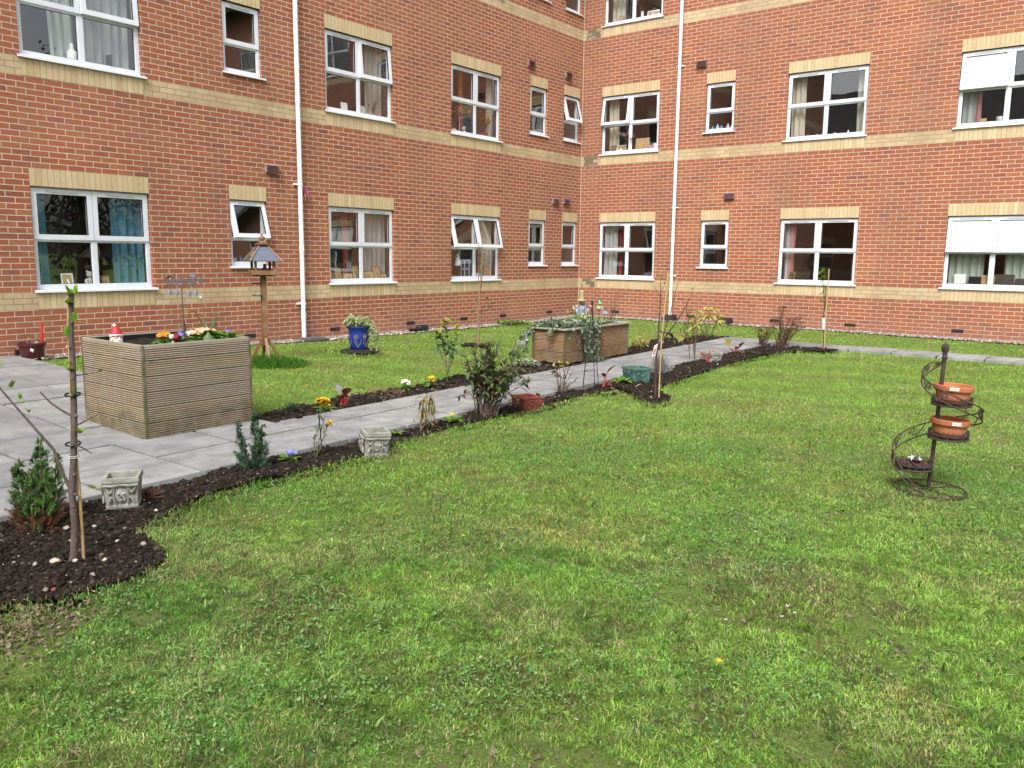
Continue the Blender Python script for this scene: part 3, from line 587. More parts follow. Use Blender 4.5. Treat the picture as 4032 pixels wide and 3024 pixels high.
# large ground floor window by the patio
pframe(WL, -12.30, 0, .15, .2, 'white photo frame seen from behind beside the teddy bear', 'framew', 'card', turn=8)
pframe(WL, -11.78, 0, .12, .16, 'small brown photo frame right of the teddy bear', 'frame', 'card')
t = thing('teddy_bear', 'small pale teddy bear sitting on a ground floor window board', 'toy', WL.P(-11.97, -.2, SB(0)))
m = MB(); m.ball((0, 0, .07), .062, 12, 0, (1, .85, 1.1)); m.ball((0, .005, .175), .05, 12); m.ball((0, -.045, .165), .02, 8)
for s in (-1, 1): m.ball((.04*s, 0, .218), .018, 8); m.tube([(.05*s, -.01, .11), (.08*s, -.04, .08), (.075*s, -.06, .055)], (.022, .018), 7); m.tube([(.035*s, -.03, .03), (.06*s, -.09, .028), (.062*s, -.11, .035)], (.03, .024), 7)
m.build('body', M['bear'], t, True); m = MB()
for s in (-1, 1): m.ball((.018*s, -.042, .185), .006, 6)
m.ball((0, -.064, .17), .008, 6); m.build('face', M['black'], t, True)
sillbox(WL, -12.1, 0, .2, .035, .1, 'bluecoat', 'flat grey cushion left of the teddy bear', 'cushion', 'cushion'); sillbox(WL, -11.66, 0, .16, .035, .1, 'bluecoat', 'flat grey cushion right of the small brown photo frame', 'cushion', 'cushion')
silljar(WL, -12.03, 1, [(0, 0), (.06, 0), (.062, .17), (.03, .2), (.02, .28), (0, .281)], 'white', 'white bottle on the board of the first floor window above the patio', 'bottle', 'bottle')
sillbox(WL, -11.55, 1, .03, .22, .12, 'black', 'dark upright stand in the first floor window above the patio', 'picture_stand', 'stand')
silljar(WL, -9.7, 0, [(0, 0), (.035, 0), (.04, .12), (.034, .12), (.03, .01), (0, .01)], 'lightblue', 'tumbler in the open small window behind the bird table', 'tumbler', 'glass', True)
silljar(WL, -9.58, 0, BOT, 'bluew', 'blue bottle in the open small window behind the bird table', 'bottle', 'bottle', True)
sillbox(WL, -9.72, 1, .16, .07, .08, 'white', 'white box in the small upper window left of the downpipe', 'box', 'box', True)
# frames in the window right of the left downpipe
for i, (s, w, h, b, k) in enumerate(((-7.78, .13, .23, 'frame', 'plain card backed frame, leftmost'), (-7.58, .2, .24, 'frame', 'tilted wide card backed frame, second from left'), (-7.36, .22, .16, 'frame', 'low landscape card backed frame, third from left'), (-7.17, .16, .30, 'framed', 'tall dark frame beside the mullion'), (-6.86, .24, .19, 'frame', 'landscape frame just right of the mullion'), (-6.66, .18, .28, 'frame', 'tall card backed frame right of the mullion'))):
    pframe(WL, s, 0, w, h, k+', in the window right of the bird table', b, 'card', turn=R(-14, 14))
pframe(WL, -6.48, 0, .16, .15, 'small dark frame at the right end of the row of frames by the downpipe', 'framed', 'card')
for s, k in ((-7.37, 'left'), (-6.96, 'right')): pframe(WL, s, 1, .14, .2, 'white greetings card in the first floor window, %s of the mullion' % k, 'white', 'white', lean=8, strut=False, name='greetings_card', cat='card')
silljar(WL, -6.66, 1, [(0, 0), (.05, 0), (.06, .1), (0, .1)], ['terra', LF['roseleaf'], LF['yellowl']], 'potted yellow flowering plant in the first floor window right of the white cards', 'potted_plant', 'plant', extra=bouquet(0, 0, 9, .25, 1.2))
# window above the young lawn tree
silljar(WL, -4.5, 1, [(0, 0), (.06, 0), (.07, .1), (0, .1)], ['white', LF['dry'], PET['orange']], 'orange flowers in a pot in the left half of an upper window', 'flower_vase', 'flowers', extra=bouquet(0, 0, 18, .5, 1.6))
silljar(WL, -3.55, 1, [(0, 0), (.09, 0), (.11, .13), (0, .13)], ['terrared', LF['roseleaf'], M and PET['orange']], 'bushy red potted plant in the right half of an upper window', 'potted_plant', 'plant', extra=bouquet(0, 0, 20, .48, 1.5))
t = thing('toy_panda', 'black and white toy panda in the upper window above the young lawn tree', 'toy', WL.P(-4.15, -.19, SB(1)))
m = MB(); m.ball((0, 0, .06), .055, 10); m.ball((0, -.01, .15), .045, 10); m.build('body', M['white'], t, True); m = MB()
for s in (-1, 1): m.ball((.036*s, -.01, .19), .017, 7); m.ball((.06*s, -.02, .08), .028, 8); m.ball((.04*s, -.07, .025), .03, 8); m.ball((.017*s, -.05, .155), .011, 6)
m.build('patches', M['black'], t, True)
# open window: lantern and angel
t = thing('lantern', 'pale blue two tier lantern in the ground floor window with open top lights', 'lantern', WL.P(-4.08, -.2, SB(0)))
m = MB()
for z in (0, .19, .38): m.box((-.085, -.06, z), (.085, .06, z+.03))
for x in (-.085, .063):
    for y in (-.06, .038): m.box((x, y, .03), (x+.022, y+.022, .38))
m.build('frame', M['lightblue'], t, bevel=.004); m = MB(); m.box((-.06, .02, .03), (.06, .03, .19)); m.box((-.06, .02, .22), (.06, .03, .38)); m.build('panel', M['navyframe'], t)
m = MB(); m.lathe([(.0005, .02), (.07, 0), (.05, .1), (.02, .18), (.012, .19)], 10); m.ball((0, 0, .215), .03, 8)
for s in (-1, 1): m.leaf((0, .02, .15), (s, .2, .5), .12, .07, .3)
tag(m.build('angel_ornament', M['white'], smooth=True, loc=WL.P(-4.36, -.16, SB(0)+.28)), 'small white angel figure hanging left of the pale blue lantern', 'ornament')
m = MB(); m.tube([(0, 0, .2), (0, 0, .55)], .002, 4); m.build('thread', M['white'], bpy.data.objects['angel_ornament'])
pframe(WL, -3.42, 0, .14, .28, 'tall wooden frame at the right of the window with open top lights', 'frame', 'card', turn=30)
silljar(WL, -3.72, 0, [(0, 0), (.04, 0), (.05, .12), (0, .12)], ['white', LF['dry'], PET['purple']], 'vase of dried mauve flowers in the window with open top lights', 'flower_vase', 'flowers', extra=bouquet(0, 0, 14, .45, 1.5))
sillbox(WL, -1.98, 0, .1, .14, .05, 'plum', 'small purple ornament in the left of the two narrow corner windows', 'ornament', 'ornament', True); silljar(WL, -1.78, 0, [(0, 0), (.09, 0), (.1, .05), (.03, .1), (0, .1)], 'greenpot', 'teal bowl in the left of the two narrow corner windows', 'bowl', 'bowl', True)
# right wing
pframe(WR, .80, 1, .16, .2, 'small dark brown frame at the left of the upper window by the inner corner', 'framed', 'frame'); pframe(WR, 1.02, 1, .26, .2, 'pale framed picture in the upper window by the inner corner', 'framew', 'card')
pframe(WR, 1.58, 1, .36, .32, 'large card backed frame in the upper window by the inner corner', 'card', 'card', lean=9)
sillbox(WR, 1.83, 1, .12, .14, .08, 'pink', 'pink box beside the large card backed frame', 'box', 'box'); sillbox(WR, 1.97, 1, .13, .17, .08, 'white', 'white box at the right end of the upper window by the inner corner', 'box', 'box')
silljar(WR, 1.2, 1, [(0, 0), (.05, 0), (.06, .1), (0, .1)], ['terra', LF['dark'], PET['white'] and leafm('pink_petal', [(.6, .2, .3)])], 'green plant with pink flowers in the upper window by the inner corner', 'potted_plant', 'plant', extra=bouquet(0, 0, 22, .42, 1.5))
for i, (s, mt, k) in enumerate(((3.33, 'bluew', 'deep blue bottle, first from the left'), (3.44, 'lightblue', 'light blue bottle, second from the left'), (3.53, 'bluecoat', 'grey bottle, third from the left'), (3.68, 'upvcgrey', 'silver bottle, fourth from the left'), (3.78, 'white', 'white bottle, rightmost'))):
    silljar(WR, s, 1, [(r*1.1, z*(.95+.2*(i % 2))) for r, z in BOT], mt, k+' of five on the small upper window board', 'bottle', 'bottle', True)
pframe(WR, .93, 2, .12, .2, 'small wooden frame at the left of the top floor window', 'frame', 'card'); pframe(WR, 1.75, 2, .3, .19, 'landscape frame at the right of the top floor window', 'framew', 'card')
silljar(WR, 1.47, 2, [(0, 0), (.03, 0), (.04, .2), (0, .2)], ['white', M['stembrown'], leafm('pink_petal', [(.6, .2, .3)])], 'vase of tall pink blossom in the top floor window', 'flower_vase', 'flowers', extra=bouquet(0, 0, 14, .55, 1.0))
pframe(WR, 5.27, 0, .16, .22, 'small brown frame at the left of the ground floor window behind the staked tree', 'frame', 'framed', turn=25)
for i, (s, w, h, mt, k) in enumerate(((5.2, .2, .06, 'frame', 'low brown box at the left'), (5.45, .16, .12, 'framed', 'dark framed ornament, second from the left'), (5.62, .1, .1, 'paper', 'grey white ornament, third from the left'), (5.74, .06, .12, 'pink', 'pinkish figure left of the mullion'), (5.98, .17, .1, 'skin', 'pale pink shell right of the mullion'), (6.14, .05, .09, 'skin', 'tiny figure amid the right half'), (6.24, .06, .13, 'white', 'white figure in the right half'), (6.42, .22, .05, 'stone', 'flat grey dish at the right'))):
    silljar(WR, s, 1, [(0, 0), (w*.5, 0), (w*.46, h*.5), (w*.2, h*.85), (0, h)], mt, k+' of the upper window beyond the right downpipe', 'ornament', 'ornament')
sillbox(WR, 8.49, 0, .2, .24, .06, 'white', 'white upright box at the left of the window with whitened top panes', 'box', 'box'); sillbox(WR, 8.74, 0, .2, .2, .1, 'black', 'black speaker box beside the white box in the window with whitened top panes', 'speaker', 'speaker')
pframe(WR, 8.94, 0, .24, .23, 'wooden backed frame left of the mullion in the window with whitened top panes', 'card', 'card', strut=False); pframe(WR, 9.22, 0, .3, .25, 'large dark frame right of the mullion in the window with whitened top panes', 'framed', 'framed'); pframe(WR, 9.49, 0, .2, .18, 'smaller dark frame in the right half of the window with whitened top panes', 'framed', 'framed')
pframe(WR, 8.63, 1, .1, .14, 'tiny wooden frame beside the pink curtain in the upper window with one whitened top pane', 'card', 'card', strut=False)
silljar(WR, 8.92, 1, [(0, 0), (.07, 0), (.09, .13), (.08, .14), (0, .12)], ['white', LF['dark'], LF['dark']], 'white pot with a small plant in the upper window with one whitened top pane', 'potted_plant', 'plant', extra=bouquet(0, 0, 6, .12, .8))

# ================================================================== GROUND
YR = lambda x: -6.5+.0295*(x+16)              # right hand edge of the garden path
LIFT = .018
def grid_mesh(name, xs, ys, zf, mat, keep=None):
    X, Y = np.meshgrid(xs, ys); Z = zf(X, Y); nx, ny = len(xs), len(ys)
    co = np.stack([X, Y, Z], -1).reshape(-1, 3); i = np.arange((nx-1)*(ny-1)); r, c = i//(nx-1), i % (nx-1)
    f = np.stack([r*nx+c, r*nx+c+1, (r+1)*nx+c+1, (r+1)*nx+c], -1)
    if keep is not None:
        k = keep(X, Y).reshape(-1); f = f[k[f].all(1)]
        used = np.unique(f); mp = -np.ones(len(co), int); mp[used] = np.arange(len(used)); co = co[used]; f = mp[f]
    me = bpy.data.meshes.new(name); me.from_pydata(co.tolist(), [], f.tolist()); me.materials.append(mat)
    me.polygons.foreach_set('use_smooth', [True]*len(me.polygons)); o = bpy.data.objects.new(name, me); C.objects.link(o); return o
def inpoly(x, y, poly):
    x = np.asarray(x); y = np.asarray(y); ins = np.zeros(x.shape, bool); n = len(poly)
    for i in range(n):
        (x0, y0), (x1, y1) = poly[i], poly[(i+1) % n]
        c = ((y0 > y) != (y1 > y)); ins ^= c & (x < (x1-x0)*(y-y0)/((y1-y0) if y1 != y0 else 1e-9)+x0)
    return ins
NEARBED = [(-19, -6.6), (-16, -6.52), (-13.1, -6.43), (-8, -6.28), (-4.1, -6.16), (-3.2, -6.14), (-3.17, -6.6), (-3.17, -7.3), (-3.5, -7.42), (-3.72, -7.2), (-3.75, -6.85), (-4.34, -6.72), (-5.7, -6.66), (-7.64, -6.84), (-8.94, -6.97), (-9.3, -7.38), (-9.64, -7.5), (-9.87, -7.36), (-9.5, -7.0), (-9.3, -6.66), (-9.85, -6.58), (-10.9, -6.66), (-11.99, -6.67), (-12.6, -6.70), (-13.27, -6.84), (-14.03, -6.90), (-14.38, -6.87), (-14.7, -6.9), (-15.28, -7.15), (-15.37, -7.26), (-15.42, -7.56), (-15.48, -7.75), (-15.67, -7.83), (-15.85, -7.85), (-16.12, -7.82), (-16.3, -7.6), (-16.9, -7.5), (-17.5, -7.45), (-19, -7.4)]
FARBED = [(-13.12, -5.45), (-13.1, -4.98), (-12.83, -4.89), (-12.2, -4.87), (-11.75, -4.68), (-11.36, -4.84), (-10.8, -4.74), (-10.27, -4.73), (-9.64, -4.72), (-9.17, -4.79), (-8.4, -4.62), (-7.9, -4.55), (-6.3, -4.5), (-5.66, -4.6), (-4.82, -4.37), (-3.8, -4.32), (-3.0, -4.44), (-2.5, -4.66), (-2.46, -5.06)]+[(x, YR(x)+1.055) for x in (-3, -5, -7, -9, -11, -12.5)]
DIRT = [(-6.96, -2.59, .27)]
def in_path(x, y, m=0):
    x = np.asarray(x); y = np.asarray(y); yr = YR(x)
    a = (x < -2.52+m) & (x > -13.3) & (y > yr-m) & (y < yr+1.05+m)
    b = (x < -13.1+m) & (y > yr-m)
    c = (x > -3.15-m) & (x < -2.5+m) & (y < YR(-3)+1.05+m)
    return a | b | c
def in_bed(x, y): return inpoly(x, y, NEARBED) | inpoly(x, y, FARBED) | ((np.asarray(x)-DIRT[0][0])**2+(np.asarray(y)-DIRT[0][1])**2*1.3 < DIRT[0][2]**2)
def in_gravel(x, y):
    x = np.asarray(x); y = np.asarray(y); w = .36+.06*vnoise(x*1.0, y*1.0, .5, 3)
    return ((y > -w) & (x > -13.1)) | (x > -w)
gz = MB(); gz.quad((-400, -400, -.3), (400, -400, -.3), (400, 400, -.3), (-400, 400, -.3)); struct(gz.build('ground', M['lawn']))
lawn = struct(grid_mesh('lawn', np.linspace(-26, .0, 131), np.linspace(-30, 0, 151), lambda x, y: gh(x, y)-.03+.012*(fbm(x, y, 1.1, 5)-.5)-.06*in_bed(x, y), M['lawn']))
# paving: separate slabs over a dark joint bed
def slabs(name, cells):
    mb = MB()
    for (a, b, c, d) in cells:   # four xy corners
        g = .0135; cx = sum(p[0] for p in (a, b, c, d))/4; cy = sum(p[1] for p in (a, b, c, d))/4
        hz = R(-.0025, .0025); tx = R(-.004, .004); ty = R(-.004, .004); top = []; low = []; bot = []
        for p in (a, b, c, d):
            dx, dy = p[0]-cx, p[1]-cy; k = 1-g/max(.15, abs(dx)); l = 1-g/max(.15, abs(dy)); x, y = cx+dx*k, cy+dy*l
            z = float(gh(x, y))+LIFT+hz*1.6+tx*dx+ty*dy; low.append((x, y, z-.005)); bot.append((x, y, z-.06)); top.append((cx+dx*(k-.008), cy+dy*(l-.008), z))
        vs = top+low+bot; fs = [(0, 1, 2, 3)]
        for i in range(4): j = (i+1) % 4; fs += [(4+i, 4+j, j, i), (8+i, 8+j, 4+j, 4+i)]
        mb.add(vs, fs)
    return struct(mb.build(name, M['slab']))
P = .675; cells = []
xs = [-13.11+P*k for k in range(0, 16)]
for i in range(len(xs)-1):
    x0, x1 = xs[i], min(xs[i+1], -2.5)
    for r0, r1 in ((0, .63), (.63, 1.05)): cells.append(((x0, YR(x0)+r0), (x1, YR(x1)+r0), (x1, YR(x1)+r1), (x0, YR(x0)+r1)))
cells.append(((xs[-1], YR(xs[-1])), (-2.5, YR(-2.5)), (-2.5, YR(-2.5)+.63), (xs[-1], YR(xs[-1])+.63))); cells.append(((xs[-1], YR(xs[-1])+.63), (-2.5, YR(-2.5)+.63), (-2.5, YR(-2.5)+1.05), (xs[-1], YR(xs[-1])+1.05)))
slabs('garden_path', cells); cells = []
for k in range(12):
    y0, y1 = YR(-3)-.004-P*k, YR(-3)-.004-P*(k+1); o = .05 if k > 4 else 0
    cells.append(((-3.15-o, y1), (-2.5-o*.6, y1), (-2.5-o*.6, y0), (-3.15-o, y0)))
slabs('cross_path', cells); cells = []
rows = [0, .635, 1.27, 1.95, 2.62, 3.29, 3.96, 4.63, 5.3, 5.97, 6.47]
for i in range(12):
    x1 = -13.11-P*i; x0 = x1-P
    for j in range(len(rows)-1):
        a0 = YR(x0)+rows[j]; a1 = YR(x1)+rows[j]; b0 = YR(x0)+rows[j+1]; b1 = YR(x1)+rows[j+1]
        if b0 > -.01: b0 = b1 = -.012
        cells.append(((x0, a0), (x1, a1), (x1, b1), (x0, b0)))
slabs('patio', cells)
jb = grid_mesh('path_joints', np.linspace(-26, -2.5, 180), np.linspace(-6.95, 0, 70), lambda x, y: gh(x, y)+LIFT-.028, M['joint'], lambda x, y: in_path(x, y, -.012) & (y > -6.85)); struct(jb)
jb = grid_mesh('path_joints', np.linspace(-3.12, -2.53, 6), np.linspace(-14.2, -6.2, 60), lambda x, y: gh(x, y)+LIFT-.028, M['joint']); struct(jb)
# soil beds
def soilz(x, y): return gh(x, y)-.045+.075*fbm(x, y, .45, 21)+.055*fbm(x, y, .10, 31)+.02*(vnoise(x, y, .035, 37)-.5)-.024
for nm, x0, x1, y0, y1, poly, st in (('soil_bed', -17.4, -3.1, -7.95, -6.1, NEARBED, .02), ('soil_bed', -13.2, -2.4, -5.55, -4.25, FARBED, .04)):
    struct(grid_mesh(nm, np.arange(x0, x1, st), np.arange(y0, y1, st), soilz, M['soil'], lambda x, y, p=poly: inpoly(x, y, p)))
struct(grid_mesh('soil_bed', np.arange(-7.3, -6.6, .03), np.arange(-2.9, -2.25, .03), lambda x, y: soilz(x, y)+.01, M['soil'], lambda x, y: (x+6.96)**2+(y+2.59)**2*1.3 < .27**2))
ICO = None
def lumps(name, pts, mat, smooth=False, flat=.7, seed=1):
    """many small irregular stones or clods in one mesh; pts = (x, y, z, r)"""
    g = np.random.default_rng(seed); t = (1+5**.5)/2
    iv = np.array([(-1, t, 0), (1, t, 0), (-1, -t, 0), (1, -t, 0), (0, -1, t), (0, 1, t), (0, -1, -t), (0, 1, -t), (t, 0, -1), (t, 0, 1), (-t, 0, -1), (-t, 0, 1)])/1.9
    it = np.array([(0, 11, 5), (0, 5, 1), (0, 1, 7), (0, 7, 10), (0, 10, 11), (1, 5, 9), (5, 11, 4), (11, 10, 2), (10, 7, 6), (7, 1, 8), (3, 9, 4), (3, 4, 2), (3, 2, 6), (3, 6, 8), (3, 8, 9), (4, 9, 5), (2, 4, 11), (6, 2, 10), (8, 6, 7), (9, 8, 1)])
    n = len(pts); p = np.asarray(pts, float); a = g.uniform(0, 2*PI, n); ca, sa = np.cos(a), np.sin(a)
    k = g.uniform(.45, 1.4, (n, 12, 1)) if not smooth else g.uniform(.65, 1.2, (n, 12, 1)); q = iv[None]*k*p[:, None, 3:4]; q[:, :, 2] *= flat; q[:, :, 0] *= g.uniform(.7, 1.5, (n, 1))
    x = q[:, :, 0]*ca[:, None]-q[:, :, 1]*sa[:, None]; y = q[:, :, 0]*sa[:, None]+q[:, :, 1]*ca[:, None]
    v = np.stack([x, y, q[:, :, 2]], -1)+p[:, None, :3]; f = (it[None]+np.arange(n)[:, None, None]*12).reshape(-1, 3)
    me = bpy.data.meshes.new(name); me.vertices.add(n*12); me.vertices.foreach_set('co', v.reshape(-1)); me.loops.add(len(f)*3); me.loops.foreach_set('vertex_index', f.reshape(-1).astype(np.int32)); me.polygons.add(len(f))
    me.polygons.foreach_set('loop_start', np.arange(len(f), dtype=np.int32)*3); me.polygons.foreach_set('loop_total', np.full(len(f), 3, np.int32)); me.update(calc_edges=True)
    if smooth: me.polygons.foreach_set('use_smooth', [True]*len(me.polygons))
    me.materials.append(mat); o = bpy.data.objects.new(name, me); C.objects.link(o); return o
def scatter(n, x0, x1, y0, y1, keep, r0, r1, zf, pw=2.5, near=False):
    out = []; x = rng.uniform(x0, x1, n)
    if near: x = x0+(x1-x0)*rng.uniform(0, 1, n)**1.7
    y = rng.uniform(y0, y1, n); k = keep(x, y); x, y = x[k], y[k]; r = r0+(r1-r0)*rng.uniform(0, 1, len(x))**pw
    return np.stack([x, y, zf(x, y)+r*.1, r], -1)
pts = np.concatenate([scatter(150000, -16.9, -3.1, -7.9, -6.1, lambda x, y: inpoly(x, y, NEARBED), .003, .019, soilz, 4.5, True), scatter(16000, -13.2, -2.4, -5.5, -4.3, lambda x, y: inpoly(x, y, FARBED), .007, .042, soilz, 3.5), scatter(500, -7.3, -6.6, -2.9, -2.2, lambda x, y: (x+6.96)**2+(y+2.59)**2*1.2 < .29**2, .01, .035, soilz, 2)])
struct(lumps('soil_clods', pts, M['clod'], False, .75, 3), 'stuff')
pts = np.concatenate([scatter(700, -17.0, -3.1, -7.9, -6.1, lambda x, y: inpoly(x, y, NEARBED), .005, .018, lambda x, y: soilz(x, y)+.01, 3, True), scatter(90, -13.2, -2.4, -5.5, -4.3, lambda x, y: inpoly(x, y, FARBED), .006, .02, lambda x, y: soilz(x, y)+.01, 3)])
struct(lumps('soil_pebbles', pts, M['pebble'], True, .7, 4), 'stuff')
for (x, y, r, l) in ((-15.86, -7.38, .036, 'largest pale stone left of the near sapling'), (-15.80, -7.47, .022, 'small pale stone just below the largest pale stone'), (-15.70, -7.56, .024, 'white stone in front of the foot of the near sapling'), (-15.52, -7.33, .02, 'pale stone right of the near sapling'), (-16.02, -7.74, .022, 'reddish stone near the front corner of the bed')):
    o = lumps('stone', [(0, 0, 0, r*.72)], M['terrared'] if 'reddish' in l else simple('pale_stone', (.48, .42, .35), .85, .2, .3), True, .65, int(r*1e4)); o.location = (x, y, float(soilz(x, y))+r*.45); tag(o, l, 'stone')
# gravel margin along the walls
struct(grid_mesh('gravel_strip', np.linspace(-13.1, 0, 160), np.linspace(-.46, 0, 8), lambda x, y: gh(x, y)-.018+.01*fbm(x, y, .1, 8), M['joint'], lambda x, y: in_gravel(x, y)))
struct(grid_mesh('gravel_strip', np.linspace(-.46, 0, 8), np.linspace(-15, -.45, 160), lambda x, y: gh(x, y)-.017+.01*fbm(x, y, .1, 8), M['joint'], lambda x, y: in_gravel(x, y)))
gp = lambda x, y: gh(x, y)-.012+.012*rng.uniform(0, 1, len(x))
struct(lumps('gravel', np.concatenate([scatter(11000, -13.1, 0, -.5, -.005, in_gravel, .008, .026, gp, 1.5), scatter(9000, -.5, -.005, -11.5, -.4, in_gravel, .008, .026, gp, 1.5)]), M['pebble'], True, .7, 5), 'stuff')

# ------------------------------------------------------------------ grass
CAM = np.array([-17.587, -11.544, 1.509]); YAW = math.radians(37.741)
def frustum(x, y, m=.16):
    dx, dy = x-CAM[0], y-CAM[1]; a = np.arctan2(dy, dx)-YAW
    return np.abs(a) < math.radians(31.6)+m
def turf_ok(x, y): return ~(in_path(x, y, .01) | in_bed(x, y) | in_gravel(x, y)) & (x < -.3) & (y < -.3)
def grass_tint(x, y, n):
    """blade colour: green with straw, moss and dry patches and faint mower stripes"""
    a = fbm(x, y, 2.6, 41); b = fbm(x, y, .55, 43); c = fbm(x, y, .16, 47); r = rng.uniform(0, 1, n)[:, None]
    green = np.array([.23, .44, .055]); deep = np.array([.115, .32, .06]); lime = np.array([.34, .53, .10]); straw = np.array([.58, .51, .26]); moss = np.array([.33, .29, .06]); brown = np.array([.14, .095, .05])
    col = green*(1-r)+lime*r
    dk = np.clip((fbm(x, y, .9, 53)-.52)*5, 0, 1)[:, None]*.6; col = col*(1-dk)+deep*dk*(.8+.5*r)
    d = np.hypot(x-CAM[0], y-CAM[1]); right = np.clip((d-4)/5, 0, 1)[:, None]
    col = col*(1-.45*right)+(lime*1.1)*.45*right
    st = np.clip((b-.50)*5, 0, .9)[:, None]; pick = rng.uniform(0, 1, n)[:, None] < (.05+.40*st+.1*(c > .55)[:, None]); col = np.where(pick, straw*(.55+.6*r), col)
    ms = np.clip((fbm(x, y, .55, 61)-.57)*7, 0, 1)[:, None]; pick2 = rng.uniform(0, 1, n)[:, None] < .32*ms; col = np.where(pick2, moss*(.7+.6*r), col)
    str_ = .5+.5*np.sin((x*.75+y*.35)*2*PI/.95); col = col*(1+.10*right*(str_[:, None]-.5)*2)
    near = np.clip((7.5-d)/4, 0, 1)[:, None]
    mo = (fbm(x, y, .24, 83)-.5)[:, None]*.8+(fbm(x, y, .055, 87)-.5)[:, None]*1.5+(fbm(x, y, 3.1, 89)-.5)[:, None]*.4
    col = col*np.clip(1+mo*(.45+.75*near), .35, 1.6)
    th = np.clip((fbm(x, y, .3, 97)-.58)*7, 0, 1)[:, None]*(.35+.65*near); pk = rng.uniform(0, 1, n)[:, None] < .55*th; col = np.where(pk, np.array([.24, .18, .10])*(.5+.8*r), col)
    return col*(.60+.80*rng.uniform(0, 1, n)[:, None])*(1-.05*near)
def bare(x, y): return (fbm(x, y, .26, 71)+.15*fbm(x, y, 2.2, 73) > .735) | (np.hypot((x+16.32), (y+7.97)*1.2) < .32*vnoise(x, y, .3, 5)+.14)
def blades(name, X, Y, H, Wd, seg, lean=.9, zoff=-.026, col=None):
    n = len(X); a = rng.uniform(0, 2*PI, n); f = rng.uniform(0, 2*PI, n); ln = rng.uniform(.15, 1, n)*lean
    Z = gh(X, Y)+zoff; px, py = np.cos(f)*Wd/2, np.sin(f)*Wd/2; dx, dy = np.cos(a)*ln*H, np.sin(a)*ln*H
    vz = H*np.sqrt(np.clip(1-ln**2*.75, .05, 1))
    if seg == 1:
        v = np.stack([np.stack([X-px, Y-py, Z], -1), np.stack([X+px, Y+py, Z], -1), np.stack([X+dx, Y+dy, Z+vz], -1)], 1); k = 3
        fl = np.arange(n)[:, None]*3+np.array([[0, 1, 2]]); tot = np.full(n, 3)
    else:
        mx, my, mz = dx*.38, dy*.38, vz*.62; w = .8
        v = np.stack([np.stack([X-px, Y-py, Z], -1), np.stack([X+px, Y+py, Z], -1), np.stack([X+mx+px*w, Y+my+py*w, Z+mz], -1), np.stack([X+mx-px*w, Y+my-py*w, Z+mz], -1), np.stack([X+dx, Y+dy, Z+vz], -1)], 1); k = 5
        fl = np.arange(n)[:, None]*5+np.array([[0, 1, 2, 3, 2, 4]]); fl[:, 4:] = np.arange(n)[:, None]*5+np.array([[2, 4]])
        fl = np.concatenate([np.arange(n)[:, None]*5+np.array([[0, 1, 2, 3]]), np.arange(n)[:, None]*5+np.array([[3, 2, 4]])], 1); tot = np.tile([4, 3], n)
    me = bpy.data.meshes.new(name); me.vertices.add(n*k); me.vertices.foreach_set('co', v.reshape(-1)); me.loops.add(fl.size); me.loops.foreach_set('vertex_index', fl.reshape(-1).astype(np.int32))
    me.polygons.add(len(tot)); me.polygons.foreach_set('loop_start', np.concatenate([[0], np.cumsum(tot)[:-1]]).astype(np.int32)); me.polygons.foreach_set('loop_total', tot.astype(np.int32)); me.update(calc_edges=True)
    if col is None: col = grass_tint(X, Y, n)
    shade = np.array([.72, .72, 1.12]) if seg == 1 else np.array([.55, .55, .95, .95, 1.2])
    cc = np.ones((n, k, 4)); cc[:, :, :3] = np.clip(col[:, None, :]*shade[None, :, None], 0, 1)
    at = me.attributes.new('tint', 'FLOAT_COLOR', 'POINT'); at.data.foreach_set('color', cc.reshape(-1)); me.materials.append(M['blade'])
    o = bpy.data.objects.new(name, me); C.objects.link(o); return struct(o, 'stuff')
def turf(dens, r0, r1):
    n = int(dens*.5*(2*math.radians(31.6)+.76)*(r1**2-r0**2)*1.02); r = np.sqrt(rng.uniform(r0**2, r1**2, n)); a = YAW+rng.uniform(-1, 1, n)*(math.radians(31.6)+.38)
    x, y = CAM[0]+r*np.cos(a), CAM[1]+r*np.sin(a); k = turf_ok(x, y) & (~bare(x, y) | (rng.uniform(0, 1, n) < .18)); return x[k], y[k]
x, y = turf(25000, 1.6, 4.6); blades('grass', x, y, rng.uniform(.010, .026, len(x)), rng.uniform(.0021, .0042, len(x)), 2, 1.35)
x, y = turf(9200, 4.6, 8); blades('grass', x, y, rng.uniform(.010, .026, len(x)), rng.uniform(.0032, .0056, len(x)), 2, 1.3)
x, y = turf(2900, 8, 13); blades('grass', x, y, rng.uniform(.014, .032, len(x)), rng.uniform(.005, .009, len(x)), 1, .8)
x, y = turf(1200, 13, 22); blades('grass', x, y, rng.uniform(.016, .034, len(x)), rng.uniform(.008, .013, len(x)), 1, .9)
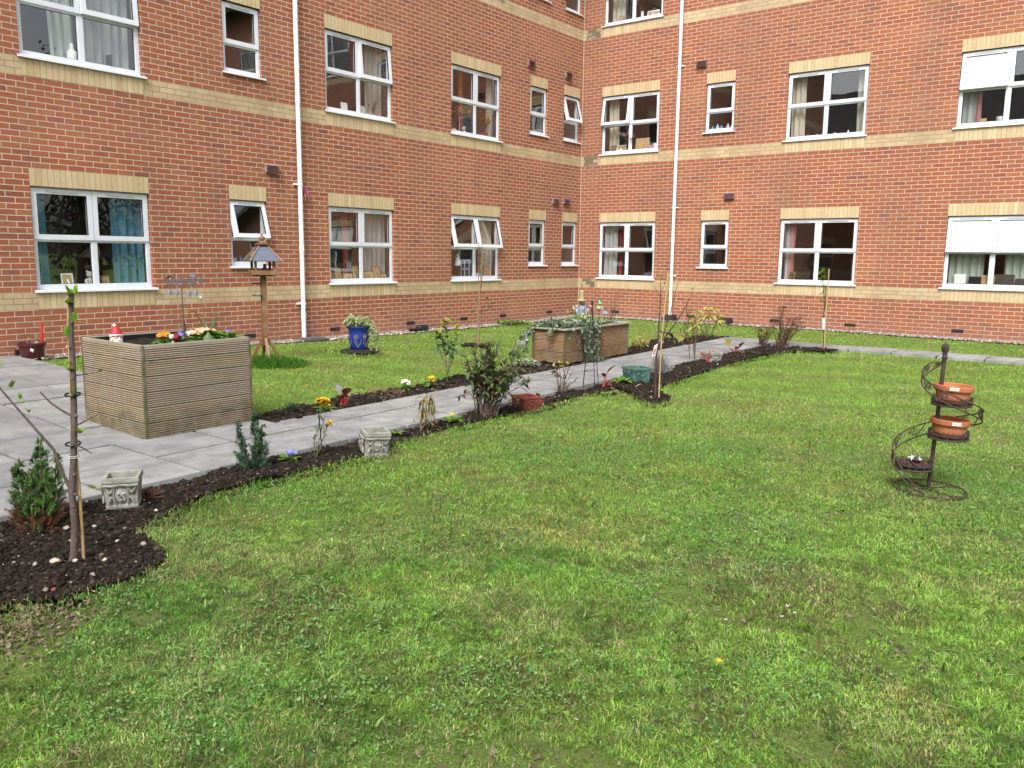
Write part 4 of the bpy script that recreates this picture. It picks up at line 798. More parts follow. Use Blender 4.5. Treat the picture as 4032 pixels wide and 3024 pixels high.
# longer uncut grass: round the bird table feet, the pot disc and along the bed edges
n = 2600; a = rng.uniform(0, 2*PI, n); r = .52*np.sqrt(rng.uniform(0, 1, n)); x = -10.87+r*np.cos(a); y = -2.3+r*np.sin(a)
c = np.array([.07, .19, .02])*(.6+.8*rng.uniform(0, 1, (n, 1))); blades('long_grass', x, y, rng.uniform(.05, .2, n)*(1.15-r/.6), rng.uniform(.006, .011, n), 2, .7, -.03, c)
n = 420; a = rng.uniform(0, 2*PI, n); r = rng.uniform(.36, .46, n); x = -9.2+r*np.cos(a); y = -2.13+r*np.sin(a); blades('long_grass', x, y, rng.uniform(.04, .09, n), rng.uniform(.006, .01, n), 2, .7)
ex, ey = [], []
for poly, rngi in ((NEARBED, range(6, len(NEARBED)-1)), (FARBED, range(1, 18))):
    for i in rngi:
        (x0, y0), (x1, y1) = poly[i], poly[i+1]; L = math.hypot(x1-x0, y1-y0); k = int(L*(230 if x0 < -11 else 90)); t = rng.uniform(0, 1, k)
        ex.append(x0+(x1-x0)*t+rng.normal(0, .022, k)); ey.append(y0+(y1-y0)*t+rng.normal(0, .022, k)-.01)
x = np.concatenate(ex); y = np.concatenate(ey); k = ~in_path(x, y, .02) & frustum(x, y); x, y = x[k], y[k]
blades('edge_grass', x, y, rng.uniform(.018, .062, len(x)), rng.uniform(.003, .006, len(x)), 2, 1.2)
# grass and moss tufts in some slab joints
jx, jy = [], []
for (x0, y0, x1, y1, k) in ((-15.13, -6.44, -15.13, -6.2, 130), (-13.5, -5.80, -13.1, -5.79, 60), (-13.14, -6.2, -13.12, -5.9, 60), (-14.46, -5.6, -14.4, -5.84, 40), (-14.3, -5.22, -13.8, -5.24, 60), (-13.3, -6.2, -13.2, -6.43, 60), (-9.6, -5.3, -9, -5.3, 60), (-13.11, -5.42, -13.10, -2, 200), (-12, -5.34, -8.4, -5.24, 160)):
    t = rng.uniform(0, 1, k); jx.append(x0+(x1-x0)*t+rng.normal(0, .008, k)); jy.append(y0+(y1-y0)*t+rng.normal(0, .008, k))
x = np.concatenate(jx); y = np.concatenate(jy); blades('joint_grass', x, y, rng.uniform(.015, .045, len(x)), rng.uniform(.003, .006, len(x)), 2, 1, LIFT-.02)
# clover and plantain rosettes among the blades, dry leaf scraps and petals on top
def flecks(name, X, Y, rad, mat, zo, nsd=5, tilt=.35):
    n = len(X); a = rng.uniform(0, 2*PI, n); t1 = rng.normal(0, tilt, n); t2 = rng.normal(0, tilt, n); ang = np.arange(nsd)*2*PI/nsd
    el = rng.uniform(.55, 1, n); ux = rad[:, None]*np.cos(ang)[None]; uy = (rad*el)[:, None]*np.sin(ang)[None]; x = ux*np.cos(a)[:, None]-uy*np.sin(a)[:, None]; y = ux*np.sin(a)[:, None]+uy*np.cos(a)[:, None]
    z = x*t1[:, None]+y*t2[:, None]; Z = gh(X, Y)+zo+rng.uniform(0, .012, n); v = np.stack([x+X[:, None], y+Y[:, None], z+Z[:, None]], -1)
    me = bpy.data.meshes.new(name); me.from_pydata(v.reshape(-1, 3).tolist(), [], (np.arange(n)[:, None]*nsd+np.arange(nsd)[None]).tolist()); me.materials.append(mat); o = bpy.data.objects.new(name, me); C.objects.link(o); return struct(o, 'stuff')
x, y = turf(1700, 1.7, 7); k = (fbm(x, y, .7, 91)+rng.normal(0, .09, len(x)) > .585) & ~bare(x, y); x, y = x[k], y[k]; X = np.repeat(x, 3)+rng.normal(0, .006, 3*len(x)); Y = np.repeat(y, 3)+rng.normal(0, .006, 3*len(y))
flecks('clover', X, Y, rng.uniform(.003, .0062, len(X)), leafm('clover_leaf', [(.09, .22, .05), (.14, .31, .07), (.22, .40, .11), (.30, .44, .19)], .75, .2, .15), -.012, 6)
x, y = turf(170, 1.7, 8); n = len(x); cc = np.where(rng.uniform(0, 1, (n, 1)) < .6, np.array([.10, .27, .06]), np.array([.30, .47, .12]))*(.6+.7*rng.uniform(0, 1, (n, 1))); blades('lawn_weeds', x, y, rng.uniform(.022, .055, n), rng.uniform(.006, .012, n), 2, 1.5, -.016, cc)
x, y = turf(330, 1.7, 9); n = len(x); blades('dry_straw', x, y, rng.uniform(.02, .06, n), rng.uniform(.0018, .0032, n), 2, 1.9, -.010, np.array([.55, .47, .28])*(.5+.7*rng.uniform(0, 1, (n, 1))))
n = 26000; r = np.sqrt(rng.uniform(1.7**2, 9**2, n)); a = YAW+rng.uniform(-1, 1, n)*.7; x, y = CAM[0]+r*np.cos(a), CAM[1]+r*np.sin(a); k = turf_ok(x, y) & bare(x, y); x, y = x[k], y[k]
x = np.concatenate([x, -16.32+rng.normal(0, .2, 1500)]); y = np.concatenate([y, -7.99+rng.normal(0, .13, 1500)]); k = ~in_bed(x, y); x, y = x[k], y[k]
flecks('thatch', x, y, rng.uniform(.003, .011, len(x)), leafm('thatch_scrap', [(.10, .075, .045), (.16, .125, .08), (.28, .23, .15), (.12, .09, .055)], .9, 0, .1), -.022, 5, .5)
x, y = turf(9, 1.8, 10); flecks('leaf_litter', x, y, rng.uniform(.004, .0095, len(x)), leafm('litter', [(.45, .37, .26), (.36, .19, .12), (.42, .32, .12), (.55, .48, .38)], .8, .1), .004, 4)

# ================================================================== PLANTERS
def ribbed(mb, p, d, nrm, L, zs, mat=0, rib=.0185, dep=.0095):
    """grooved decking boards along d; zs = list of (z0, z1) boards, each its own island"""
    p = Vector(p); d = Vector(d); nrm = Vector(nrm)
    for (z0, z1) in zs:
        n = max(2, round((z1-z0-.004)/rib)); h = (z1-z0-.004)/n; prof = [(z0+.002, -.012)]
        for i in range(n):
            b = z0+.002+i*h; prof += [(b+h*.13, -dep), (b+h*.28, 0), (b+h*.72, 0), (b+h*.87, -dep)]
        prof.append((z1-.002, -.012)); j = R(-.002, .002); k = len(prof)
        a = p+nrm*j; vs = [a+nrm*o+Vector((0, 0, z)) for z, o in prof]+[a+d*L+nrm*o+Vector((0, 0, z)) for z, o in prof]
        mb.add(vs, [(i, k+i, k+i+1, i+1) for i in range(k-1)], mat)
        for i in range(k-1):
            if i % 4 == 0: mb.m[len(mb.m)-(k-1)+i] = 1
        # plank ends so gaps read dark
        mb.add([a+nrm*-.02+Vector((0, 0, z0+.002)), a+d*L+nrm*-.02+Vector((0, 0, z0+.002)), vs[k], vs[0]], [(0, 1, 2, 3)], mat)
def planter(name, label, loc, lx, ly, hgt, nb, mat, rim, soil_drop, loc_z=0.018):
    t = thing(name, label, 'planter', (loc[0], loc[1], float(gh(*loc))+loc_z))
    mb = MB(); e = .012; bh = (hgt)/nb; zs = [(i*bh, (i+1)*bh) for i in range(nb)]
    ribbed(mb, (e, 0, 0), (1, 0, 0), (0, -1, 0), lx-2*e, zs); ribbed(mb, (0, ly-e, 0), (0, -1, 0), (-1, 0, 0), ly-2*e, zs)
    ribbed(mb, (lx, e, 0), (0, 1, 0), (1, 0, 0), ly-2*e, zs); ribbed(mb, (lx-e, ly, 0), (-1, 0, 0), (0, 1, 0), lx-2*e, zs)
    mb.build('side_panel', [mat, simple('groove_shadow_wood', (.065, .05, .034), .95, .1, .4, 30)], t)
    q = .02
    for x, y in ((0, 0), (lx, 0), (0, ly), (lx, ly)):
        c = MB(); c.box((x-.003 if x == 0 else x-q+.003, y-.003 if y == 0 else y-q+.003, .001), (x+q-.003 if x == 0 else x+.003, y+q-.003 if y == 0 else y+.003, hgt-.002)); c.build('corner_trim', M['cornerwood'], t)
    l = MB(); w = .026
    for a, b in (((w, w), (lx-w, w+.003)), ((w, ly-w-.003), (lx-w, ly-w)), ((w, w+.003), (w+.003, ly-w-.003)), ((lx-w-.003, w+.003), (lx-w, ly-w-.003))): l.box((*a, hgt-soil_drop-.05), (*b, hgt-.006))
    l.build('liner', M['liner'], t)
    r = MB()
    if rim:
        w0, o = .085, .045
        for a, b in (((-o, -o), (lx+o, w0-o)), ((-o, ly-w0+o), (lx+o, ly+o)), ((-o, w0-o), (w0-o, ly-w0+o)), ((lx-w0+o, w0-o), (lx+o, ly-w0+o))): r.box((a[0]+.001, a[1]+.001, hgt), (b[0]-.001, b[1]-.001, hgt+.026))
        r.build('rim', M['rimwood'], t, bevel=.003)
    else:
        for a, b in (((.004, .004), (lx-.004, .026)), ((.004, ly-.026), (lx-.004, ly-.004)), ((.004, .026), (.026, ly-.026)), ((lx-.026, .026), (lx-.004, ly-.026))): r.box((*a, hgt-.03), (*b, hgt+.001))
        r.build('rim', M['rimwood'], t)
    s = MB(); n = 18; zz = lambda x, y: hgt-soil_drop+.05*float(fbm(x*1.0, y*1.0, .2, 77))
    s.add([(.03+(lx-.06)*i/n, .03+(ly-.06)*j/n, zz(i, j*1.3)) for j in range(n+1) for i in range(n+1)], [(j*(n+1)+i, j*(n+1)+i+1, (j+1)*(n+1)+i+1, (j+1)*(n+1)+i) for j in range(n) for i in range(n)])
    s.build('soil', M['soil'], t, True)
    return t
P1 = (-14.2, -5.225); planter('wooden_planter', 'tall square planter of weathered grey decking boards on the patio, full of primroses', P1, .995, 1.0, .757, 6, M['deck'], False, .075)
P2 = (-8.0, -5.04); planter('wooden_planter', 'long brown decking planter with overhanging rim beside the path, draped in ivy', P2, 1.75, .55, .47, 3, M['deck2'], True, .06)
Z1 = .018+.757-.04     # soil top in the first planter

def primrose(name, label, loc, pet, nleaf=9, nfl=7, s=1.0, leaf='primula', cat='flower', hf=.09):
    t = thing(name, label, cat, loc); m = MB()
    for i in range(nleaf):
        a = 2*PI*i/nleaf+R(-.3, .3); e = R(.25, .8); m.leaf((0, 0, .005), (math.cos(a), math.sin(a), e), R(.09, .14)*s, R(.04, .055)*s, R(.6, 1.1), n=4, fold=.3)
    m.build('leaves', LF[leaf], t)
    if nfl:
        f = MB(); st = MB()
        for i in range(nfl):
            a = R(0, 2*PI); r = R(.0, .055)*s; p = Vector((r*math.cos(a), r*math.sin(a), hf*s*R(.75, 1.1))); st.tube([(p.x*.3, p.y*.3, 0), p], .0016*s, 4)
            ax = (Vector((p.x*6, p.y*6-.25, .8)) + Vector((R(-.4, .4), R(-.5, .2), 0))).normalized(); u = ax.orthogonal().normalized(); w = ax.cross(u)
            for k in range(5):
                b = 2*PI*k/5; d = u*math.cos(b)+w*math.sin(b)+ax*.25; f.leaf(p, d, .024*s, .022*s, .1, 0, 2, ax, .05)
            f.ball(p+ax*.003*s, .0045*s, 6, 1)
        f.build('flowers', [PET[pet] if isinstance(pet, str) else pet, PET['yellow']], t); st.build('stems', M['stemgreen'], t)
    return t
for x, y, pet, l, n, s in ((-13.83, -4.92, 'orange', 'orange primrose at the gnome end of the tall planter', 14, .8), (-13.90, -4.99, 'orange', 'second orange primrose right beside the red toadstool ornament', 10, .8), (-13.77, -5.06, 'purple', 'violet blue primrose near the front corner of the tall planter', 10, .8), (-13.68, -5.02, 'white', 'white primrose behind the violet one in the tall planter', 4, .75), (-13.58, -5.02, 'peach', 'peach coloured primrose in the middle of the tall planter', 16, .95), (-13.48, -5.0, 'peach', 'pale peach primrose right of the middle of the tall planter', 6, .9), (-13.32, -5.08, 'purple', 'small mauve primrose at the right end of the tall planter', 3, .8)):
    primrose('primrose', l, (x, y, Z1+.012), pet, 9, int(n*1.3), s*1.2, hf=.085)
for x, y, l, s, lf in ((-13.64, -5.08, 'green leafy plant in front of the violet primrose in the tall planter', .9, 'primula'), (-13.42, -4.92, 'large rounded light green leaves right of centre in the tall planter', 1.7, 'primula'), (-13.33, -4.88, 'tall upright leaf rosette behind the strap leaves in the tall planter', 1.4, 'primula'), (-13.26, -5.05, 'low green leaves at the right front of the tall planter', 1.1, 'primula'), (-13.72, -4.78, 'dark green leaf rosette at the back of the tall planter', 1.0, 'weed')):
    primrose('leafy_plant', l, (x, y, Z1+.01), 'white', 11, 0, s*1.15, lf, 'plant')
t = thing('strap_leaf_plant', 'plant with arching dark strap leaves at the right end of the tall planter', 'plant', (-13.3, -4.75, Z1)); m = MB()
for i in range(9):
    a = R(0, 6.28); h = R(.12, .26); m.leaf((R(-.06, .06), R(-.06, .06), 0), (math.cos(a)*.3, math.sin(a)*.3, 1), h, .016, R(.1, .9), n=4)
m.tube([(-.05, 0, .0), (-.1, -.03, .16), (-.17, -.06, .26), (-.26, -.1, .27), (-.30, -.12, .22)], (.008, .004), 5, 1); m.build('leaves', [LF['strap'], LF['drygrass']], t)
m = MB(); m.tube([(0, 0, 0), (0, .01, .16)], .009, 6); tag(m.build('wooden_peg', M['barkdark'], loc=(-13.62, -4.9, Z1)), 'short brown peg sticking up in the middle of the tall planter', 'peg')
m = MB(); m.tube([(0, 0, 0), (0, 0, .17)], .006, 6); tag(m.build('plastic_peg', M['black'], loc=(-13.56, -4.78, Z1)), 'thin black peg beside the grey sign stake in the tall planter', 'peg')
# gnome: built whole, standing in the soil
t = thing('garden_gnome', 'garden gnome with red hat and white beard peeping over the tall planter rim', 'gnome', (-13.97, -4.38, .018+.757-.130), -.55); t.scale = (.9, .9, .92)
m = MB(); m.lathe([(.001, 0), (.065, 0), (.07, .03), (.066, .08), (.05, .115), (.02, .13)], 16); m.build('body', M['bluecoat'], t, True)
m = MB(); m.ball((0, 0, .135), .05, 14, 0, (1, .95, 1)); m.ball((0, -.052, .135), .013, 8)
for s in (-1, 1): m.ball((.028*s, -.038, .128), .016, 8); m.ball((.05*s, 0, .135), .012, 6)
m.build('head', M['skin'], t, True); m = MB()
for s in (-1, 1): m.ball((.018*s, -.0455, .150), .0055, 6)
m.build('eyes', M['black'], t, True)
m = MB(); m.lathe([(.001, .045), (.04, .05), (.06, .085), (.058, .115), (.05, .128)], 14, (0, -.012, 0), 0, 1, .9)
for s in (-1, 1): m.ball((.022*s, -.053, .118), .014, 8, 0, (1.5, .8, .7)); m.ball((.045*s, -.018, .15), .016, 8)
m.build('beard', M['beard'], t, True)
m = MB(); m.lathe([(.057, .158), (.060, .168), (.055, .18), (.045, .2), (.034, .222), (.022, .238), (.001, .245)], 16); m.build('hat', M['red'], t, True)
m = MB(); m.ball((-.012, 0, .248), .017, 10); m.lathe([(.052, .152), (.0625, .156), (.0625, .166), (.055, .17)], 16); m.build('pompom', M['beard'], t, True)
t = thing('toadstool_ornament', 'small red spotted ladybird ornament beside the violet primrose in the tall planter', 'ornament', (-13.86, -5.10, Z1+.012), .3)
m = MB(); m.ball((.02, 0, .06), .035, 12, 0, (1.1, 1, 1)); m.build('shell', M['red'], t, True); m = MB(); m.ball((-.025, -.01, .07), .022, 10); m.tube([(0, 0, 0), (0, 0, .05)], .012, 8); m.build('head', M['beard'], t, True)
m = MB()
for a, b in ((.3, .4), (1.4, .2), (-.6, .6), (2.4, .8), (-1.3, .3), (.6, 1.0)): m.ball((.02+.037*math.cos(a)*math.cos(b), -.034*math.cos(b)*abs(math.sin(a))-.004, .06+.035*math.sin(b)), .006, 6)
for s in (-1, 1): m.ball((-.03+.008*s, -.029, .074), .004, 6)
m.build('spots', M['black'], t, True)
m = MB(); m.lathe([(.001, 0), (.045, 0), (.055, .03), (.04, .06), (.02, .075), (.008, .095), (.001, .1)], 12); tag(m.build('green_ornament', simple('mossy_green', (.09, .14, .05), .6, .4, .5, 40), None, True, (-13.545, -5.12, Z1)), 'mossy green pear shaped ornament at the front of the tall planter', 'ornament')
# GARDEN sign with four bells
t = thing('garden_sign', 'grey metal stake with cut out word GARDEN and four small hanging bells', 'sign', (-13.58, -4.80, Z1-.05), math.radians(-52.3))
zb = .545
m = MB(); m.tube([(0, 0, 0), (0, 0, zb)], .006, 8); m.tube([(-.118, 0, zb), (.118, 0, zb)], .0055, 8); m.build('stake', M['steel'], t, True)
for x in (-.112, -.053, .053, .112):
    b = MB(); z = zb-.055-(.006 if x > 0 else 0); b.lathe([(.001, 0), (.010, -.003), (.017, -.014), (.0195, -.03), (.022, -.046), (.0195, -.046), (.015, -.02), (.001, -.008)], 14, (x+.004, 0, z+.012)); o = b.build('bell', M['bell'], t, True)
    b = MB(); b.tube([(x, 0, zb), (x+.001, 0, zb-.025), (x+.004, 0, z+.012)], .0016, 5); b.tube([(x+.004, 0, z), (x+.004, 0, z-.045)], .002, 5); b.build('hook', M['rust'], o)
cu = bpy.data.curves.new('letters', 'FONT'); cu.body = 'GARDEN'; cu.size = .088; cu.extrude = .0022; cu.offset = .0015; cu.align_x = 'CENTER'; cu.space_character = .9
lo = bpy.data.objects.new('letters', cu); C.objects.link(lo); bpy.context.view_layer.update(); cme = bpy.data.meshes.new_from_object(lo.evaluated_get(bpy.context.evaluated_depsgraph_get())); bpy.data.objects.remove(lo); o = bpy.data.objects.new('letters', cme); C.objects.link(o); o.parent = t; o.location = (.012, 0, zb+.008); o.rotation_euler = (PI/2, 0, 0); cme.materials.clear(); cme.materials.append(M['steel'])
m = MB()     # rusty stooping figure at the left of the word, flower at the right
m.tube([(-.125, 0, zb+.005), (-.115, 0, zb+.035), (-.122, 0, zb+.06)], (.006, .012), 7); m.tube([(-.122, 0, zb+.06), (-.105, 0, zb+.085), (-.08, 0, zb+.078)], (.016, .012), 8); m.ball((-.075, 0, zb+.066), .011, 8); m.tube([(-.1, 0, zb+.08), (-.085, 0, zb+.05), (-.075, 0, zb+.03)], .004, 6); m.tube([(-.14, 0, zb+.058), (-.12, 0, zb+.066)], .012, 7)
m.build('figure', M['rust'], t, True); m = MB()
for k in range(6): a = k*PI/3; m.leaf((.108, -.004, zb+.08), (math.cos(a), -.1, math.sin(a)), .022, .016, 0, 0, 2, (0, -1, 0))
m.tube([(.108, 0, zb), (.106, 0, zb+.04), (.108, 0, zb+.08)], .003, 5); m.build('flower', M['bell'], t)
t = thing('wind_spinner', 'thin stake topped with a small glass ball and little wings in the tall planter', 'ornament', (-13.42, -4.86, Z1-.03)); m = MB(); m.tube([(0, 0, 0), (-.012, 0, .36), (-.02, 0, .40)], .0025, 5); m.build('stake', M['canedull'], t); m = MB(); m.ball((-.02, 0, .41), .011, 8); m.build('ball', M['white'], t, True)
m = MB()
for a in (-.5, .5, 2.6, 3.6): m.leaf((-.018, 0, .385), (math.cos(a), math.sin(a)*.4, .15), .035, .01, .2)
m.build('wings', M['steel'], t)

# ---- ivy and figures of the long planter
ZP = float(gh(*P2))+.018+.47
t = thing('ivy', 'variegated green and cream ivy spilling over the long planter', 'ivy', (-8, -5.04, ZP)); m = MB(); st = MB()
def ivyleaf(p, nrm, s, mat=0):
    nrm = Vector(nrm).normalized(); a = R(0, 6.28); u = nrm.orthogonal().normalized(); w = nrm.cross(u); d = u*math.cos(a)+w*math.sin(a); sd = nrm.cross(d)
    pr = [(0, 0), (.15, .38), (.5, .52), (.55, .28), (1, 0), (.55, -.28), (.5, -.52), (.15, -.38)]
    m.add([Vector(p)+d*(x-.3)*s+sd*y*s+nrm*(.12*s*abs(y)) for x, y in pr], [(0, 1, 2, 3, 4), (0, 4, 5, 6, 7)], mat)
for _ in range(1500):
    x = R(-.05, 1.12)**1; y = R(-.03, .56); hz = .03+.13*float(vnoise(x, y, .25, 9))*max(.25, 1-x*.55); ivyleaf((x, y, R(.0, 1)*hz+.02), (R(-.8, .3), R(-1, .3), R(.4, 1.2)), R(.026, .05))
for _ in range(560):    # curtain hanging down the front right of the corner
    k = R(0, 1)**.8; w = (.40-.12*k); x = .33+R(0, w)+.13*k; ivyleaf((x, -.06-.05*R(0, 1)-.02*math.sin(9*x), .03-k*.5), (R(-.7, .4), -1, R(-.1, .8)), R(.03, .058))
for (sx, L) in ((.06, .16), (.26, .3), (.75, .25), (.8, .33)):
    for _ in range(26): k = R(0, 1); ivyleaf((sx+.05*math.sin(7*k)+R(-.02, .02), -.06-R(0, .03), .02-L*k), (R(-.5, .3), -1, R(0, .6)), R(.025, .045))
for (sy, L, ox) in ((.12, .12, .02), (.48, .36, .10), (.56, .42, .16)):    # trails at the left end
    pts = curve((-.05, sy, .03), (-.07-ox, sy+.06, -L), (-.05, .02, .02), 8); st.tube(pts, .003, 4)
    for _ in range(int(120*L)+10): k = R(0, 7.99); p = Vector(pts[int(k)]).lerp(Vector(pts[int(k)+1]), k % 1); ivyleaf(p+Vector((R(-.04, .02), R(-.04, .04), R(-.02, .02))), (-1, R(-.7, .4), R(0, .8)), R(.028, .055))
for _ in range(60): ivyleaf((.55+R(-.12, .25), -.08-R(0, .18), -.46+R(0, .05)), (R(-.3, .3), R(-.6, 0), 1), R(.03, .05))
for _ in range(26):
    x = R(.35, .8); st.tube(curve((x, -.05, .03), (x+R(0, .2), -.075, -R(.2, .47)), (0, -.03, 0), 5), .0025, 4)
m.build('leaves', LF['ivy'], t); st.build('stems', M['stembrown'], t)
t = thing('pansy_clump', 'white and yellow pansies standing up out of the ivy in the long planter', 'flowers', (-7.25, -4.78, ZP)); m = MB(); f = MB(); st = MB()
for _ in range(16):
    p = Vector((R(-.18, .22), R(-.1, .15), 0)); q = p+Vector((R(-.05, .05), R(-.05, .02), R(.12, .3))); st.tube(curve(p, q, (.02, 0, 0), 4), .0025, 4)
    for k in range(4): m.leaf(p.lerp(q, R(.2, .9)), rdir(-10, 60), .06, .03, .6)
    for k in range(5): a = k*2*PI/5; f.leaf(q, (math.cos(a), -.5, math.sin(a)), .03, .03, 0, 0 if R(0, 1) < .7 else 1, 2, (0, -1, .2))
m.build('leaves', LF['primula'], t); f.build('flowers', [PET['white'], leafm('cream_petal', [(.80, .74, .38), (.85, .8, .55)])], t); st.build('stems', M['stemgreen'], t)
# scarecrow doll
t = thing('scarecrow_doll', 'scarecrow doll with tall straw hat, pale blue jacket and olive trousers on the long planter', 'scarecrow', (-6.94, -4.62, ZP-.03), -.75); t.scale = (.85, .85, .84)
m = MB(); m.tube([(0, .03, 0), (0, .03, .4)], .006, 6); m.build('stake', M['cane'], t)
m = MB()
for s in (-1, 1): m.tube([(.018*s, 0, .27), (.03*s, -.006, .17), (.036*s, -.01, .08)], (.032, .024, .034), 9); m.tube([(.036*s, -.012, .082), (.038*s, -.012, .05)], (.036, .042), 9)
m.build('trousers', M['olive'], t, True)
m = MB(); m.tube([(0, 0, .22), (0, 0, .28), (0, 0, .35), (0, 0, .385), (0, 0, .40)], (.046, .05, .052, .04, .018), 12)
for s in (-1, 1): m.tube([(.045*s, 0, .37), (.075*s, -.004, .31), (.082*s, -.012, .25), (.075*s, -.02, .21)], (.022, .02, .022, .026), 9)
m.build('jacket', M['bluecoat'], t, True)
m = MB(); m.ball((0, 0, .44), .042, 14, 0, (1, .95, 1.1)); m.ball((0, -.042, .437), .008, 6)
for s in (-1, 1): m.ball((.073*s, -.022, .195), .016, 8); 
m.build('head', M['sack'], t, True); m = MB()
for s in (-1, 1): m.ball((.015*s, -.037, .452), .006, 6)
m.tube([(-.014, -.038, .423), (0, -.041, .418), (.014, -.038, .423)], .002, 5); m.build('face', M['black'], t, True)
m = MB(); m.box((-.034, -.05, .388), (.034, -.038, .406)); m.ball((0, -.05, .397), .01, 6); m.tube([(-.03, -.035, .4), (0, .03, .405), (.03, -.035, .4)], .008, 6); m.build('scarf', M['navy'], t)
m = MB(); m.lathe([(.001, .472), (.045, .47), (.082, .458), (.084, .462), (.05, .482), (.044, .5), (.042, .56), (.046, .63), (.03, .645), (.001, .64)], 16, (-.006, 0, 0)); m.build('hat', M['strawhat'], t, True)
m = MB()
for _ in range(70):
    s = random.choice((-1, 1)); p = (.034*s, R(-.03, .02), R(.43, .47)); m.leaf(p, (s*R(.3, 1), R(-.6, .3), R(-1, -.1)), R(.04, .09), .006, .5, 0, 2)
for _ in range(50): s = random.choice((-1, 1)); m.leaf((.037*s, -.012, .055), (R(-.6, .6), R(-.6, .4), R(-1, -.3)), R(.04, .07), .006, .3, 0, 2)
for _ in range(24): s = random.choice((-1, 1)); m.leaf((.075*s, -.02, .205), (R(-.5, .5), R(-.5, .3), -1), R(.03, .06), .006, .3, 0, 2)
m.build('straw', LF['straw'], t)
t = thing('gourd_ornament', 'small orange ornament at the feet of the scarecrow doll', 'ornament', (-6.78, -4.86, ZP)); m = MB(); m.ball((0, 0, .05), .03, 10); m.tube([(0, 0, .08), (.004, 0, .1)], .004, 5); m.build('body', M['terra'], t, True)
t = thing('frog_ornament', 'glazed green frog figure with a hat on a stake above the long planter', 'ornament', (-6.65, -4.75, ZP-.03), -.7)
m = MB(); m.tube([(0, 0, 0), (0, 0, .27)], .004, 6); m.build('stake', M['barkdark'], t)
m = MB(); m.ball((0, 0, .275), .032, 12, 0, (1, .85, 1.5)); m.ball((0, -.02, .345), .03, 12)
for s in (-1, 1): m.tube([(.025*s, -.01, .30), (.045*s, -.03, .27), (.03*s, -.05, .26)], (.01, .008), 6); m.ball((.015*s, -.04, .368), .01, 8)
m.build('body', M['greenlite'], t, True); m = MB(); m.lathe([(.001, .362), (.046, .36), (.042, .372), (.034, .395), (.015, .41), (.001, .412)], 14); m.ball((0, 0, .42), .012, 8); m.ball((0, .004, .27), .034, 12, 0, (1, .7, 1.3)); m.build('hat', M['green'], t, True)
t = thing('fish_ornament', 'blue and white striped glazed ornament just below the green frog figure', 'ornament', (-6.65, -4.81, ZP-.03), -.7)
m = MB(); m.tube([(.03, 0, 0), (.03, 0, .19)], .004, 6); m.build('stake', M['barkdark'], t); m = MB(); m.ball((.03, 0, .205), .032, 12, 0, (1.5, .7, .8)); m.build('body', M['bluew'], t, True); m = MB()
for k in range(5): x = .03+(-.03+k*.015); m.tube([(x, -.024*math.sqrt(max(.05, 1-((x-.03)/.05)**2)), .205+.027*math.sin(q)) for q in (-1, -.4, .2, .8)], .003, 4)
for a in (-.5, 0, .5): m.leaf((.07, 0, .2), (1, 0, a), .04, .025, 0)
m.build('stripes', M['white'], t)
t = thing('dry_stalks', 'tall bare brown stalks at the back of the long planter beside the frog', 'plant', (-6.42, -4.84, ZP-.03)); m = MB(); l = MB()
for i in range(9):
    p = Vector((R(-.1, .08), R(-.06, .1), 0)); q = p+Vector((R(-.05, .06), R(-.04, .04), R(.18, .5) if i else .74)); m.tube(curve(p, q, (R(-.02, .02), 0, 0), 5), (.004, .0015), 5)
    for _ in range(7): c = p.lerp(q, R(.25, 1)); l.leaf(c, rdir(-20, 60), R(.02, .035), .01, .4, 0, 2)
m.build('stems', M['stembrown'], t); l.build('leaves', LF['dry'], t)
t = thing('loose_papers', 'crumpled grey and white plastic sheet lying on the rim of the long planter', 'litter', (-6.55, -5.04, ZP+.027)); m = MB()
for (x, y, w, d, mt) in ((-.18, 0, .16, .06, 0), (-.02, .005, .1, .05, 1), (.07, .01, .05, .03, 2)):
    m.add([(x+w*i/4, y-d/2+d*j, .004+.012*abs(math.sin(i*1.7+j+x*9))) for j in (0, 1) for i in range(5)], [(i, i+1, 6+i, 5+i) for i in range(4)], mt)
m.build('sheet', [M['bluecoat'], M['lightblue'], M['terra']], t)

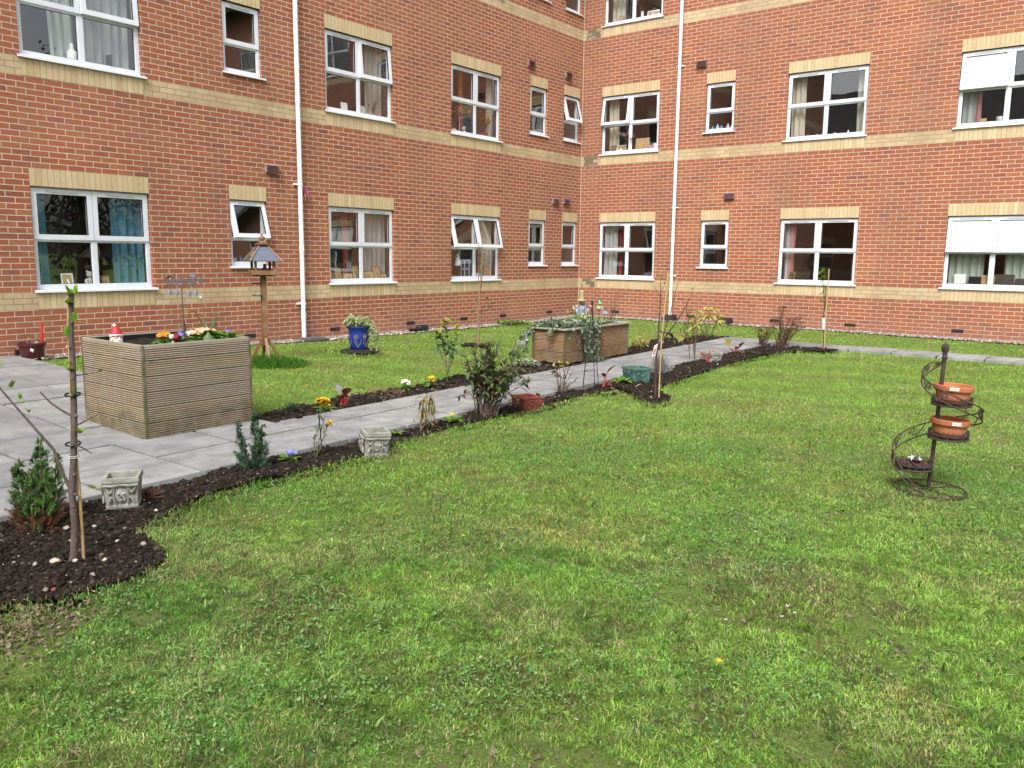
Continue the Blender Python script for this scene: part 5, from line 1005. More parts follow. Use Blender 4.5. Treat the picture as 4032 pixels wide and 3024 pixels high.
# ---- cast stone troughs
def trough(name, label, loc, rz, w, d, h, mat, taper=.86, face=True, tilt=0):
    t = thing(name, label, 'plant pot', loc, rz); t.rotation_euler = (tilt, tilt*.6, rz); m = MB(); wt = .022
    def rg(W, D, z): return [(-W/2, -D/2, z), (W/2, -D/2, z), (W/2, D/2, z), (-W/2, D/2, z)]
    L = [rg(w*taper*.98, d*taper*.98, 0), rg(w*taper*1.02, d*taper*1.02, .012), rg(w*taper*1.02, d*taper*1.02, .024), rg(w*taper*.97, d*taper*.97, .028), rg(w*.94, d*.94, h*.80), rg(w*.99, d*.99, h*.83), rg(w, d, h*.88), rg(w*.99, d*.99, h*.985), rg(w*.965, d*.965, h), rg(w-2*wt, d-2*wt, h-.003), rg(w*taper-2*wt, d*taper-2*wt, .05)]
    vs = sum(L, []); fs = [(4*i+j, 4*i+(j+1) % 4, 4*i+4+(j+1) % 4, 4*i+4+j) for i in range(len(L)-1) for j in range(4)]+[(3, 2, 1, 0), tuple(4*(len(L)-1)+j for j in range(4))]
    m.add(vs, fs); m.build('body', mat, t, bevel=.004)
    if face:
        k = MB()
        for (q, dist, wid) in ((0, d, w), (-PI/2, w, d)):
            mt = Matrix.Rotation(q, 4, 'Z'); y = -dist/2*(.915)
            def pt(x, z, o=0): return mt @ Vector((x*(taper+.12*z/h)*wid/2, y-.004-o+(-.0)-(z/h-.5)*dist*.035, z))
            def blob(x, z, r, o, sx=1, sz=1):
                c = pt(x, z, o); n = 8; vs = [c+mt @ Vector((0, -o*.8, 0))]+[c+mt @ Vector((r*sx*math.cos(2*PI*i/n), .006, r*sz*math.sin(2*PI*i/n))) for i in range(n)]
                k.add(vs, [(0, 1+i, 1+(i+1) % n) for i in range(n)])
            blob(0, h*.45, h*.21, .006, .85, 1.15); blob(0, h*.43, h*.05, .013, .8, 1.6); blob(0, h*.31, h*.035, .011, 1.8, .6)
            for s in (-1, 1):
                blob(.12*s*(.25/wid if wid > .2 else 1), h*.52, h*.04, .018, 1.3, .8)
                for a in range(2):
                    z0 = h*(.3+.34*a); pts = [pt(s*(.40+.45*u), z0+h*.11*math.sin(u*5+a*2.2), .006) for u in (0, .2, .4, .6, .8, 1)]; k.tube(pts, [.003, .006, .008, .008, .005, .002], 6)
                k.tube([pt(s*.36, h*.2, .004), pt(s*.44, h*.45, .006), pt(s*.36, h*.7, .004)], .005, 5)
            k.tube([pt(-.98, h*.78, .008), pt(-.5, h*.755, .010), pt(0, h*.79, .010), pt(.5, h*.755, .010), pt(.98, h*.78, .008)], .007, 6)
        k.build('relief', mat, t, True)
    return t
ZB = lambda x, y: float(soilz(np.array([x]), np.array([y]))[0])
trough('stone_pot', 'grey square stone pot with a carved face, nearest the camera in the near bed', (-15.155, -6.70, ZB(-15.15, -6.7)-.005), -.62, .205, .20, .195, M['stone'])
trough('stone_pot', 'grey square stone pot with a carved face tilted in the bed beside the yellow wallflower', (-13.25, -6.84, ZB(-13.25, -6.84)-.01), -.50, .205, .195, .195, M['stone'], tilt=.09)
trough('stone_pot', 'small grey stone pot far along the near bed by the lavender and the roses', (-6.12, -6.38, ZB(-6.12, -6.38)-.01), -.45, .25, .22, .165, M['stone'])
def tilepot(name, label, loc, rz, w, h, mat):
    t = trough(name, label, loc, rz, w, w, h, mat, .88, False); k = MB()
    for q in (0, -PI/2):
        mt = Matrix.Rotation(q, 4, 'Z'); f = lambda x, z: mt @ Vector((x*w*.43, -w*.47-(z-.5)*w*.05, z*h)); ring_ = [(x, .45+.30*math.sin(a)) for a in [i*PI/5 for i in range(11)] for x in [.62*math.cos(a)]]
        k.tube([f(x, z) for x, z in ring_], .005, 5)
        for s in (-1, 1): k.tube([f(-.9*s, .1), f(.9*s, .78)], .0045, 5); k.tube([f(.9*s, .1), f(.9*s, .8)], .005, 5)
    k.build('relief', mat, t, True); return t
tilepot('red_pot', 'small red glazed square pot behind the big leafy bush in the near bed', (-10.93, -6.57, ZB(-10.93, -6.57)-.01), -.3, .22, .15, M['terrared'])
tilepot('green_pot', 'green glazed square pot in the near bed beside the silver lavender', (-8.56, -6.50, ZB(-8.56, -6.5)-.01), -.5, .27, .19, M['greenpot'])

# ================================================================== GARDEN THINGS
VZ = math.radians(-52.26)       # plants measured across the view: local x runs to the right, local y away
def vthing(name, label, cat, x, y, z=None, group=None, rz=VZ):
    return thing(name, label, cat, (x, y, (float(gh(x, y))-.01) if z is None else z), rz, group)
def twig(mb, pts, r, mat=0, n=6, wob=.004):
    P_ = [Vector((p[0]+R(-wob, wob), (p[2] if len(p) > 2 else 0), p[1])) for p in pts]; mb.tube(P_, r, n, mat)
def buds(lf, p, s=.05, k=4, mat=0, el=(10, 80)):
    for _ in range(k): lf.leaf(p, rdir(*el), s*R(.7, 1.2), s*.5, R(0, .4), mat)
# ---- bird table
t = vthing('bird_table', 'tall brown wooden bird table with sky tinted felt roof and finial on the lawn', 'bird table', -10.82, -2.13, .085, None, math.radians(-23.5)); t.scale = (.95, .95, 1)
m = MB(); m.box((-.036, -.036, .2), (.036, .036, 1.118)); m.build('post', M['stain'], t, bevel=.004)
for k in range(4):
    a = k*PI/2; m = MB(); mt = Matrix.Rotation(a, 4, 'Z'); vs = [(.02, -.019, .31), (.06, -.019, .285), (.235, -.019, -.01), (.17, -.019, -.01)]
    vs = [Vector(p) for p in vs]+[Vector((p[0], .019, p[2])) for p in vs]; m.add([mt @ p for p in vs], [(3, 2, 1, 0), (4, 5, 6, 7), (0, 1, 5, 4), (1, 2, 6, 5), (2, 3, 7, 6), (3, 0, 4, 7)]); m.build('leg', M['rawwood'] if k in (3,) else M['stain'], t)
m = MB(); m.tube([(.046*math.cos(a), .046*math.sin(a), .262+.004*math.sin(3*a)) for a in [i*PI/6 for i in range(13)]], .0045, 5); m.build('wire_tie', M['black'], t)
m = MB(); m.box((-.15, -.15, 1.135), (.15, .15, 1.148)); m.box((-.12, -.12, 1.119), (.12, .12, 1.1345))
for k in range(4): m.box((-.165, -.165, 1.14), (.147, -.148, 1.196), 0, Matrix.Rotation(k*PI/2, 4, 'Z'))
m.build('tray', M['stain'], t, bevel=.002)
for k in range(4): m = MB(); m.box((-.138, -.138, 1.148), (-.108, -.108, 1.36), 0, Matrix.Rotation(k*PI/2, 4, 'Z')); m.build('roof_post', M['stain'], t)
zb, zt, e, c = 1.327, 1.530, .197, .042; m = MB()
for k in range(4):
    mt = Matrix.Rotation(k*PI/2, 4, 'Z'); q = [mt @ Vector(p) for p in ((-e, -e, zb), (e, -e, zb), (c, -c, zt), (-c, -c, zt))]; lo = [p+Vector((0, 0, -.012)) for p in q]
    m.add(q+lo, [(0, 1, 2, 3), (7, 6, 5, 4), (0, 4, 5, 1)], 1 if k == 3 else 0)
rf = m.build('roof', [M['felt'], M['feltdark']], t); m = MB()  # sky reflection is painted into the bluer felt; one face stays dark
for k in range(4): mt = Matrix.Rotation(k*PI/2, 4, 'Z'); m.tube([mt @ Vector((-e-.018, -e-.018, zb-.006)), mt @ Vector((-c, -c, zt+.005))], .0125, 4)
m.build('hip_batten', M['rawwood'], rf); m = MB()
mt = Matrix.Rotation(-PI/2, 4, 'Z'); f = lambda u, v: mt @ Vector((-.03+u, -(e+(c-e)*v)-.004, zb+(zt-zb)*v+.003)); m.add([f(-.03, .3), f(.05, .3), f(.045, .56), f(-.025, .56)], [(0, 1, 2, 3)]); m.build('patch', M['cane'], rf)
m = MB(); m.box((-.088, -.088, zt+.0), (.088, .088, zt+.014)); m.box((-.062, -.062, zt+.0142), (.062, .062, zt+.028)); m.lathe([(.04, zt+.028), (.03, zt+.04), (.022, zt+.052), (.036, zt+.068), (.042, zt+.085), (.034, zt+.104), (.016, zt+.116), (.012, zt+.126), (.018, zt+.138), (.0005, zt+.142)], 16); m.build('finial', M['stain'], t, True)
for z, a, mat in ((1.035, 2.95, 'feltdark'), (.875, 3.30, 'stone')):
    m = MB(); d = Vector((math.cos(a+.2), math.sin(a+.2), 0)); cc = d*.105+Vector((0, 0, z)); m.tube([cc+Vector((.064*math.cos(i*PI/10), .064*math.sin(i*PI/10), 0)) for i in range(21)], .0035, 5); m.tube([d*.036+Vector((0, 0, z-.03)), d*.04+Vector((0, 0, z))], .005, 5); h_ = m.build('dish_ring', M['black'], t)
    m = MB(); m.lathe([(.0005, -.018), (.052, -.018), (.06, 0), (.057, .001), (.049, -.014), (.0005, -.014)], 18, cc); m.build('dish', M[mat], h_, True)
m = MB(); m.lathe([(.0005, 0), (.05, 0), (.052, .02), (.035, .035), (.026, .06), (.02, .13), (.0005, .135)], 14); tag(m.build('bird_feeder', M['maroon'], None, True, (-10.79, -2.13, .085+1.1485)), 'dark red feeder standing on the bird table tray', 'bird feeder')
# ---- blue pot on a black disc
x, y = -9.15, -2.10; z = float(gh(x, y))-.012
m = MB(); m.lathe([(.0005, 0), (.27, 0), (.285, .015), (.285, .035), (.262, .048), (.25, .046), (.235, .056), (.0005, .058)], 36); tag(m.build('base_disc', M['rubber'], None, True, (x-.02, y-.03, z)), 'black round plastic lid lying on the lawn under the blue pot', 'lid')
t = thing('blue_pot', 'blue glazed pot with raised tulip pattern standing on a black disc', 'plant pot', (x, y, z+.058), -1.2); PR = [(.0005, .002), (.118, .0), (.128, .012), (.138, .06), (.15, .12), (.153, .17), (.148, .22), (.146, .26), (.158, .30), (.178, .325), (.182, .337), (.176, .343), (.160, .335), (.14, .29), (.0005, .285)]
m = MB(); m.lathe(PR, 36); m.build('body', M['bluepot'], t, True)
def prr(zz): return float(np.interp(zz, [p[1] for p in PR[1:11]], [p[0] for p in PR[1:11]]))
m = MB()
for a0, s in ((-1.35, 1), (-.45, .8), (-2.35, .85), (.6, 1), (1.6, 1), (2.6, 1)):
    f = lambda u, v, o=.003: Vector((math.cos(a0+u/.15)*(prr(v)+o), math.sin(a0+u/.15)*(prr(v)+o), v))
    m.tube([f(.03*s, .03), f(.022*s, .09), f(0, .15)], .004, 5)
    for d in (-1, 0, 1): m.tube([f(0, .15), f(.022*d*s+.004*d, .19), f(.014*d*s, .235)], [.003, .010, .002], 6)
    for d in (-1, 1): m.tube([f(.028*s, .035), f(.028*s+.04*d, .10), f(.028*s+.05*d, .16)], [.004, .008, .002], 5)
m.build('tulip_relief', M['tulip'], t, True); m = MB(); m.lathe([(.0005, .287), (.13, .287), (.141, .29)], 20); m.build('soil', M['soil'], t)
t = vthing('trailing_plant', 'trailing cream and green ivy growing out of the blue pot', 'plant', x, y, z+.058+.285); m = MB(); st = MB()
for i in range(60):
    a = R(0, 2*PI); L = R(.12, .3); d = Vector((math.cos(a), math.sin(a), 0)); tr = d.x > .25 and d.y > -.75 and random.random() < .8; e = d*L*R(.6, 1)+Vector((.08 if tr else 0, 0, R(.04, .14) if not tr else R(-.16, .08)*(1.4 if d.x > .3 else .4)))
    pts = curve((d.x*.05, d.y*.05, 0), e, (0, 0, R(.07, .15)), 6); st.tube(pts, .002, 4)
    for _ in range(15): k = R(0.6, 5.99); p = Vector(pts[int(k)]).lerp(Vector(pts[int(k)+1]), k % 1); ivyleaf(p+Vector((R(-.015, .015), R(-.015, .015), R(-.01, .02))), (R(-.6, .6), -.8, R(.2, 1)), R(.022, .04))
for i in range(14):
    a = R(-.9, .3); e = Vector((.18+R(-.03, .12), R(-.12, .05), R(-.36, -.12))); pts = curve((.12, -.03, .02), e, (.08, -.02, .06), 7); st.tube(pts, .002, 4)
    for _ in range(20): k = R(0.6, 6.99); p = Vector(pts[int(k)]).lerp(Vector(pts[int(k)+1]), k % 1); ivyleaf(p, (R(-.6, .6), -.8, R(0, 1)), R(.022, .038))
for i in range(5): q = Vector((R(-.05, .08), 0, R(.16, .24))); st.tube([(0, 0, 0), q], .002, 4); [m.leaf(q*R(.3, 1), rdir(10, 80), .04, .018, .2) for _ in range(6)]
m.build('leaves', LF['ivyg'], t); st.build('stems', M['stembrown'], t)
# ---- maroon pot by the wall with a red cane ornament
x, y = -12.99, -.28; z = float(gh(x, y))-.01
t = thing('maroon_pot', 'dark maroon plastic pot with a price label standing by the wall on the patio edge', 'plant pot', (x, y, z), VZ); t.scale = (.87, .87, .95); m = MB(); m.lathe([(.0005, 0), (.135, 0), (.15, .02), (.168, .17), (.185, .178), (.188, .215), (.178, .218), (.165, .19), (.0005, .175)], 28); m.build('body', M['maroon'], t, True)
m = MB(); m.add([(.06, -.164, .125), (.095, -.151, .10), (.112, -.148, .135), (.075, -.163, .16)], [(0, 1, 2, 3)]); m.add([(.075, -.1655, .125), (.095, -.157, .115), (.1, -.157, .13), (.082, -.165, .142)], [(0, 1, 2, 3)], 1); m.build('price_label', [M['label'], M['tagpeach']], t)
t = vthing('red_cane', 'twisted red plastic cane sticking out of the maroon pot', 'ornament', x, y, z+.175); m = MB(); m.tube([(.13, 0, 0), (.135, 0, .1), (.145, 0, .2), (.143, 0, .26), (.155, 0, .29)], [.016, .018, .012, .014, .006], 7); m.build('stem', simple('red_plastic', (.55, .03, .02), .4, .4, .2), t, True)
t = vthing('dry_twigs', 'small dry twigs and shoots in the maroon pot', 'plant', x, y, z+.175); m = MB(); l = MB()
for i in range(9): e = Vector((R(-.12, .14), R(-.08, .08), R(.03, .13))); m.tube([(R(-.05, .05), 0, 0), e], .003, 4); l.leaf(e, rdir(0, 60), .05, .02, .4)
m.build('twigs', M['canedull'], t); l.build('leaves', LF['primula'], t)

# ---- near sapling with cane, ties and leafy shoots
ZS = ZB(-15.783, -7.425)-.01
t = vthing('sapling', 'bare young tree in front with thick grey trunk, nearest the camera in the near bed', 'tree', -15.783, -7.425, ZS)
m = MB(); tr = [(-.012, 0), (-.006, .04), (.012, .2), (.008, .38), (.028, .52), (.042, .68), (.05, .84), (.057, 1.0), (.06, 1.15), (.074, 1.335)]; twig(m, tr, [.027, .019, .017, .0165, .016, .0155, .0148, .014, .013, .0112], 0, 10, .001)
for u, z in ((.025, .46), (.03, .36), (.005, .3), (.045, .6), (.06, .75), (.056, .93), (.058, 1.08), (.066, 1.2)): m.ball((u+R(-.014, .014), -.008, z), .0105, 7)
m.build('trunk', M['bark'], t, True)
br = MB(); twig(br, [(.012, .36, 0), (-.03, .5, -.02), (-.047, .587, -.03), (-.102, .673, -.05), (-.148, .741, -.06), (-.183, .796, -.07), (-.24, .888, -.09), (-.29, .985, -.1), (-.36, 1.06, -.11)], [.0085, .0075, .007, .006, .0055, .005, .0042, .0035, .002], 0, 6, .003)
twig(br, [(.04, .745), (.0, .774, -.01), (-.04, .815, -.03), (-.084, .871, -.04)], [.006, .0055, .005, .004]); twig(br, [(.055, .945), (.1, .95, .02), (.18, .962, .03)], [.004, .003, .0015]); twig(br, [(.05, .70), (.09, .72, .02), (.154, .754, .03)], [.005, .0042, .0025]); twig(br, [(.035, .55), (.048, .6, -.01), (.066, .635, -.015)], [.005, .004, .003])
br.build('branch', M['bark'], t, True)
lf = MB()
for u, z, k, s in ((.055, 1.29, 5, .062), (.075, 1.335, 7, .05), (.1, 1.335, 4, .055), (.085, 1.2, 6, .055), (.05, 1.13, 5, .05), (.062, 1.16, 3, .04), (.045, .97, 4, .042), (.035, 1.0, 3, .035), (.063, .85, 3, .035), (.075, .665, 5, .055), (.19, .965, 4, .03), (-.24, .885, 5, .045), (-.2, .83, 3, .038), (-.19, .81, 3, .035), (-.165, .765, 3, .03), (-.29, .985, 4, .04), (-.34, 1.04, 3, .04), (.03, .63, 2, .02), (.066, .88, 2, .03)): buds(lf, (u, -.012, z), s, k)
lf.build('leaves', LF['fresh'], t)
t2 = vthing('cane', 'bamboo cane tied behind the trunk of the nearest sapling', 'cane', -15.783, -7.425, ZS); m = MB()
twig(m, [(.028, -.0, .03), (.03, .4, .028), (.022, .62, .024), (.03, .9, .02), (.052, 1.32, .012)], .0085, 0, 8, 0)
for z in (.25, .52, .8, 1.08): m.tube([(.030-.004*(z > .5), .0265, z-.006), (.03-.004*(z > .5), .0265, z+.006)], .0105, 8)
twig(m, [(.012, .35, .03), (.01, .6, .027), (.03, .86, .02)], .007, 0, 7, 0); m.build('stem', M['cane'], t2, True)
for z, u, tl, lab in ((.853, .05, ((.05, .855), (.087, .858)), 'upper'), (.610, .035, ((.06, .60), (.129, .567)), 'lower')):
    q = vthing('plant_tie', 'black plastic tie binding cane and trunk of the nearest sapling, %s of the two' % lab, 'plant tie', -15.783, -7.425, ZS); m = MB(); m.tube([(u-.008+.034*math.cos(a), .008+.032*math.sin(a), z+.004*math.sin(a)) for a in [i*PI/8 for i in range(17)]], .0042, 6); twig(m, [(u+.02, z, -.015), (tl[0][0]+.02, tl[0][1], -.02), (tl[1][0], tl[1][1], -.015)], [.004, .0035, .002], 0, 5, 0); m.build('strap', M['tie'], q)
q = vthing('plant_tie', 'white string wrapped round the nearest sapling below the black ties', 'plant tie', -15.783, -7.425, ZS); m = MB()
for z in (.545, .553): m.tube([(.022+.026*math.cos(a), .008+.03*math.sin(a), z+.003*math.sin(a*2)) for a in [i*PI/7 for i in range(15)]], .0018, 5)
m.build('strap', M['bear'], q)
# ---- sapling in the grass bulge
Z2 = ZB(-9.49, -7.27)-.01
t = vthing('sapling', 'multi stemmed young tree with a picture tag in the bulge of the near bed', 'tree', -9.49, -7.269, Z2); m = MB()
twig(m, [(0, 0), (-.008, .2), (-.005, .469), (.003, .56)], [.014, .012, .011, .010], 0, 8); m.build('trunk', M['barkdark'], t, True); br = MB()
twig(br, [(.0, .55), (.007, .70), (.011, .9), (.009, 1.1), (.007, 1.3)], [.009, .008, .006, .005, .002]); twig(br, [(.0, .56), (.05, .644, .02), (.117, .857, .03), (.16, 1.05, .03), (.2, 1.264, .04)], [.008, .007, .005, .004, .002]); twig(br, [(.0, .55), (.11, .72, -.02), (.238, .92, -.03), (.357, 1.18, -.04)], [.009, .0075, .006, .002]); twig(br, [(.01, 1.1), (-.03, 1.17), (-.06, 1.2)], [.004, .003, .0015]); twig(br, [(.01, 1.15), (.04, 1.2), (.05, 1.24)], [.003, .002, .0015])
br.build('branch', M['barkdark'], t, True); lf = MB()
for u, z, k, s in ((.007, 1.3, 5, .035), (-.06, 1.2, 3, .03), (.05, 1.24, 4, .03), (.01, 1.05, 5, .035), (.012, .95, 3, .03), (.2, 1.26, 5, .032), (.17, 1.1, 3, .03), (.357, 1.18, 5, .035), (.31, 1.07, 3, .03), (.14, .95, 3, .025), (.16, .8, 3, .03), (.1, .72, 2, .03), (.01, .8, 2, .03)): buds(lf, (u, 0, z), s, k)
lf.build('leaves', LF['fresh'], t)
q = vthing('plant_tag', 'picture plant label hanging on the multi stemmed sapling in the bed bulge', 'plant label', -9.49, -7.269, Z2); m = MB(); W_ = [(-.062, .455), (-.022, .48), (-.002, .60), (-.042, .575)]
L_ = lambda a, b: (W_[0][0]*(1-a)*(1-b)+W_[1][0]*a*(1-b)+W_[2][0]*a*b+W_[3][0]*(1-a)*b, W_[0][1]*(1-a)*(1-b)+W_[1][1]*a*(1-b)+W_[2][1]*a*b+W_[3][1]*(1-a)*b)
def tq(a0, b0, a1, b1, y, mt): m.add([(L_(a, b)[0], y, L_(a, b)[1]) for a, b in ((a0, b0), (a1, b0), (a1, b1), (a0, b1))], [(0, 1, 2, 3)], mt)
tq(0, 0, 1, 1, -.03, 0); tq(.12, .1, .88, .6, -.0315, 1); tq(.12, .62, .88, .97, -.0315, 2)
for _ in range(7): a, b = R(.2, .7), R(.15, .48); tq(a, b, a+.2, b+.09, -.033, 0 if random.random() < .3 else 1)
m.build('card', [M['label'], M['tagred'], M['tagpeach']], q)
q = vthing('cane', 'slanting bamboo cane beside the multi stemmed sapling', 'cane', -9.49, -7.269, Z2); m = MB(); twig(m, [(.03, .0, -.03), (.035, .6, -.02), (.06, 1.0, -.01), (.085, 1.375, 0)], .008, 0, 8, 0); m.tube([(.07, -.005, 1.2), (.071, -.005, 1.215)], .012, 7); m.build('stem', M['cane'], q, True)
q = vthing('plant_tie', 'black strap tying the cane to the multi stemmed sapling', 'plant tie', -9.49, -7.269, Z2); m = MB(); twig(m, [(.008, .735, -.03), (.04, .725, -.045), (.115, .705, -.03)], .006, 0, 6, 0); m.build('strap', M['tie'], q)
# ---- far sapling with white guard
Z3 = ZB(-3.35, -7.13)-.01
t = vthing('sapling', 'thin leafy young tree with a white trunk guard in front of the right wall', 'tree', -3.35, -7.13, Z3); m = MB(); twig(m, [(0, 0), (-.012, .377), (-.031, .546), (-.03, .73), (-.06, 1.0), (-.08, 1.15), (-.1, 1.3)], [.011, .01, .009, .008, .006, .005, .002], 0, 7); twig(m, [(-.03, .6), (-.015, .8), (-.03, 1.05), (-.05, 1.16)], [.007, .006, .005, .003]); m.build('trunk', M['barkdark'], t, True); lf = MB()
for u, z, k, s in ((-.1, 1.3, 12, .1), (-.08, 1.22, 8, .09), (-.1, 1.15, 4, .06), (-.03, 1.02, 6, .07), (-.08, .96, 6, .08), (-.09, .8, 8, .08), (.02, .72, 5, .07), (-.01, .9, 4, .06), (-.05, 1.1, 4, .06)): buds(lf, (u, 0, z), s, k, 0, (-20, 70))
lf.build('leaves', LF['fresh'], t)
q = vthing('trunk_guard', 'white plastic guard sleeve round the thin sapling before the right wall', 'guard', -3.35, -7.13, Z3); m = MB(); m.lathe([(.026, .355), (.03, .36), (.034, .55), (.031, .55), (.027, .36)], 12, (-.022, 0, 0)); m.build('sleeve', M['label'], q, True)
q = vthing('cane', 'straight stake holding the sapling with the white guard', 'cane', -3.35, -7.13, Z3); m = MB(); twig(m, [(0, 0, -.03), (-.008, .7, -.035), (-.006, 1.08, -.035), (-.008, 1.36, -.035)], .010, 0, 7, 0); m.build('stem', M['cane'], q, True)
# ---- young tree on the far lawn
Z4 = float(gh(-6.96, -2.59))-.02
t = vthing('lawn_tree', 'slender bare young tree in a round soil patch on the far lawn', 'tree', -6.96, -2.59, Z4); m = MB(); twig(m, [(0, 0), (.004, .3), (.01, .6), (.03, .9), (.05, 1.2), (.07, 1.45), (.06, 1.72)], [.022, .019, .015, .012, .009, .007, .004], 0, 8); m.build('trunk', M['canedull'], t, True); br = MB()
for pts in ([(.01, .5), (.08, .62, .02), (.15, .76, .02)], [(.02, .55), (.15, .6, -.02), (.22, .67, -.02), (.26, .70, -.02)], [(.0, .45), (-.05, .5), (-.09, .55)], [(.03, .85), (.06, 1.05), (.07, 1.3), (.1, 1.5)], [(.05, 1.2), (.0, 1.4), (.02, 1.6)], [(.02, .6), (-.03, .8), (-.05, .9)]): twig(br, pts, (.006, .002))
br.build('branch', M['barkdark'], t, True); lf = MB()
for u, z, k, s in ((.15, .77, 8, .07), (.26, .70, 8, .07), (-.09, .55, 8, .07), (.18, .68, 4, .05), (.1, 1.5, 4, .04), (.02, 1.6, 4, .04), (.06, 1.05, 3, .03)): buds(lf, (u, 0, z), s, k)
lf.build('leaves', leafm('grey_green_bud', [(.16, .22, .10), (.24, .30, .15)]), t)
q = vthing('cane', 'straight stake beside the slender tree on the far lawn', 'cane', -6.96, -2.59, Z4); m = MB(); twig(m, [(-.01, 0, .03), (.0, .6, .03), (.008, 1.71, .02)], .006, 0, 7, 0); m.build('stem', M['canedull'], q, True)

# ---- shrubs and bedding plants
def conifer(name, label, x, y, spires, lf, sc_=1.0, red=0):
    t = vthing(name, label, 'shrub', x, y, ZB(x, y)-.015); st = MB(); m = MB(); rd = MB()
    for (u, v, h, w, n) in spires:
        st.tube([(u*.4, v*.4, 0), (u*.8, v, h*.5), (u, v, h*.97)], (.009, .002), 6)
        for i in range(n):
            k = R(.0, 1)**.85; z = h*(.04+.94*k); a = R(0, 2*PI); rr = w*(1.05-.82*k**1.4)*R(.35, 1); b = Vector((u*(.6+.4*k), v, z-.05*(1-k)-rr*.5)); tip = Vector((u+math.cos(a)*rr, v+math.sin(a)*rr, z)); T = rd if (k < red and R(0, 1) < .75) else m
            d = (tip-b).normalized(); L = (tip-b).length
            if i % 3 == 0: st.tube([b, b.lerp(tip, .7)], .0016, 3)
            nk = 11
            for j in range(nk):     # flat fern-like spray of scale leaves
                q = b.lerp(tip, .25+.75*j/nk); sd = d.cross(Vector((math.cos(a+1.3), math.sin(a+1.3), .3))).normalized(); s = (.036-.018*j/nk)*sc_
                for g in (-1, 1): T.leaf(q, d*.9+sd*g*.8+Vector((0, 0, R(-.1, .25))), s*R(.7, 1.2), .010*sc_, .15, 0, 1)
            T.leaf(tip-d*.01, d, .024*sc_, .007, .1, 0, 1)
    m.build('foliage', lf, t); st.build('stem', M['stembrown'], t)
    if rd.v: rd.build('brown_foliage', LF['conifred'], t)
conifer('conifer_shrub', 'larger green conifer with browned base, leftmost in the near bed', -15.66, -6.72, [(.05, 0, .53, .10, 110), (.115, .03, .43, .09, 85), (-.07, -.02, .40, .105, 95), (.0, -.05, .34, .13, 100), (.09, -.05, .3, .12, 80), (-.02, .06, .42, .09, 70)], LF['conif'], .9, .42)
conifer('conifer_shrub', 'smaller blue green double spired conifer beside the violet primrose', -14.17, -6.61, [(.02, 0, .42, .08, 95), (.065, .02, .33, .07, 55), (-.10, .01, .345, .062, 55), (-.06, -.03, .24, .08, 40), (.05, -.05, .26, .08, 45)], LF['conif2'], .85, .0)
primrose('primrose', 'violet blue primrose with white centres in the near bed beside the small conifer', (-13.86, -6.60, ZB(-13.86, -6.6)), leafm('blue_petal', [(.22, .24, .68), (.36, .38, .8), (.5, .52, .85)]), 9, 9, 1.05, hf=.07)
primrose('leafy_plant', 'small young green plant behind the tilted stone pot', (-12.70, -6.54, ZB(-12.7, -6.54)), 'white', 7, 0, .8, 'primula', 'plant'); primrose('leafy_plant', 'low bright green primrose leaves left of the big leafy bush', (-12.05, -6.58, ZB(-12.05, -6.58)), 'yellow', 13, 1, 1.15, 'primula', 'plant')
primrose('primrose', 'yellow primrose with big green leaves in the far bed behind the yellow wallflower', (-12.40, -5.24, ZB(-12.4, -5.24)), 'yellow', 9, 4, 1.25, hf=.1)
primrose('primrose', 'white primrose in the far bed beside the dry brown mound', (-11.0, -4.96, ZB(-11, -4.96)), 'white', 9, 16, 1.15, hf=.09); primrose('primrose', 'yellow primrose in the far bed left of the glossy camellia', (-10.61, -4.95, ZB(-10.61, -4.95)), 'yellow', 8, 11, 1.15, hf=.09)
t = vthing('wallflower', 'tall yellow wallflower leaning on a thin black stick', 'flower', -13.588, -6.65, ZB(-13.588, -6.65)-.01); st = MB(); l = MB(); f = MB()
for pts in ([(-.06, 0), (-.07, .12), (-.03, .24), (-.01, .36), (.02, .44)], [(-.05, 0), (-.02, .1), (.02, .2), (.045, .27)], [(-.055, 0), (-.03, .12), (.0, .25), (.04, .40)]):
    twig(st, pts, (.004, .002))
    for _ in range(22): k = R(.5, len(pts)-1.01); p, q = pts[int(k)], pts[int(k)+1]; u = k % 1; l.leaf((p[0]*(1-u)+q[0]*u, 0, p[1]*(1-u)+q[1]*u), rdir(-20, 60), R(.05, .085), .012, R(.3, .9), 0 if (p[1] > .14 or R(0, 1) < .3) else 1)
for (u, z, n) in ((.0, .435, 22), (.03, .425, 16), (.045, .27, 12), (-.015, .44, 8)):
    for _ in range(n): p = Vector((u+R(-.025, .025), R(-.025, .025), z+R(-.02, .02))); [f.leaf(p, (math.cos(a), math.sin(a)-.4, R(-.3, .9)), .022, .02, .1, 0, 2) for a in (0, 1.57, 3.14, 4.7)]
st.build('stems', M['stemgreen'], t); l.build('leaves', [LF['weed'], LF['drygrass']], t); f.build('flowers', PET['yellow'], t)
q = vthing('black_stick', 'thin black support stick beside the tall yellow wallflower', 'stick', -13.588, -6.65, ZB(-13.588, -6.65)-.01); m = MB(); twig(m, [(.003, 0, -.02), (-.012, .2, -.02), (-.026, .42, -.02)], .0042, 0, 6, 0); twig(m, [(-.028, .44, -.02), (.06, .452, .02)], .003, 0, 5, 0); m.build('stem', M['black'], q)
t = vthing('withered_plant', 'drooping withered plant with straw coloured hanging leaves in the near bed', 'plant', -12.43, -6.55, ZB(-12.43, -6.55)-.01); st = MB(); l = MB(); twig(st, [(0, 0), (.012, .19), (.034, .3), (.07, .345)], (.008, .004)); twig(st, [(.0, .02), (.08, .13), (.15, .12)], (.004, .002))
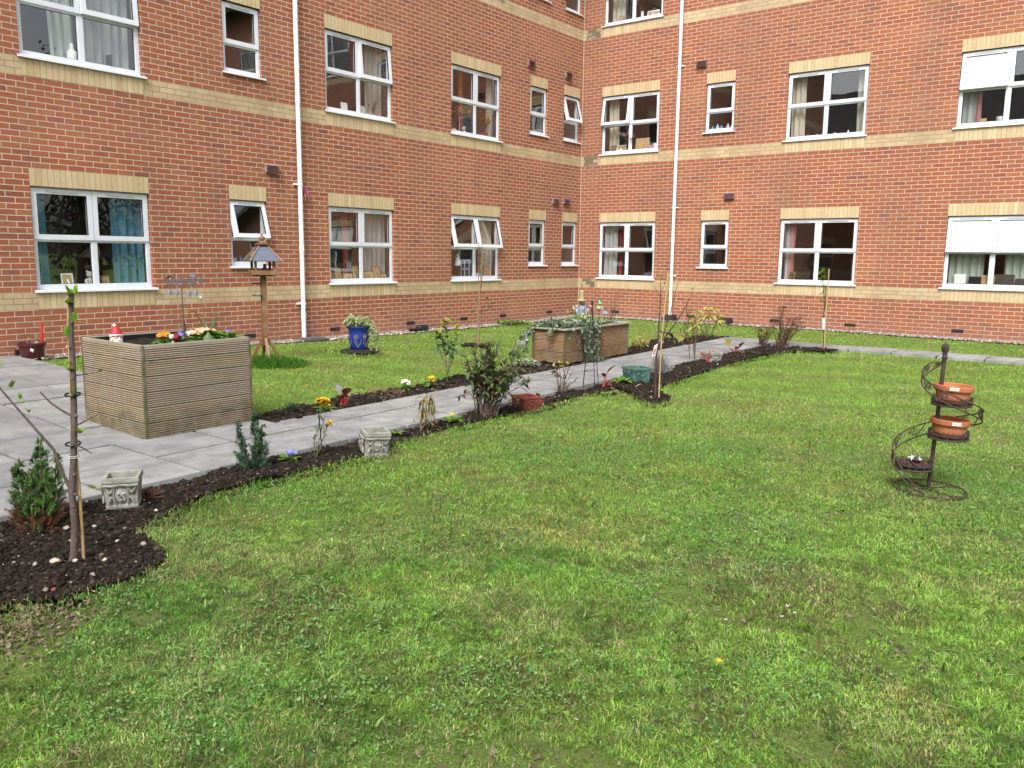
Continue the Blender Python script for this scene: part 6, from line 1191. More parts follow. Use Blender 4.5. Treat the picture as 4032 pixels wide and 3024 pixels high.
for _ in range(95): a = R(0, 6.28); z = R(.14, .35); l.leaf((.03+R(-.03, .09)*(z > .2), R(-.03, .03), z), (math.cos(a)*.5, math.sin(a)*.5, R(-1.2, .3)), R(.06, .13), .014, R(.8, 1.8), 0 if R(0, 1) < .8 else 1, 3)
for _ in range(40): l.leaf((R(-.06, .15), R(-.05, .05), R(.01, .13)), rdir(-60, 40), R(.04, .09), .01, 1, 0, 2)
st.build('stems', M['canedull'], t); l.build('leaves', [LF['drygrass'], LF['dark']], t)
t = vthing('leafy_bush', 'big dark green leafy bush with bare lower stems in the middle of the near bed', 'shrub', -11.54, -6.525, ZB(-11.54, -6.52)-.01); st = MB(); l = MB()
for i in range(36):
    u = R(-.22, .42); h = R(.34, .68)*(1-.6*(abs(u-.1)/.5)**2.4); e = Vector((u, R(-.2, .2), h)); pts = curve((u*.25+R(-.04, .04), R(-.06, .06), 0), e, (u*-.1+R(-.03, .03), 0, R(0, .06)), 6); st.tube(pts, (.006, .002), 5)
    for _ in range(16): k = R(1.9, 5.99); p = Vector(pts[int(k)]).lerp(Vector(pts[int(k)+1]), k % 1); d = rdir(-35, 60); l.leaf(p, d+Vector((0, 0, .1)), R(.085, .135), R(.028, .042), R(.2, .8), 0 if R(0, 1) < .95 else 1, 3)
    for _ in range(5): l.leaf(e, rdir(15, 80), R(.06, .09), .02, .2, 0, 3)
for (u, z) in ((-.2, .19), (-.23, .17), (-.18, .24), (.3, .12), (.26, .15), (.34, .16)): twig(st, [(0, .06), (u*.6, z+.04), (u, z)], (.003, .0015)); [l.leaf((u, 0, z), rdir(-70, 10), .06, .02, .4, 1 if u < 0 else 0) for _ in range(4)]
st.build('stems', M['bark'], t); l.build('leaves', [LF['bush'], LF['dry']], t)
t = vthing('alyssum', 'low mound of tiny white flowers at the left end of the long planter', 'flower', -8.38, -4.72, ZB(-8.38, -4.72)); f = MB(); l = MB()
for _ in range(240): a = R(0, 6.28); r = .16*R(0, 1)**.5; z = .09*(1-(r/.17)**2)+R(0, .02); f.leaf((r*math.cos(a)*1.2-.03, r*math.sin(a), z), rdir(-10, 60), .018, .016, 0, 0, 1)
for _ in range(140): a = R(0, 6.28); r = .15*R(0, 1)**.5; l.leaf((r*math.cos(a)*1.2-.03, r*math.sin(a), R(0, .06)), rdir(10, 70), .04, .01, .4, 0, 2)
f.build('flowers', PET['white'], t); l.build('leaves', LF['weed'], t)
def bergenia(name, label, x, y, lv, mats, stub=True):
    t = vthing(name, label, 'plant', x, y, ZB(x, y)-.01); l = MB(); st = MB()
    for (u, z, L, W, du, dz, dy, mt) in lv: l.leaf((u, 0, z), (du, dy, dz), L, W, R(.1, .4), mt, 5, None if abs(dz) < .9 else (0, -1, .2), .25, .3); st.tube([(u*.2, 0, .0), (u*.7, 0, z*.6), (u, 0, z)], .0055, 6)
    if stub: st.tube([(-.03, -.02, 0), (-.012, -.02, .05), (0, -.03, .08)], (.014, .007), 6)
    l.build('leaves', [LF[k] for k in mats], t); st.build('stems', M['tagred'] if 'red' in label else M['stemgreen'], t)
bergenia('bergenia', 'dark red leaved plant right of the red square pot', -10.71, -6.61, [(-.02, .09, .11, .05, -.3, .7, -.6, 1), (.02, .07, .12, .055, .5, .6, -.5, 0), (-.03, .03, .1, .05, -.9, .1, -.5, 0), (.03, .03, .12, .05, .9, .25, -.4, 0)], ['bergred', 'dry'])
bergenia('bergenia', 'plant with one large upright red leaf beside the obelisk', -9.3, -6.51, [(.005, .15, .17, .085, .55, .75, -.35, 0), (-.015, .11, .09, .055, -.25, .8, -.7, 0), (.05, .05, .12, .06, .9, .2, -.4, 1), (.0, .03, .11, .06, .6, .1, -.8, 0), (-.03, .03, .08, .05, -.8, .1, -.5, 1)], ['bergred', 'dry'])
bergenia('bergenia', 'reddish bergenia with curled leaves in the far bed behind the yellow wallflower', -12.04, -5.09, [(-.03, .12, .13, .07, -.1, .9, -.2, 2), (.02, .10, .15, .10, .3, .8, -.5, 0), (.05, .09, .13, .08, .9, .5, -.1, 2), (-.03, .03, .1, .07, -.9, .1, -.4, 1), (.03, .02, .09, .06, .5, -.1, -.8, 1), (-.01, .07, .12, .08, -.4, .6, -.7, 0)], ['bergred', 'conifred', 'greyl'])
bergenia('bergenia', 'bergenia with pale rounded leaves and red stems at the far end of the near bed', -4.95, -6.25, [(-.10, .10, .16, .13, -.4, .9, -.4, 0), (.06, .08, .14, .11, .4, .8, -.5, 1), (-.04, .05, .13, .1, -.7, .3, -.7, 0), (.16, .01, .2, .14, .9, .05, -.6, 1), (.02, .06, .12, .1, 0, .5, -.9, 2), (.1, .03, .16, .1, .8, .3, -.2, 1)], ['yellowl', 'dark', 'bergred'])
bergenia('bergenia', 'two upright rounded green leaves in the far bed before the yellow shrub', -4.16, -4.81, [(.05, .03, .2, .15, .25, .95, -.3, 0), (-.05, .08, .18, .14, -.5, .8, -.2, 1)], ['yellowl', 'dark'])
t = vthing('rose_bush', 'small rose bush with dead brown heads left of the obelisk', 'shrub', -9.99, -6.35, ZB(-9.99, -6.35)-.01); st = MB(); l = MB()
for u, z, b in ((-.03, .13, 0), (-.06, .25, 0), (-.03, .36, 0), (.02, .3, 0), (.10, .32, 0), (.14, .26, 0), (.19, .2, 0), (.12, .14, 0), (.05, .2, 0), (-.08, .29, 0), (.06, .36, 0)):
    e = Vector((u, R(-.06, .06), z)); pts = curve((R(-.02, .02), 0, 0), e, (R(-.02, .03), 0, .01), 5); st.tube(pts, (.005, .002), 5)
    for _ in range(7): k = R(1.5, 4.99); p = Vector(pts[int(k)]).lerp(Vector(pts[int(k)+1]), k % 1); l.leaf(p, rdir(-70, 30), R(.03, .055), .018, .8, 0 if u < .06 or R(0, 1) < .5 else 2, 2)
for u, z in ((-.06, .26), (-.03, .22), (-.05, .2), (-.02, .29), (-.09, .25)): [l.leaf((u+R(-.02, .02), R(-.02, .02), z), rdir(-60, 60), .035, .022, .6, 0, 2) for _ in range(9)]
for u, z in ((-.02, .35), (.0, .31), (.07, .33), (-.08, .31)): [l.leaf((u, 0, z), rdir(0, 80), .05, .02, .3, 1, 2) for _ in range(6)]
st.build('stems', M['stembrown'], t); l.build('leaves', [LF['dry'], LF['yellowl'], LF['dark']], t)
primrose('hosta', 'bright green leafy clump in the near bed just left of the green pot', (-8.84, -6.48, ZB(-8.84, -6.48)), 'white', 11, 0, 1.5, 'primula', 'plant')
t = vthing('lavender', 'rounded silver grey lavender bush behind the tagged sapling', 'shrub', -7.80, -6.43, ZB(-7.8, -6.43)-.01); l = MB(); st = MB()
for i in range(330):
    a = R(0, 6.28); e = R(.15, 1.4); d = Vector((math.cos(a)*math.cos(e), math.sin(a)*math.cos(e), math.sin(e))); L = R(.16, .33); tip = Vector((d.x*L*.58, d.y*L*.58, .02+d.z*L)); st.tube([(d.x*.03, d.y*.03, 0), tip*.6, tip], .0014, 3)
    for _ in range(4): l.leaf(tip*R(.45, 1), d+rdir(-30, 60)*.8, R(.03, .05), .006, .2, 0, 1)
for i in range(5): q = Vector((-.2-.03*i, 0, .1+.025*i)); st.tube([(-.08, 0, .04), q], .002, 4); [l.leaf(q*R(.7, 1), rdir(0, 70), .04, .007, .2, 0, 1) for _ in range(5)]
l.build('leaves', LF['greyl'], t); st.build('stems', simple('silver_stem', (.30, .30, .28), .85), t)
t = vthing('camellia', 'young camellia with glossy dark leaves and lime new tips in the far bed', 'shrub', -10.227, -4.864, ZB(-10.227, -4.864)-.01); st = MB(); l = MB()
BR = [[(0, 0), (-.008, .26), (-.037, .464), (-.066, .596), (-.05, .72)], [(0, .1), (.03, .3), (.0, .55), (.007, .77)], [(0, .1), (.06, .3), (.08, .45), (.105, .6), (.112, .69)], [(-.005, .2), (-.08, .38), (-.13, .5), (-.12, .62)]]
for pts in BR:
    twig(st, pts, (.006, .002))
    for _ in range(17): k = R(1.2, len(pts)-1.01); p, q = pts[int(k)], pts[int(k)+1]; u = k % 1; l.leaf((p[0]*(1-u)+q[0]*u, 0, p[1]*(1-u)+q[1]*u), rdir(-30, 40), R(.095, .135), R(.042, .056), R(.4, 1.0), 0, 4)
    for _ in range(9): p = pts[-1]; l.leaf((p[0], 0, p[1]-R(0, .06)), rdir(10, 80), R(.05, .07), .03, .2, 1, 3)
for _ in range(12): l.leaf((.11, 0, R(.52, .68)), rdir(0, 70), .06, .036, .3, 1, 3); l.leaf((-.11+R(-.01, .05), 0, R(.52, .62)), rdir(0, 70), .055, .03, .3, 1, 3)
st.build('stems', M['bark'], t); l.build('leaves', [LF['camellia'], LF['lime']], t)
t = vthing('dry_mound', 'low mound of dry brown stalks in the far bed beside the white primrose', 'plant', -11.4, -5.0, ZB(-11.4, -5.0)); l = MB()
for _ in range(420): a = R(0, 6.28); r = .2*R(0, 1)**.5; l.leaf((r*math.cos(a), r*math.sin(a)*.8, .11*(1-(r/.22)**2)*R(.2, 1)), rdir(-20, 50), R(.03, .07), .006, R(.3, 1), 0, 1)
l.build('stalks', leafm('mound_stalk', [(.22, .13, .07), (.34, .22, .13), (.16, .09, .05)], .85, .1), t)
t = vthing('weed_clump', 'low blue green weed clump at the left end of the far bed', 'plant', -12.6, -5.0, ZB(-12.6, -5.0)); l = MB()
for _ in range(70): a = R(0, 6.28); r = R(0, .09); l.leaf((r*math.cos(a), r*math.sin(a), 0), rdir(25, 80), R(.06, .12), .02, R(.3, .9), 0, 3)
l.build('leaves', LF['weed'], t)
t = vthing('yellow_flower_plant', 'flopping plant with a yellow flower in the far bed right of the long planter', 'flower', -5.47, -4.80, ZB(-5.47, -4.8)); st = MB(); l = MB(); f = MB()
for (u, z) in ((.085, .22), (-.1, .16), (-.2, .08), (-.15, .13), (.1, .1), (.03, .05), (.16, .15)):
    st.tube(curve((0, 0, 0), (u, 0, z), (0, 0, .03), 4), .003, 4); [l.leaf((u*R(.3, 1), R(-.02, .02), z*R(.5, 1)), rdir(-20, 50), R(.07, .12), .02, .6, 0, 3) for _ in range(9)]
for (u, z, n) in ((.085, .235, 14), (.02, .05, 6)): [f.leaf((u+R(-.012, .012), -.02, z+R(-.012, .012)), rdir(-10, 70), .03, .025, .1, 0, 2) for _ in range(n)]
st.build('stems', M['stemgreen'], t); l.build('leaves', LF['yellowl'], t); f.build('flowers', PET['yellow'], t)
t = vthing('dry_grass_tuft', 'pale dry seed heads beside the flopping yellow flower plant', 'plant', -5.2, -4.72, ZB(-5.2, -4.72)); l = MB()
for _ in range(70): l.leaf((R(-.08, .1), R(-.05, .05), 0), rdir(40, 85), R(.12, .26), .008, R(.1, .6), 0, 3)
l.build('stalks', LF['straw'], t)
for (x, y, l_) in ((-4.55, -4.72, 'grey stone beside the rounded green leaves in the far bed'),): o = lumps('stone', [(0, 0, 0, .06)], M['stone'], True, 1.0, 77); o.location = (x, y, ZB(x, y)+.05); tag(o, l_, 'stone')
t = vthing('rose_canes', 'pair of tall leggy roses with small reddish leaves and pale yellow buds', 'shrub', -6.34, -6.14, ZB(-6.34, -6.2)-.01); st = MB(); l = MB(); f = MB()
for pts in ([(0, 0), (-.025, .31), (-.077, .58), (-.076, .87)], [(.068, .02), (.07, .3), (.1, .5), (.167, .53)], [(.0, .2), (-.1, .47), (-.12, .6)], [(.068, .1), (.02, .4), (.04, .64)], [(0, .25), (.05, .45), (-.02, .62)], [(-.02, .3), (-.14, .4), (-.17, .5)], [(.07, .3), (.15, .4), (.19, .44)], [(-.05, .5), (-.02, .7), (-.03, .8)]):
    twig(st, pts, (.006, .002), 0, 5)
    for _ in range(34): k = R(.3, len(pts)-1.01); p, q = pts[int(k)], pts[int(k)+1]; u = k % 1; l.leaf((p[0]*(1-u)+q[0]*u+R(-.02, .02), R(-.06, .06), p[1]*(1-u)+q[1]*u), rdir(-30, 50), R(.03, .055), .02, .5, 0 if R(0, 1) < .85 else 1, 2)
for (u, z) in ((-.02, .47), (.0, .5), (.09, .55), (-.05, .44), (.11, .57)): [f.leaf((u, -.03, z), rdir(0, 80), .035, .03, .1, 0, 2) for _ in range(6)]
st.build('stems', M['stembrown'], t); l.build('leaves', [LF['roseleaf'], LF['primula']], t); f.build('flowers', leafm('cream_petal', [(.80, .74, .38), (.85, .8, .55)]), t)
q = vthing('cane', 'thin brown cane standing among the leggy roses', 'cane', -6.09, -6.1, ZB(-6.09, -6.2)-.01); m = MB(); twig(m, [(0, 0), (.005, .5), (.01, .99)], .007, 0, 6, 0); m.build('stem', M['canedull'], q)
t = vthing('red_twig_plant', 'small low plant with thin red twigs beside the far stone pot', 'plant', -6.3, -6.4, ZB(-6.3, -6.4)-.01); st = MB()
for i in range(14): e = Vector((R(-.17, .12), R(-.06, .06), R(.05, .2))); st.tube(curve((0, 0, 0), e, (0, 0, .05), 4), .0025, 4)
st.build('twigs', M['tagred'], t)
t = vthing('yellow_shrub', 'yellow leaved shrub with large drooping pointed leaves at the end of the far bed', 'shrub', -2.65, -4.72, ZB(-2.75, -4.7)-.02); st = MB(); l = MB()
for (u, z) in ((-.28, .46), (-.18, .54), (-.03, .60), (.1, .56), (.2, .46), (.18, .3), (-.22, .34), (-.3, .36), (.0, .45), (.08, .42), (-.1, .42), (.23, .36), (-.23, .25)):
    st.tube(curve((R(-.05, .05), 0, 0), (u, R(-.1, .1), z-.04), (0, 0, .04), 4), (.008, .004), 5)
    for k in range(7): a = k*2*PI/7+R(-.3, .3); l.leaf((u, R(-.08, .04), z), (math.cos(a), math.sin(a)-.35, R(-.5, .2)), R(.12, .17), R(.06, .075), R(.6, 1.2), 0, 4)
st.build('stems', M['stemgreen'], t); l.build('leaves', LF['yellowl'], t)
t = vthing('brown_shrub', 'leafless brown shrub with dried flower heads where the paths meet', 'shrub', -3.35, -6.3, ZB(-3.35, -6.3)-.01); st = MB(); l = MB()
for i in range(95):
    u = R(-.36, .40); h = (R(.16, .34) if u < -.12 else R(.3, .52)); 
    if abs(u-.05) < .06 and i % 2: h = R(.55, .72)
    b = -.22+R(-.05, .05) if u < -.1 else .12+R(-.09, .09); e = Vector((u+.03, R(-.16, .16), h)); st.tube(curve((b, R(-.04, .04), 0), e, (R(-.03, .03), 0, .02), 5), (.005, .0025), 4)
    for _ in range(12): l.leaf(e+Vector((R(-.045, .045), R(-.03, .03), R(-.015, .012))), rdir(-10, 70), R(.02, .038), .018, .3, 0, 1)
    for _ in range(3): l.leaf(Vector((b, 0, 0)).lerp(e, R(.4, .9)), rdir(-40, 40), .04, .01, .8, 1, 1)
st.build('stems', M['stembrown'], t); l.build('seed_heads', [leafm('dried_head', [(.13, .05, .035), (.19, .075, .05), (.10, .04, .03)], .85, .1), LF['dry']], t)
t = vthing('dry_twigs', 'low dry stems in the near bed right of the nearest stone pot', 'plant', -15.0, -6.72, ZB(-15.0, -6.72)); st = MB()
for i in range(16): e = Vector((R(-.05, .12), R(-.05, .05), R(.02, .09))); st.tube([(R(-.04, .04), 0, 0), e], .003, 4)
st.build('twigs', M['tagred'] if False else simple('dry_reddish_twig', (.15, .07, .05), .85), t)
t = vthing('ground_weeds', 'small green weeds by the wall left of the long planter', 'plant', -3.2, -.5, float(gh(-3.2, -.5))); l = MB()
for _ in range(150): l.leaf((R(-.4, .3), R(-.1, .1), 0), rdir(20, 80), R(.06, .14), .05, .5, 0, 2)
l.build('leaves', LF['primula'], t)
o = MB(); o.leaf((0, 0, 0), (.3, -.5, .5), .09, .07, .5, 0, 4); tag(o.build('fallen_leaf', leafm('fallen_leaf', [(.46, .33, .20), (.4, .3, .2)], .8, .1), loc=(-9.2, -6.85, ZB(-9.2, -6.8)+.02)), 'dry curled brown leaf lying in the bed near the tagged sapling', 'leaf')
# ---- obelisk
t = vthing('obelisk', 'thin black metal garden obelisk with ball top in the near bed', 'obelisk', -9.43, -6.37, ZB(-9.43, -6.4)-.02, None, VZ+.3)
ap = Vector((.01, 0, 1.03))
for (u, v) in ((-.105, -.05), (.09, -.085), (.10, .07), (-.05, .09)): m = MB(); m.tube([(u, v, 0), ap], .0042, 6); m.build('leg', M['blackmetal'], t, True)
m = MB(); m.ball(ap+Vector((0, 0, .02)), .017, 10); m.tube([ap-Vector((0, 0, .02)), ap+Vector((0, 0, .01))], .012, 8); m.build('ball_top', M['blackmetal'], t, True)
m = MB()
for z in (.25, .55): s = 1-z/1.03; m.tube([Vector((u*s+.01*z, v*s, z)) for (u, v) in ((-.105, -.05), (.09, -.085), (.10, .07), (-.05, .09), (-.105, -.05))], .003, 5)
m.build('hoop', M['blackmetal'], t)
# ---- wall side odds and ends
t = thing('bait_box', 'black plastic box with a sloping lid in the gravel by the left wall', 'box', (-5.92, -.26, float(gh(-5.9, -.3))-.005), .1); m = MB(); m.lathe([(.0005, 0), (.16, 0), (.165, .03), (.15, .105), (.11, .12), (.0005, .123)], 18, (.06, 0, 0), 0, 1, .62); m.box((-.26, -.07, .0), (-.02, .07, .05)); m.build('body', M['black'], t, True, bevel=.006)
m = MB(); m.box((-.29, -.09, .05), (-.05, .09, .062)); m.build('lid', M['rubber'], t)
for (x, y, w, l_) in ((-.17, -2.62, .30, 'black plastic gully cover at the foot of the right downpipe'), (-.2, -3.98, .32, 'low black plastic cover by the right wall behind the yellow shrub')):
    t = thing('drain_cover', l_, 'drain cover', (x, y, float(gh(x, y))-.01)); m = MB(); m.add([(-.16, -w/2, 0), (.13, -w/2, 0), (.13, w/2, 0), (-.16, w/2, 0), (-.1, -w/2+.04, .10), (.12, -w/2+.03, .14), (.12, w/2-.03, .14), (-.1, w/2-.04, .10)], [(0, 1, 5, 4), (1, 2, 6, 5), (2, 3, 7, 6), (3, 0, 4, 7), (4, 5, 6, 7)]); m.build('cover', M['rubber'], t, bevel=.008)
m = MB(); m.box((-.25, -.2, 0), (.25, .14, .035)); m.box((-.2, -.16, .0352), (.2, .1, .045)); tag(m.build('drain_grate', simple('drain_grey', (.10, .10, .10), .8), None, loc=(-8.53, -.19, float(gh(-8.5, -.2))-.01), bevel=.006), 'flat grey drain surround under the left downpipe', 'drain')
t = thing('feather_ribbons', 'pink and blue ribbons hanging beside the left downpipe', 'decoration', (-8.47, -.05, 2.62)); t.scale = (.75, .75, .75); m = MB()
for (dx, L, w, k) in ((0, .20, .07, 1), (.03, .26, .09, 0), (.06, .34, .11, 0), (-.01, .36, .03, 2)): m.leaf((dx*.3, 0, 0), (dx*4+.15, -.1, -1), L, w, .2, k, 5, (0, -1, 0))
m.build('ribbons', [simple('ribbon_pink', (.36, .09, .15), .8), simple('ribbon_blue', (.07, .09, .2), .8), simple('ribbon_yellow', (.62, .42, .12), .8)], t); m = MB(); m.tube([(0, 0, 0), (-.06, 0, .035)], .003, 4); m.build('hook', M['steel'], t)

# ---- spiral plant stand
BX, BY = -11.544, -10.427; ZG = float(gh(BX, BY))-.022
t = thing('plant_stand', 'rusty wrought iron spiral plant stand with three round trays on the lawn', 'plant stand', (BX, BY, ZG), VZ); top = Vector((.034, 0, 1.0))
ax = lambda z: Vector((top.x*z, 0, z))
m = MB(); m.tube([ax(.0), ax(.9)], .0135, 12); m.build('pole', M['iron'], t, True)
m = MB(); m.lathe([(.014, 0), (.019, .006), (.019, .014), (.014, .02), (.016, .032), (.013, .042), (.020, .052), (.0245, .07), (.022, .088), (.012, .102), (.0005, .107)], 14, ax(.888)); m.build('finial', M['iron'], t, True)
rc = Vector((.0, -.015, .012)); RR = .214
m = MB(); m.tube([rc+Vector((RR*math.cos(i*PI/24), RR*1.14*math.sin(i*PI/24), 0)) for i in range(49)], .0072, 7); fb = m.build('base_ring', M['iron'], t, True); m = MB()
for a in (.25, 1.85, 3.35, 4.95): m.tube([(0, 0, .014), rc+Vector((RR*math.cos(a), RR*1.14*math.sin(a), .002))], .006, 6)
m.build('spoke', M['iron'], t, True)
def hel(a, off=0):     # a: degrees turned from the left side, clockwise seen from above
    th = math.radians(180-a); z = np.interp(a, [-60, -30, 0, 180, 360, 450], [.012, .07, .15, .455, .74, .862]); r = np.interp(a, [-60, 0, 180, 360, 450], [.225, .24, .285, .135, .016]); w = np.interp(a, [-60, -20, 20, 400, 450], [0, .05, .085, .06, .0])
    return ax(float(z))+Vector((r*math.cos(th), r*math.sin(th), off*float(w)))
m = MB()
for o_ in (0, 1): m.tube([hel(a, o_) for a in np.linspace(-60, 450, 86)], .0048, 6)
for a in range(10, 440, 40): m.tube([hel(a, 0), hel(a+14, 1)], .0035, 5)
m.build('spiral_rail', M['iron'], t, True); m = MB()
def scroll(f, s=1, turns=1.4, n=16):
    pts = []
    for i in range(n+1): k = i/n; r = (1-k)*.5+.07; an = k*turns*2*PI; pts.append(f(.5+s*(.5-r*math.cos(an)*1.0-.0)*.9-.25, .5+r*math.sin(an)*.9))
    m.tube(pts, .0025, 5)
for a in range(0, 430, 34):
    for s in (1, -1): scroll(lambda x, y, a=a, s=s: hel(a+4+s*8*(x-.5)*1.7+8+s*5, .06+.88*y), s)
m.build('spiral_scrolls', M['iron'], t, True)
TR = ((Vector((.088, -.03, .59)), .121, 'upper'), (Vector((.082, -.035, .365)), .121, 'middle'), (Vector((-.112, -.0, .150)), .116, 'lower'))
for c0, r, nm in TR:
    m = MB()
    for zz, rad in ((0, .0062), (.028, .003)): m.tube([c0+Vector((r*math.cos(i*PI/18), r*math.sin(i*PI/18), zz)) for i in range(37)], rad, 6)
    for k in range(-3, 4): y = r*k/4; x = math.sqrt(max(0, r*r-y*y)); m.tube([c0+Vector((-x, y, -.001)), c0+Vector((x, y, -.001))], .0035, 5); m.tube([c0+Vector((y, -x, .001)), c0+Vector((y, x, .001))], .0035, 5)
    u = (ax(c0.z)-c0); u.z = 0; u.normalize(); m.tube([c0+u*r, ax(c0.z)], .006, 6); tray = m.build('tray', M['iron'], t, True); m = MB()
    nsc = 13 if nm != 'lower' else 15
    for k in range(nsc):
        a = 2*PI*k/nsc
        if nm == 'upper' and False: continue
        for s in (1, -1):
            f = lambda x, y, a=a, s=s: c0+Vector((r*math.cos(a+s*(x)*.24), r*math.sin(a+s*(x)*.24), .002+y*.062))
            pts = []
            for i in range(15): q = i/14; rr = .42*(1-q)+.06; an = q*1.5*2*PI-PI/2; pts.append(f(.5+rr*math.cos(an), .52+rr*math.sin(an)*.95))
            m.tube(pts, .0027, 5)
    m.build('scroll', M['iron'], tray, True)
for (c0, r, nm) in TR[:2]:
    w = thing('terracotta_bowl', 'terracotta bowl with a white sticker in the %s tray of the spiral plant stand' % nm, 'plant pot', Matrix.Translation((BX, BY, ZG)) @ Matrix.Rotation(VZ, 4, 'Z') @ (c0+Vector((0, 0, .0075))), VZ+.1); w.rotation_euler = (0, .05, VZ); w.scale = (.9, .9, .98)
    m = MB(); m.lathe([(.0005, 0), (.088, 0), (.094, .004), (.121, .088), (.133, .09), (.136, .096), (.136, .122), (.131, .126), (.124, .122), (.108, .03), (.0005, .012)], 40); m.build('body', M['terra'], w, True)
    m = MB(); a0 = -2.25 if nm == 'upper' else -1.95; f = lambda a, z: (.1368*math.cos(a), .1368*math.sin(a), z)
    m.add([f(a0+i*.09, z) for i in range(6) for z in (.099, .119)], [(2*i, 2*i+2, 2*i+3, 2*i+1) for i in range(5)]); g = lambda a, z: (.1374*math.cos(a), .1374*math.sin(a), z)
    for i in range(11):
        if i in (4, 7): continue
        b = a0+.1+i*.03; m.add([g(b, .104), g(b+.016, .104), g(b+.016, .114), g(b, .114)], [(0, 1, 2, 3)], 1)
    m.build('sticker', [M['label'], M['ink']], w)
Wp = lambda p: Matrix.Translation((BX, BY, ZG)) @ Matrix.Rotation(VZ, 4, 'Z') @ p
pts = []
for i in range(90): a = R(0, 6.28); r = .10*R(0, 1)**.5; p = Wp(TR[2][0]+Vector((r*math.cos(a), r*math.sin(a), .02+R(0, .03)*(1-r/.11)))); pts.append((*p, R(.012, .018)))
o = lumps('plum_bark', pts, M['plum'], True, .8, 15); tag(o, 'heap of dark plum coloured pieces in the lowest tray of the spiral plant stand', 'mulch')
w = thing('crumpled_packet', 'crumpled white and grey packet lying in the lowest tray of the plant stand', 'packet', Wp(TR[2][0]+Vector((.0, -.0, .045))), VZ); m = MB()
gv = [(-.035+.075*i/4+R(-.006, .006), -.035+.07*j/3+R(-.006, .006), .012+.018*abs(math.sin(i*2.1+j*1.4))+.012*(i == 1)) for j in range(4) for i in range(5)]; m.add(gv, [(j*5+i, j*5+i+1, j*5+i+6, j*5+i+5) for j in range(3) for i in range(4)], 0); m.box((-.015, -.048, .028), (.01, -.01, .034), 1); m.build('sheet', [M['paper'], M['steel']], w)

# ---- few flowers in the lawn
def pt(x, y): return (x, y, float(gh(x, y))-.02)
for (x, y, l_, c_) in ((-14.93, -9.55, 'yellow dandelion flower in the foreground lawn near the right', 1), (-14.2, -8.22, 'yellow dandelion flower in the middle of the lawn', .8)): pass
def lawnflower(x, y, lab, pet, r, grp=None, n=14):
    t = thing('dandelion' if pet == 'yellow' else 'daisy', lab, 'flower', pt(x, y), 0, grp); m = MB(); s = MB(); s.tube([(0, 0, 0), (0, 0, .045)], .002, 4)
    for k in range(n): a = k*2*PI/n; m.leaf((0, 0, .045), (math.cos(a), math.sin(a), R(.2, .7)), r, r*.35, .2, 0, 1)
    m.build('petals', PET[pet], t); s.build('stem', M['stemgreen'], t)
lawnflower(-14.81, -10.38, 'yellow dandelion in the lawn in front of the plant stand, nearest the camera', 'yellow', .02); lawnflower(-14.35, -8.72, 'yellow dandelion in the middle of the lawn', 'yellow', .016)
for x, y in ((-14.45, -10.25), (-14.15, -10.4), (-14.27, -10.42), (-14.2, -10.45)): lawnflower(x, y, 'small closed white daisy in the lawn in front of the plant stand', 'white', .010, 'daisies in the lawn', 9)

# ---- trees beyond the lawn, mirrored in the windows above the patio
def big_tree(x, y, h, r, lab, nb=70):
    t = thing('broadleaf_tree', lab, 'tree', (x, y, -.1)); m = MB(); m.tube([(0, 0, 0), (.1, 0, h*.3), (.05, .1, h*.55), (.1, .1, h*.85)], [.28, .22, .15, .05], 8); l = MB()
    for i in range(nb):
        d = rdir(-70, 80); e = Vector((d.x*r, d.y*r, h*.55+d.z*h*.45))*R(.7, 1.05); b = Vector((.05, .05, h*R(.25, .7))); m.tube(curve(b, e, (0, 0, .4), 5), (.07, .012), 4)
        for _ in range(46): c = b.lerp(e, R(.55, 1.05))+Vector((R(-.7, .7), R(-.7, .7), R(-.5, .5))); l.leaf(c, rdir(-40, 60), .28, .17, .3, 0, 1)
    m.build('trunk', M['barkdark'], t, True); l.build('crown', LF['tree'], t)
big_tree(-2.4, -20.5, 8.5, 3.6, 'dark leafy tree across the lawn mirrored in the windows above the patio'); big_tree(-6.2, -26, 11, 3.6, 'taller thin tree across the lawn mirrored behind the darker one')

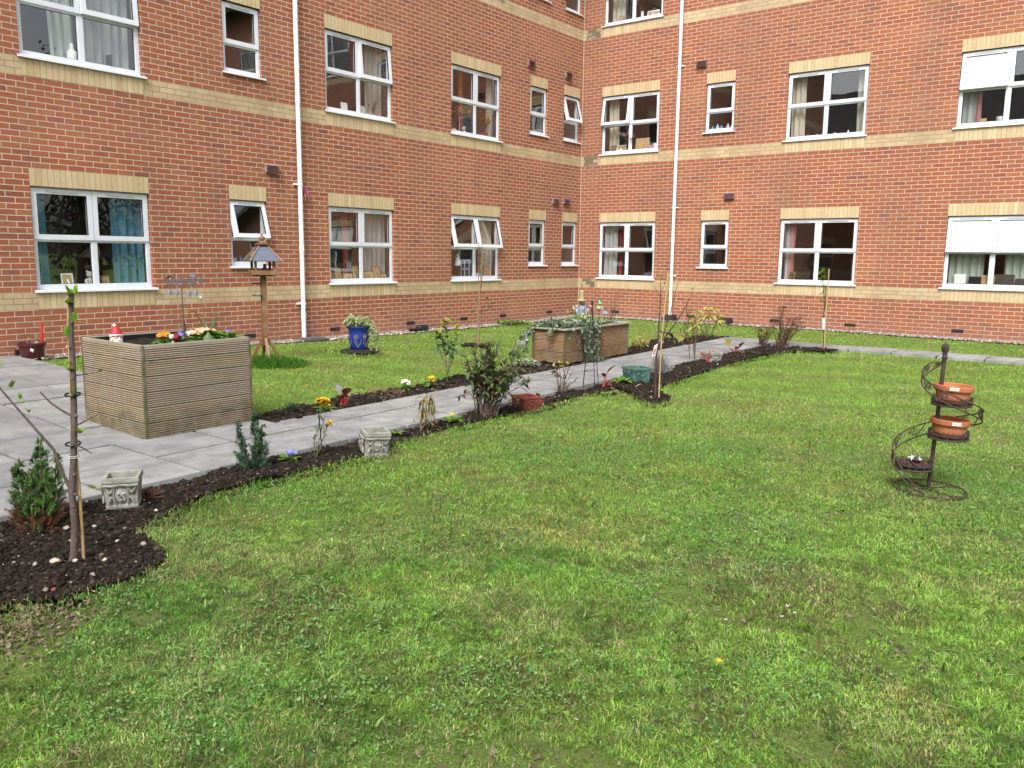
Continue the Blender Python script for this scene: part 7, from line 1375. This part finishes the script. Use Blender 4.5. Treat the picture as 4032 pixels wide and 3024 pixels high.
# ================================================================== LIGHT AND CAMERA
w = bpy.data.worlds.new('World'); sc.world = w; w.use_nodes = True; nt = w.node_tree; nt.nodes.clear()
EL, AZ = math.radians(48), math.radians(205)     # sun behind the camera to the left, softened by cloud
sky = nt.nodes.new('ShaderNodeTexSky'); sky.sky_type = 'NISHITA'; sky.sun_disc = False; sky.sun_elevation = EL; sky.dust_density = 4; sky.air_density = 1.0; sky.ozone_density = 1.0
sd = Vector((math.cos(AZ)*math.cos(EL), math.sin(AZ)*math.cos(EL), math.sin(EL))); sky.sun_rotation = math.atan2(sd.x, sd.y)
hs = nt.nodes.new('ShaderNodeHueSaturation'); hs.inputs['Saturation'].default_value = .30; hs.inputs['Value'].default_value = 1.9; bg = nt.nodes.new('ShaderNodeBackground'); bg.inputs['Strength'].default_value = .15; out = nt.nodes.new('ShaderNodeOutputWorld')
nt.links.new(sky.outputs[0], hs.inputs['Color']); nt.links.new(hs.outputs[0], bg.inputs[0]); nt.links.new(bg.outputs[0], out.inputs[0])
sl = bpy.data.lights.new('Sun', 'SUN'); sl.energy = 3.0; sl.angle = math.radians(22); sl.color = (1, .98, .95); so = bpy.data.objects.new('Sun', sl); C.objects.link(so); so.rotation_euler = sd.to_track_quat('Z', 'Y').to_euler(); so.location = (-20, -20, 30)
cam = bpy.data.cameras.new('Camera'); cam.sensor_width = 36; cam.lens = 36*.81529; cam.clip_end = 1500; cam.clip_start = .05; co = bpy.data.objects.new('Camera', cam); C.objects.link(co)
yaw, pit, rol = math.radians(37.7408), math.radians(8.7450), math.radians(.60074)
f = Vector((math.cos(yaw)*math.cos(pit), math.sin(yaw)*math.cos(pit), -math.sin(pit))); r = Vector((math.sin(yaw), -math.cos(yaw), 0)); u = r.cross(f); r2 = r*math.cos(rol)+u*math.sin(rol); u2 = -r*math.sin(rol)+u*math.cos(rol)
co.matrix_world = Matrix(((r2.x, u2.x, -f.x, -17.58675), (r2.y, u2.y, -f.y, -11.54400), (r2.z, u2.z, -f.z, 1.50864), (0, 0, 0, 1)))
sc.camera = co; sc.render.engine = 'CYCLES'
sc.view_settings.view_transform = 'Standard'; sc.view_settings.look = 'None'; sc.view_settings.exposure = 0; sc.view_settings.gamma = 1
sc.cycles.max_bounces = 7; sc.cycles.transparent_max_bounces = 12; sc.cycles.diffuse_bounces = 3; sc.cycles.glossy_bounces = 3; sc.cycles.caustics_reflective = False; sc.cycles.caustics_refractive = False; sc.cycles.sample_clamp_indirect = 6
